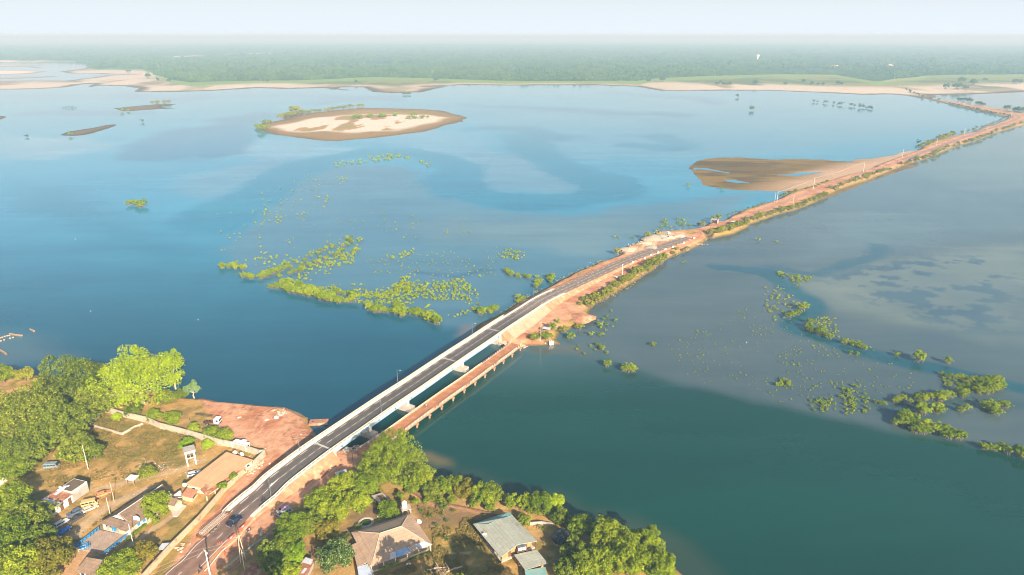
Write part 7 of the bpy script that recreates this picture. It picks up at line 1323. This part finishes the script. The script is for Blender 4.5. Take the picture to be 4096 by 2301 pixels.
# yard truck
t = thing('yard_truck', 'white truck cab on a bare dark chassis standing in the red earth yard', 'truck', cC(930, 350, GZ - .05), hd(cC(820, 350, GZ), cC(1000, 345, GZ)) - .15); mb = MB(); mb.prism([(.6, .8), (2.7, .8), (2.75, 1.6), (2.6, 2.7), (2.3, 3.0), (.7, 3.0), (.6, 2.7)], -1.2, 1.2, inset=lambda x, z: .08 if z > 2.8 else 0); cab = mb.build('cab', M_WHITE, t); mb = MB(); mb.box((2.72, 0, 2.15), (.12, 2.1, .85)); mb.build('windscreen', M_GLASS, cab); mb = MB(); mb.box((2.78, 0, 1.1), (.12, 2.0, .5)); mb.build('grille', M_DARK, cab)
for s in (-1, 1): mb = MB(); mb.box((1.9, s * 1.2, 2.15), (.9, .06, .75)); mb.build('window', M_GLASS, cab)
mb = MB(); [mb.box((-1.7, s * .5, .95), (5.0, .16, .3)) for s in (-1, 1)]; [mb.box((x, 0, .95), (.2, 1.0, .2)) for x in (-4, -2.6, -1.2, .2)]; mb.build('chassis', pmat('rusty_chassis', (.10, .05, .035), .9, .3), t); wheels(t, (1.9, -2.2, -3.5), 1.0, .52, .34)
t = thing('crane_boom', 'dark steel boom lying across the yard behind the white truck', 'boom', cC(790, 235, GZ), hd(cC(700, 210, GZ), cC(890, 240, GZ))); mb = MB(); [mb.tube((-4, y, z), (4, y * 1.6, z * 1.4), .06, n=5) for y in (-.25, .25) for z in (.25, .7)]; [mb.tube((x, -.3, .25), (x + .6, .3, .75), .04, n=4) for x in np.arange(-3.8, 3.6, .7)]; mb.build('lattice', M_DARK, t)
# lattice trailer
p0, p1 = cA(275, 1065, 2.35), cA(545, 830, 2.45); t = thing('lattice_trailer', 'long rusty flatbed trailer loaded with pale steel lattice beside the road', 'trailer', (p0 + p1) / 2, hd(p0, p1)); Lh = (p1 - p0).length / 2
mb = MB(); [mb.box((0, s * .9, 1.0), (Lh * 2, .22, .35)) for s in (-1, 1)]; [mb.box((x, 0, 1.0), (.2, 1.9, .2)) for x in np.arange(-Lh + .3, Lh, 1.4)]; mb.build('frame', M_RUSTC, t); wheels(t, (-2.4, -1.1, .2), .95, .5, .35); mb = MB(); mb.box((Lh + .3, 0, .8), (1.4, 1.6, .5)); mb.build('gooseneck', M_RUSTC, t); mb = MB(); mb.box((-Lh - .2, 0, .7), (.9, 2.4, .4)); mb.build('tail_beam', M_RUSTC, t)
M_LAT = pmat('pale_steel', (.62, .52, .42), .6, .2, 1.5)
for k, y in enumerate((-.6, .5)):
    tt = thing('steel_lattice', ('outer pale steel lattice girder lying on the trailer', 'inner pale steel lattice girder lying on the trailer')[k], 'girder', t.location + V3((0, 0, 1.18)), t.rotation_euler[2], 'girders on the trailer'); mb = MB(); [mb.tube((-Lh + .2, y + a_, z_), (Lh - .4, y + a_, z_), .07, n=5) for a_ in (-.32, .32) for z_ in (.08, .7)]; [mb.tube((x, y - .32, .7), (x + .7, y + .32, .7), .05, n=4) for x in np.arange(-Lh + .3, Lh - 1.2, .9)]; [mb.tube((x, y + s * .32, .08), (x + .5, y + s * .32, .7), .04, n=4) for x in np.arange(-Lh + .3, Lh - 1.2, .9) for s in (-1, 1)]; mb.build('lattice', M_LAT, tt)
# people: one continuous skinned body, clothes over it
M_SKIN = pmat('brown_skin', (.12, .06, .035), .6, .1, 3); M_HAIR = pmat('black_hair', (.012, .010, .009), .7, .1)
def skin_obj(name, verts, edges, radii, m, parent, root=0):
    me = bpy.data.meshes.new(name); me.from_pydata([tuple(v) for v in verts], edges, []); me.materials.append(m); o = link(name, me, None, parent); sk = o.modifiers.new('skin', 'SKIN'); sk.use_smooth_shade = True
    for i, r in enumerate(radii): me.skin_vertices[0].data[i].radius = (r, r) if not hasattr(r, '__len__') else r
    me.skin_vertices[0].data[root].use_root = True; su = o.modifiers.new('sub', 'SUBSURF'); su.levels = 1; su.render_levels = 1; return o
def person(label, loc, rz, sit=False, shirt=(.6, .6, .6), trousers=(.05, .06, .1), helmet=None, dress=None, seat=.78):
    t = thing('person', label, 'person', loc, rz); hz_ = seat if sit else .92; lean = .08 if sit else 0.0
    V = [(0, 0, hz_), (.02 + lean * .3, 0, hz_ + .25), (lean, 0, hz_ + .48), (lean, 0, hz_ + .60), (lean + .03, 0, hz_ + .76)]; E_ = [(0, 1), (1, 2), (2, 3), (3, 4)]; R = [(.15, .11), (.14, .10), (.16, .10), .055, (.085, .1)]; sh = [0, 1, 2]; tr = [0]
    for s in (-1, 1):
        b = len(V); arm = [(lean, s * .2, hz_ + .47), (lean + (.12 if sit else .02), s * .26, hz_ + .22), (lean + (.42 if sit else .08), s * .24, hz_ + (.14 if sit else -.02)), (lean + (.5 if sit else .1), s * .23, hz_ + (.13 if sit else -.1))]; V += arm; R += [.062, .045, .032, .035]; E_ += [(2, b), (b, b + 1), (b + 1, b + 2), (b + 2, b + 3)]
        for k in range(5): V.append((arm[3][0] + (.06 if sit else .01), arm[3][1] + (k - 2) * .016, arm[3][2] - (.02 if sit else .07) - .008 * (k % 3))); R.append(.009); E_.append((b + 3, b + 4 + k))
        b2 = len(V); leg = [(0, s * .1, hz_ - .04), (.36, s * .17, hz_ - .08), (.26, s * .17, hz_ - .5), (.40, s * .17, hz_ - .54)] if sit else [(0, s * .1, hz_ - .06), (.03, s * .11, .48), (0, s * .11, .08), (.15, s * .12, .04)]; V += leg; R += [.085, .062, .042, .04]; E_ += [(0, b2), (b2, b2 + 1), (b2 + 1, b2 + 2), (b2 + 2, b2 + 3)]
    skin_obj('body', V, E_, R, M_SKIN, t)
    vs = [V[0], V[1], V[2]] + [V[5], V[6]] + [V[18], V[19]]; skin_obj('shirt', vs, [(0, 1), (1, 2), (2, 3), (3, 4), (2, 5), (5, 6)], [(.17, .125), (.155, .115), (.175, .115), .075, .06, .075, .06], paint('cloth_%d' % (hash(shirt) % 999), shirt, .85), t)
    vs = [V[0], V[14], V[15], V[16], V[27], V[28], V[29]]; skin_obj('trousers', vs, [(0, 1), (1, 2), (2, 3), (0, 4), (4, 5), (5, 6)], [(.165, .12), .1, .075, .058, .1, .075, .058], paint('cloth_%d' % (hash(trousers) % 999), trousers, .85), t)
    hd_ = V3(V[4]); mb = MB(); n = 10; Vh = []; Fh = []
    for j, (r_, z_) in enumerate(((.118, .0), (.122, .05), (.10, .10), (.04, .13))):
        for i in range(n): a_ = 2 * math.pi * i / n; Vh.append((hd_.x - .015 + r_ * math.cos(a_) * 1.05, hd_.y + r_ * math.sin(a_) * .92, hd_.z + .03 + z_))
    for j in range(3): Fh += [(j * n + i, j * n + (i + 1) % n, (j + 1) * n + (i + 1) % n, (j + 1) * n + i) for i in range(n)]
    Fh.append(tuple(range(3 * n, 4 * n))); mb.poly(Vh, Fh); mb.build('helmet' if helmet else 'hair', paint('helmet_%s' % helmet[0], helmet[1]) if helmet else M_HAIR, t, True)
    mb = MB(); [mb.box((hd_.x + .088, s * .035, hd_.z + .015), (.02, .022, .014)) for s in (-1, 1)]; mb.build('eyes', M_WHITE, t); mb = MB(); mb.box((hd_.x + .1, 0, hd_.z - .012), (.035, .03, .04), taper=.5); mb.build('nose', M_SKIN, t); mb = MB(); mb.box((hd_.x + .09, 0, hd_.z - .05), (.015, .045, .012)); mb.build('mouth', pmat('lip', (.16, .06, .05), .6) if 'lip' not in MATS else MATS['lip'], t); mb = MB(); [mb.box((hd_.x, s * .09, hd_.z), (.035, .015, .05)) for s in (-1, 1)]; mb.build('ears', M_SKIN, t); return t
def motorbike(label, loc, rz, m):
    t = thing('motorbike', label, 'motorbike', loc, rz)
    for x in (.62, -.62):
        mb = MB(); V = []; F = []; n, k = 16, 6
        for i in range(n):
            a_ = 2 * math.pi * i / n
            for j in range(k): b_ = 2 * math.pi * j / k; r_ = .25 + .05 * math.cos(b_); V.append((x + r_ * math.cos(a_), .05 * math.sin(b_), .3 + r_ * math.sin(a_)))
        for i in range(n): F += [(i * k + j, ((i + 1) % n) * k + j, ((i + 1) % n) * k + (j + 1) % k, i * k + (j + 1) % k) for j in range(k)]
        mb.poly(V, F); mb.build('wheel', M_TYRE, t)
    mb = MB(); mb.box((-.25, 0, .76), (.75, .26, .12)); mb.build('seat', M_BLACKT, t); mb = MB(); mb.prism([(-.05, .6), (.35, .62), (.42, .8), (.05, .88)], -.14, .14); mb.build('fuel_tank', m, t); mb = MB(); mb.box((.02, 0, .42), (.45, .28, .32)); mb.build('engine', M_DARK, t); mb = MB(); mb.tube((.62, 0, .3), (.40, 0, .98), .05, n=5); mb.tube((.38, -.36, 1.02), (.38, .36, 1.02), .025, n=5); mb.build('handlebar', M_DARK, t); mb = MB(); mb.tube((-.62, 0, .3), (.1, 0, .45), .05, n=5); mb.tube((-.62, 0, .3), (-.5, 0, .72), .04, n=5); mb.build('frame', M_DARK, t); mb = MB(); mb.box((-.75, 0, .62), (.3, .16, .06)); mb.build('mudguard', m, t); return t
def rider(lb, lp, loc, rz, m, shirt, trousers, helmet=None): motorbike(lb, loc, rz, m); person(lp, V3(loc) + V3((math.cos(rz) * -.2, math.sin(rz) * -.2, 0)), rz, True, shirt, trousers, helmet)
s = ROAD.stat(cA(928, 662, 3.0)); q, g, n = ROAD.at(s); c = cA(928, 668, 3.0); rider('dark motorbike heading down the ramp close to the right wall', 'person in a dark blue jacket riding down the ramp', (c.x, c.y, q.z + .08), math.atan2(-g.y, -g.x), paint('navy_paint', (.012, .022, .06)), (.03, .06, .14), (.03, .03, .04), ('dark', (.02, .02, .03)))
c = c5(1415, 1002, 2.65); q, g, n = OB.at(OB.stat(c)); rider('motorbike crossing the middle of the old bridge', 'person in a white shirt riding across the old bridge', (c.x, c.y, q.z + .02), math.atan2(g.y, g.x), paint('white_car_paint', (.75, .76, .77)), (.85, .84, .8), (.3, .25, .2))
motorbike('white motorbike parked on red earth beside the barrier', cH(345, 815, 2.15), 1.1, M_WHITE); c = cA(268, 1415, 2.2); rider('motorbike with a blue tank at the bottom edge of the road', 'person in a red and pale top riding at the bottom edge', (c.x, c.y, 2.3), hd(cA(268, 1415, 2), cA(400, 1280, 2)), paint('royal_blue_paint', (.012, .10, .48)), (.6, .1, .12), (.1, .2, .45))
person('worker in a yellow helmet and dark clothes standing in the red yard', cC(580, 305, GZ - .05), .6, False, (.05, .05, .06), (.04, .04, .05), ('yellow', (.85, .6, .03)))
# barriers, cones, blocks
M_RED = pmat('barrier_red', (.62, .11, .06), .6, .15, 1.5)
def barrier(label, loc, rz, L=1.6, h=.9, red=False):
    t = thing('road_barrier', label, 'barrier', loc, rz, 'barriers along the new road'); mb = MB(); mb.prism([(-.32, 0), (.32, 0), (.28, .2), (.12, .4), (.1, h), (-.1, h), (-.12, .4), (-.28, .2)], -L / 2, L / 2); mb.build('block', M_RED if red else M_WHITE, t); mb = MB(); mb.box((0, 0, h * .62), (.27, L * .34, h * .3)); mb.build('band', M_WHITE if red else M_RED, t)
for i, (x, y, w) in enumerate(((1685, 528, 'nearest the end of the asphalt'), (1585, 575, 'second from the end of the asphalt'), (1468, 630, 'third from the end of the asphalt'), (1340, 678, 'just past the lone sign mast'), (1240, 716, 'sixth along the edge counting from the kerb'), (1088, 765, 'half sunk between two brighter ones'), (938, 832, 'fourth along the edge counting from the kerb'), (790, 884, 'third along the edge counting from the kerb'), (662, 945, 'second along the edge counting from the kerb'), (530, 990, 'bright red beside the kerb end'), (420, 1032, 'touching the end of the white kerb'))):
    q = cF(x, y, 2.5); g = ROAD.at(ROAD.stat(q))[1]; barrier('%s road barrier %s' % ('red' if i in (9, 3, 1) else 'white and red', w), (q.x, q.y, 2.25), math.atan2(g.y, g.x) + math.pi / 2, 2.0, 1.0, i in (9, 3, 1))
barrier('white barrier alone on the red track by the lattice pole', c6(1555, 492, 2.2), .9, 1.8); g = ROAD.at(40)[1]; az_ = math.atan2(g.y, g.x) + math.pi / 2
for (x, y, lab, L, rd) in ((590, 1068, 'orange white barrier nearest the traffic cones', 2.6, True), (712, 950, 'orange white barrier nearest the pickup', 2.8, True), (905, 1024, 'small white marker block on the red road edge', .8, False)): barrier(lab, cA(x, y, 2.2), az_, L, .95, rd)
def cone(label, loc):
    t = thing('traffic_cone', label, 'traffic cone', loc, 0, 'traffic cones'); mb = MB(); mb.box((0, 0, .03), (.5, .5, .06)); mb.lathe((0, 0, .06), [(.2, 0), (.05, .8)], 10); mb.build('cone', M_RED, t)
for x, y, w in ((452, 1128, 'leftmost of the three by the dashed line'), (472, 1118, 'middle of the three by the dashed line'), (492, 1112, 'rightmost of the three by the dashed line'), (528, 1232, 'alone on the earth below the barrier'), (684, 1132, 'alone beside the twin leaning poles'), (952, 998, 'at the far verge near the trees')): cone('red traffic cone ' + w, cA(x, y, 2.15))
def rock(label, loc, s, m=M_CONC, name='boulder', cat='boulder', grp=None, flat=.7):
    bm = bmesh.new(); bmesh.ops.create_icosphere(bm, subdivisions=2, radius=1)
    sd = rnd.random() * 99
    for v in bm.verts: k = .8 + .45 * vnoise(np.array([v.co.x * 1.3 + sd]), np.array([v.co.y * 1.3 + v.co.z + sd]), 3)[0]; v.co *= k; v.co.z *= flat
    me = bpy.data.meshes.new(name); bm.to_mesh(me); bm.free(); me.materials.append(m); o = link(name, me); o.location = loc; o.scale = (s, s * rnd.uniform(.8, 1.2), s); o.rotation_euler = (0, 0, rnd.uniform(0, 3)); tag(o, label, cat, grp); return o
rock('pale concrete block lying below the bridge abutment', c5(665, 1410, 1.8), 1.3, M_CONC, 'concrete_block', 'block', None, .9); rock('white rubble bag on the red yard near the water', cC(1825, 255, GZ), .9, M_WHITEW, 'bag', 'bag', None, .8)
for x, y, s, lab in ((1690, 290, 1.0, 'grey slab of broken concrete on the red yard'), (1900, 215, .9, 'pale broken slab near the yard shore'), (1780, 150, 1.2, 'red earth lump at the edge of the yard shore'), (1290, 255, .9, 'small pale stone in the middle of the yard')): rock(lab, cC(x, y, GZ - .2), s, M_CONC if 'slab' in lab or 'stone' in lab else M_DIRT, 'rubble_slab', 'rubble', 'rubble on the red yard', .4)
def heap(label, loc, r, hh, m, name='sand_heap', cat='heap'):
    n, k = 22, 7; mb = MB(); V = []; F = []
    for j in range(k):
        u = j / (k - 1)
        for i in range(n): a_ = 2 * math.pi * i / n; rr_ = r * u * (1 + .15 * math.sin(a_ * 3 + r) + rnd.uniform(-.05, .05)); V.append((rr_ * math.cos(a_), rr_ * math.sin(a_), hh * (1 - u ** 1.3) + rnd.uniform(-.05, .05) - .3 * (u == 1)))
    for j in range(k - 1): F += [(j * n + i, (j + 1) * n + i, (j + 1) * n + (i + 1) % n, j * n + (i + 1) % n) for i in range(n)]
    mb.poly(V, F); o = mb.build(name, m, None, True); o.location = loc; tag(o, label, cat, 'heaps at the works yard')
M_SANDH = pmat('white_sand', (.55, .44, .32), .95, .12, 1); M_GRAV = pmat('grey_gravel', (.40, .36, .27), .95, .25, 1.5)
heap('long grey gravel mound in the works yard', cF(860, 525, 2.1), 9.5, 2.4, M_GRAV, 'gravel_heap'); heap('second grey gravel mound joined to the long one', cF(990, 500, 2.1), 6.5, 1.8, M_GRAV, 'gravel_heap'); heap('small white sand heap beside the round sign', cF(1195, 520, 2.1), 4, 1.5, M_SANDH); heap('white sand heap at the far end of the works yard', cF(1390, 490, 2.1), 5, 1.7, M_SANDH); heap('sharp grey heap right beside the asphalt', cF(815, 725, 2.1), 5.2, 1.7, M_GRAV, 'gravel_heap'); heap('pale rubble heap at the near corner of the works yard', cF(340, 760, 2.1), 6, 1.3, M_SANDH); heap('pale broken heap behind the grey one in the works yard', cF(700, 630, 2.1), 4.5, 1.2, M_SANDH); heap('mound of dug red earth on the spit', c6(1240, 870, 2.0), 7, 1.4, M_DIRT, 'earth_heap')
t = thing('road_sign', 'round dark sign on a white post beside the works yard', 'sign', cF(1140, 605, 2.4)); mb = MB(); mb.tube((0, 0, 0), (0, 0, 3.6), .1, n=6); mb.build('post', M_WHITE, t); mb = MB(); mb.tube((0, -.06, 3.8), (0, .06, 3.8), .6, n=16); mb.build('disc', M_DARK, t)
t = thing('works_truck', 'flatbed truck with a white cab standing by the gravel mound', 'truck', cF(1105, 470, 2.1), .5); mb = MB(); mb.prism([(1.4, .6), (3.0, .6), (3.0, 1.8), (2.7, 2.4), (1.4, 2.4)], -1.05, 1.05); mb.build('cab', M_WHITE, t); mb = MB(); mb.box((3.0, 0, 1.75), (.08, 1.8, .6)); mb.build('windscreen', M_GLASS, t); mb = MB(); mb.box((-1.0, 0, 1.1), (4.6, 2.2, .3)); [mb.box((-1.0, s * 1.08, 1.5), (4.6, .08, .6)) for s in (-1, 1)]; mb.build('flatbed', paint('truck_grey', (.2, .19, .18)), t); wheels(t, (2.2, -1.8), .95, .45, .3)
t = thing('loader', 'yellow loader at the back edge of the works yard', 'loader', cF(945, 452, 2.1), 2.6); mb = MB(); mb.prism([(-1.6, .6), (1.2, .6), (1.3, 1.3), (.2, 1.4), (-1.6, 1.6)], -.9, .9); mb.build('body', paint('loader_yellow', (.75, .45, .03)), t); mb = MB(); mb.box((-.2, 0, 2.0), (1.2, 1.3, 1.0), taper=.85); mb.build('cab', M_GLASS, t); mb = MB(); mb.tube((1.0, .5, 1.2), (2.4, .5, .6), .1); mb.tube((1.0, -.5, 1.2), (2.4, -.5, .6), .1); mb.prism([(2.4, .1), (3.2, .1), (2.7, .5), (2.4, .9)], -1.1, 1.1); mb.build('bucket', M_DARK, t); wheels(t, (.9, -1.0), .95, .55, .4)
# traffic on the causeway
for lab, f, x, y, b, kind, m, k, nm, z in (('white minibus with a loaded roof driving on the red causeway', cF, 2480, 235, (2400, 265), 'minibus', paint('white_car_paint', (.75, .76, .77)), 'minibus', 'minibus', 2.3), ('silver estate car alone on the wide red causeway', k7, 445, 985, (480, 972), 'estate', paint('silver_paint', (.55, .6, .64)), 'car', 'car', 2.3), ('small silver car stopped on the right verge of the causeway', k7, 1738, 540, (1700, 556), 'hatch', paint('silver_paint', (.55, .6, .64)), 'car', 'car', 2.3), ('white car nearest the causeway bend', k7, 2078, 381, (2110, 368), 'estate', paint('white_car_paint', (.75, .76, .77)), 'car', 'car', 2.3),
                               ('white van parked at the left of three on the back causeway', k7, 1725, 38, (1700, 32), 'van', paint('white_car_paint', (.75, .76, .77)), 'van', 'parked_van', 2.3), ('pale yellow van parked in the middle of three on the back causeway', k7, 1780, 56, (1760, 50), 'van', paint('cream_paint', (.8, .66, .38)), 'van', 'parked_van', 2.3), ('blue and white truck parked at the right of three on the back causeway', k7, 1890, 68, (1860, 60), 'minibus', paint('white_car_paint', (.75, .76, .77)), 'truck', 'parked_truck', 2.3)):
    q = f(x, y, z); car(lab, V3((q.x, q.y, z - .05)), hd(q, f(b[0], b[1], z)), m, kind, k, nm)
# boats, pontoon, floats
q = pts(c5, [(318, 1162), (322, 1122), (497, 1114), (495, 1152)], .9); c = sum(q, V3((0, 0, 0))) / 4; t = thing('pontoon', 'rusty flat steel pontoon moored at the point of the red yard', 'pontoon', (c.x, c.y, -.25), hd(q[1], q[2])); l = local(t); L_ = (q[2] - q[1]).length; W_ = (q[1] - q[0]).length; mb = MB(); mb.box((0, 0, .6), (L_, W_, 1.2), taper=.985); mb.build('hull', pmat('rusty_pontoon', (.42, .20, .11), .85, .25, 1, stain=(.6, .42, .3), stain_amt=.4), t); mb = MB(); mb.box((-L_ * .3, .1, 1.22), (.9, .7, .05)); mb.build('hatch', M_DARK, t)
def pirogue(label, loc, rz, L=8):
    t = thing('pirogue', label, 'boat', loc, rz, 'pirogues'); n = 12; V = []; F = []
    for i in range(n + 1):
        u = i / n * 2 - 1; w = .62 * (1 - abs(u) ** 2.4) + .03; z = .25 + .5 * abs(u) ** 3; x = u * L / 2
        for y_, zz in ((-w, z + .3), (-w * .6, -.1 + z * .3), (w * .6, -.1 + z * .3), (w, z + .3), (w * .85, z + .27), (w * .5, .12 + z * .3), (-w * .5, .12 + z * .3), (-w * .85, z + .27)): V.append((x, y_, zz))
        if i: F += [((i - 1) * 8 + j, (i - 1) * 8 + (j + 1) % 8, i * 8 + (j + 1) % 8, i * 8 + j) for j in range(8)]
    F += [tuple(range(7, -1, -1)), tuple(range(n * 8, n * 8 + 8))]; MB().poly(V, F).build('hull', pmat('pirogue_wood', (.30, .22, .15), .8, .3, 1) if 'pirogue_wood' not in MATS else MATS['pirogue_wood'], t); mb = MB(); [mb.box((x, 0, .42), (.25, .95, .05)) for x in (-2, 0, 2)]; mb.build('thwart', M_BARE, t)
pirogue('wooden pirogue on the water at the left edge', c1(30, 262, 0), -.6, 10); pirogue('pale pirogue by the line of fishing floats', c1(150, 100, 0), -.25, 9); pirogue('small pirogue off the line of fishing floats', c1(305, 58, 0), -.5, 5)
for i, (x, y) in enumerate(((0, 125), (22, 118), (45, 110), (70, 104), (90, 100), (10, 152), (40, 143), (95, 127), (122, 120))): o = MB().lathe((0, 0, 0), [(.25, -.2), (.55, .1), (.45, .45), (.1, .55)], 9).build('fishing_float', M_BARE, None, True); o.location = c1(x, y, 0); tag(o, 'round fishing float in the line at the left edge', 'float', 'fishing floats at the left edge')
for lab, f, x, y in (('white egret on the open blue water left of the mangrove field', k8, 585, 1203), ('white egret on the blue water right of the others', k8, 1275, 1258), ('white egret farthest out on the blue water', k8, 485, 738), ('white egret standing in the right basin shallows', r1, 185, 805), ('white egret among mangroves at the right edge', r2, 1097, 398)):
    t = thing('egret', lab, 'bird', f(x, y, 0), rnd.uniform(0, 6), 'egrets', .75); mb = MB(); mb.lathe((0, 0, .35), [(.03, 0), (.2, .12), (.24, .3), (.14, .5), (.05, .6)], 9); mb.chain([(.1, 0, .8), (.2, 0, 1.05), (.16, 0, 1.25), (.28, 0, 1.3)], [.06, .04, .05, .02], 6); mb.tube((0, .06, 0), (0, .06, .4), .02, n=4); mb.tube((0, -.06, 0), (0, -.06, .4), .02, n=4); mb.build('bird_body', M_WHITE, t)
for i, (x, y) in enumerate(((1145, 1282), (1160, 1272), (1198, 1275))): t = thing('goose', ('left white goose on the grass before the verandah', 'middle white goose on the grass before the verandah', 'right white goose on the grass before the verandah')[i], 'bird', cG(x, y, GZ), i * 1.3, 'geese on the grass'); mb = MB(); mb.lathe((0, 0, .12), [(.04, 0), (.2, .1), (.24, .25), (.12, .4)], 9); mb.chain([(.12, 0, .45), (.22, 0, .68), (.36, 0, .7)], [.06, .05, .02], 6); mb.tube((0, .05, 0), (0, .05, .15), .02, n=4); mb.tube((0, -.05, 0), (0, -.05, .15), .02, n=4); mb.build('bird_body', M_WHITE, t)
# uncountable: grass tufts, stones, litter
def tufts(name, poly, n, h, m, zb=GZ):
    q = XY(poly); lo, hi = q.min(0), q.max(0); rs = np.random.RandomState(len(name)); x = rs.uniform(lo[0], hi[0], n * 3); y = rs.uniform(lo[1], hi[1], n * 3); ok = inside(x, y, q) & (fbm(x * .2, y * .2, 401, 3) > .47); x = x[ok][:n]; y = y[ok][:n]; c = np.stack([x, y, np.full(len(x), zb + .05)], 1); V, F = leaf_quads(c, np.full(len(x), h), 9, h * 1.1, rs, .1); return V
gv = [tufts('a', pts(c2, [(850, -80), (1900, 170), (1800, 350), (1300, 560), (900, 560), (450, 700), (450, 420), (850, 300)], GZ), 3000, .32, None), tufts('bb', pts(c3, [(1800, 800), (2576, 980), (2300, 1300), (2050, 1450), (1500, 1450), (1950, 1250), (1950, 1050)], GZ), 2600, .32, None), tufts('ccc', pts(c4, [(0, 1300), (700, 1320), (900, 1447), (0, 1447)], GZ), 900, .3, None), tufts('dddd', pts(cB, [(500, 900), (1050, 500), (1300, 640), (880, 780), (540, 1050)], GZ), 500, .25, None)]
V = np.concatenate(gv); tag(link('grass', np_mesh('grass', V, np.arange(len(V)).reshape(-1, 4), leafmat('leaf_grass', (.16, .14, .03), (.36, .27, .075), (.50, .37, .13), .3))), kind='stuff')
V = np.concatenate([tufts('eeeee', [v + V3((0, 0, 0)) for v in pts(c6, [(1240, 760), (1700, 520), (2010, 330), (2420, 110), (2400, 140), (2000, 350), (1700, 570), (1340, 790)], 2)], 1500, .5, None, 1.5), tufts('ffffff', pts(c6, [(470, 850), (760, 660), (1100, 480), (1450, 335), (1440, 320), (1090, 465), (750, 640), (460, 830)], 1), 700, .5, None, 1.0)])
tag(link('straw_grass', np_mesh('straw_grass', V, np.arange(len(V)).reshape(-1, 4), leafmat('leaf_straw', (.20, .18, .04), (.42, .34, .10), (.55, .45, .18), .3))), kind='stuff')
def bits(name, spots, m, s0, s1):
    mb = MB()
    for (f, x, y, sp, n, z) in spots:
        c = f(x, y, z)
        for i in range(n): s_ = rnd.uniform(s0, s1); mb.box((c.x + rnd.gauss(0, sp), c.y + rnd.gauss(0, sp), z + s_ * .2), (s_, s_ * rnd.uniform(.5, 1), s_ * .5), rnd.uniform(0, 3), .7)
    tag(mb.build(name, m), kind='stuff')
bits('litter', [(c2, 1380, 440, 2.6, 60, GZ), (c2, 1490, 440, 1.6, 30, GZ), (c2, 980, 525, 1.5, 10, GZ), (c2, 2000, 270, 5, 30, GZ), (c2, 1560, 480, 5, 25, GZ), (c2, 1250, 560, 6, 18, GZ), (c2, 900, 500, 6, 16, GZ), (cC, 1260, 750, 2, 14, GZ), (cC, 1500, 790, 2.5, 16, GZ), (c2, 1740, 480, 2, 14, GZ), (cG, 900, 700, 9, 8, GZ)], pmat('litter_white', (.50, .50, .52), .7, .35, 3), .12, .38)
bits('rubble', [(cF, 450, 690, 3, 40, 1.4), (cF, 220, 780, 3, 40, 1.4), (cF, 740, 600, 3, 60, 2.1), (cF, 620, 640, 3, 40, 2), (cF, 1000, 420, 3, 24, 1.6), (cF, 1340, 390, 3, 20, 1.5), (cF, 1480, 770, 1.6, 24, .9), (cF, 1780, 650, 1.6, 24, .9), (cE, 900, 90, 1.6, 40, 1.8), (cE, 1230, 170, 1.5, 20, .6), (cE, 1740, 90, 1.5, 20, .6), (cA, 880, 270, 1.6, 26, GZ), (cA, 780, 350, 1.2, 20, GZ), (cC, 1500, 980, 1.2, 20, GZ), (c2, 1690, 1170, 1.5, 14, GZ), (c5, 730, 1395, 1.5, 30, 1.6), (cC, 1880, 190, 1.2, 24, 1.9)], pmat('rubble_pale', (.58, .45, .33), .95, .3, 2), .25, .9)
HAZE = 0.00028
# ================================================================== HAZE
hm = bpy.data.materials.new('haze'); hm.use_nodes = True; ht = hm.node_tree; ht.nodes.clear()
ho = ht.nodes.new('ShaderNodeOutputMaterial'); hv = ht.nodes.new('ShaderNodeVolumePrincipled')
hv.inputs['Color'].default_value = (.35, .60, .75, 1); hv.inputs['Absorption Color'].default_value = (.50, .25, .18, 1); hv.inputs['Density'].default_value = HAZE; hv.inputs['Anisotropy'].default_value = 0.0
ht.links.new(hv.outputs[0], ho.inputs['Volume'])
hb = MB(); hb.box((0, 22000, (CZ + 4 - 3) / 2), (90000, 48000, CZ + 4 + 3)); hz = hb.build('haze', hm); tag(hz, kind='stuff')
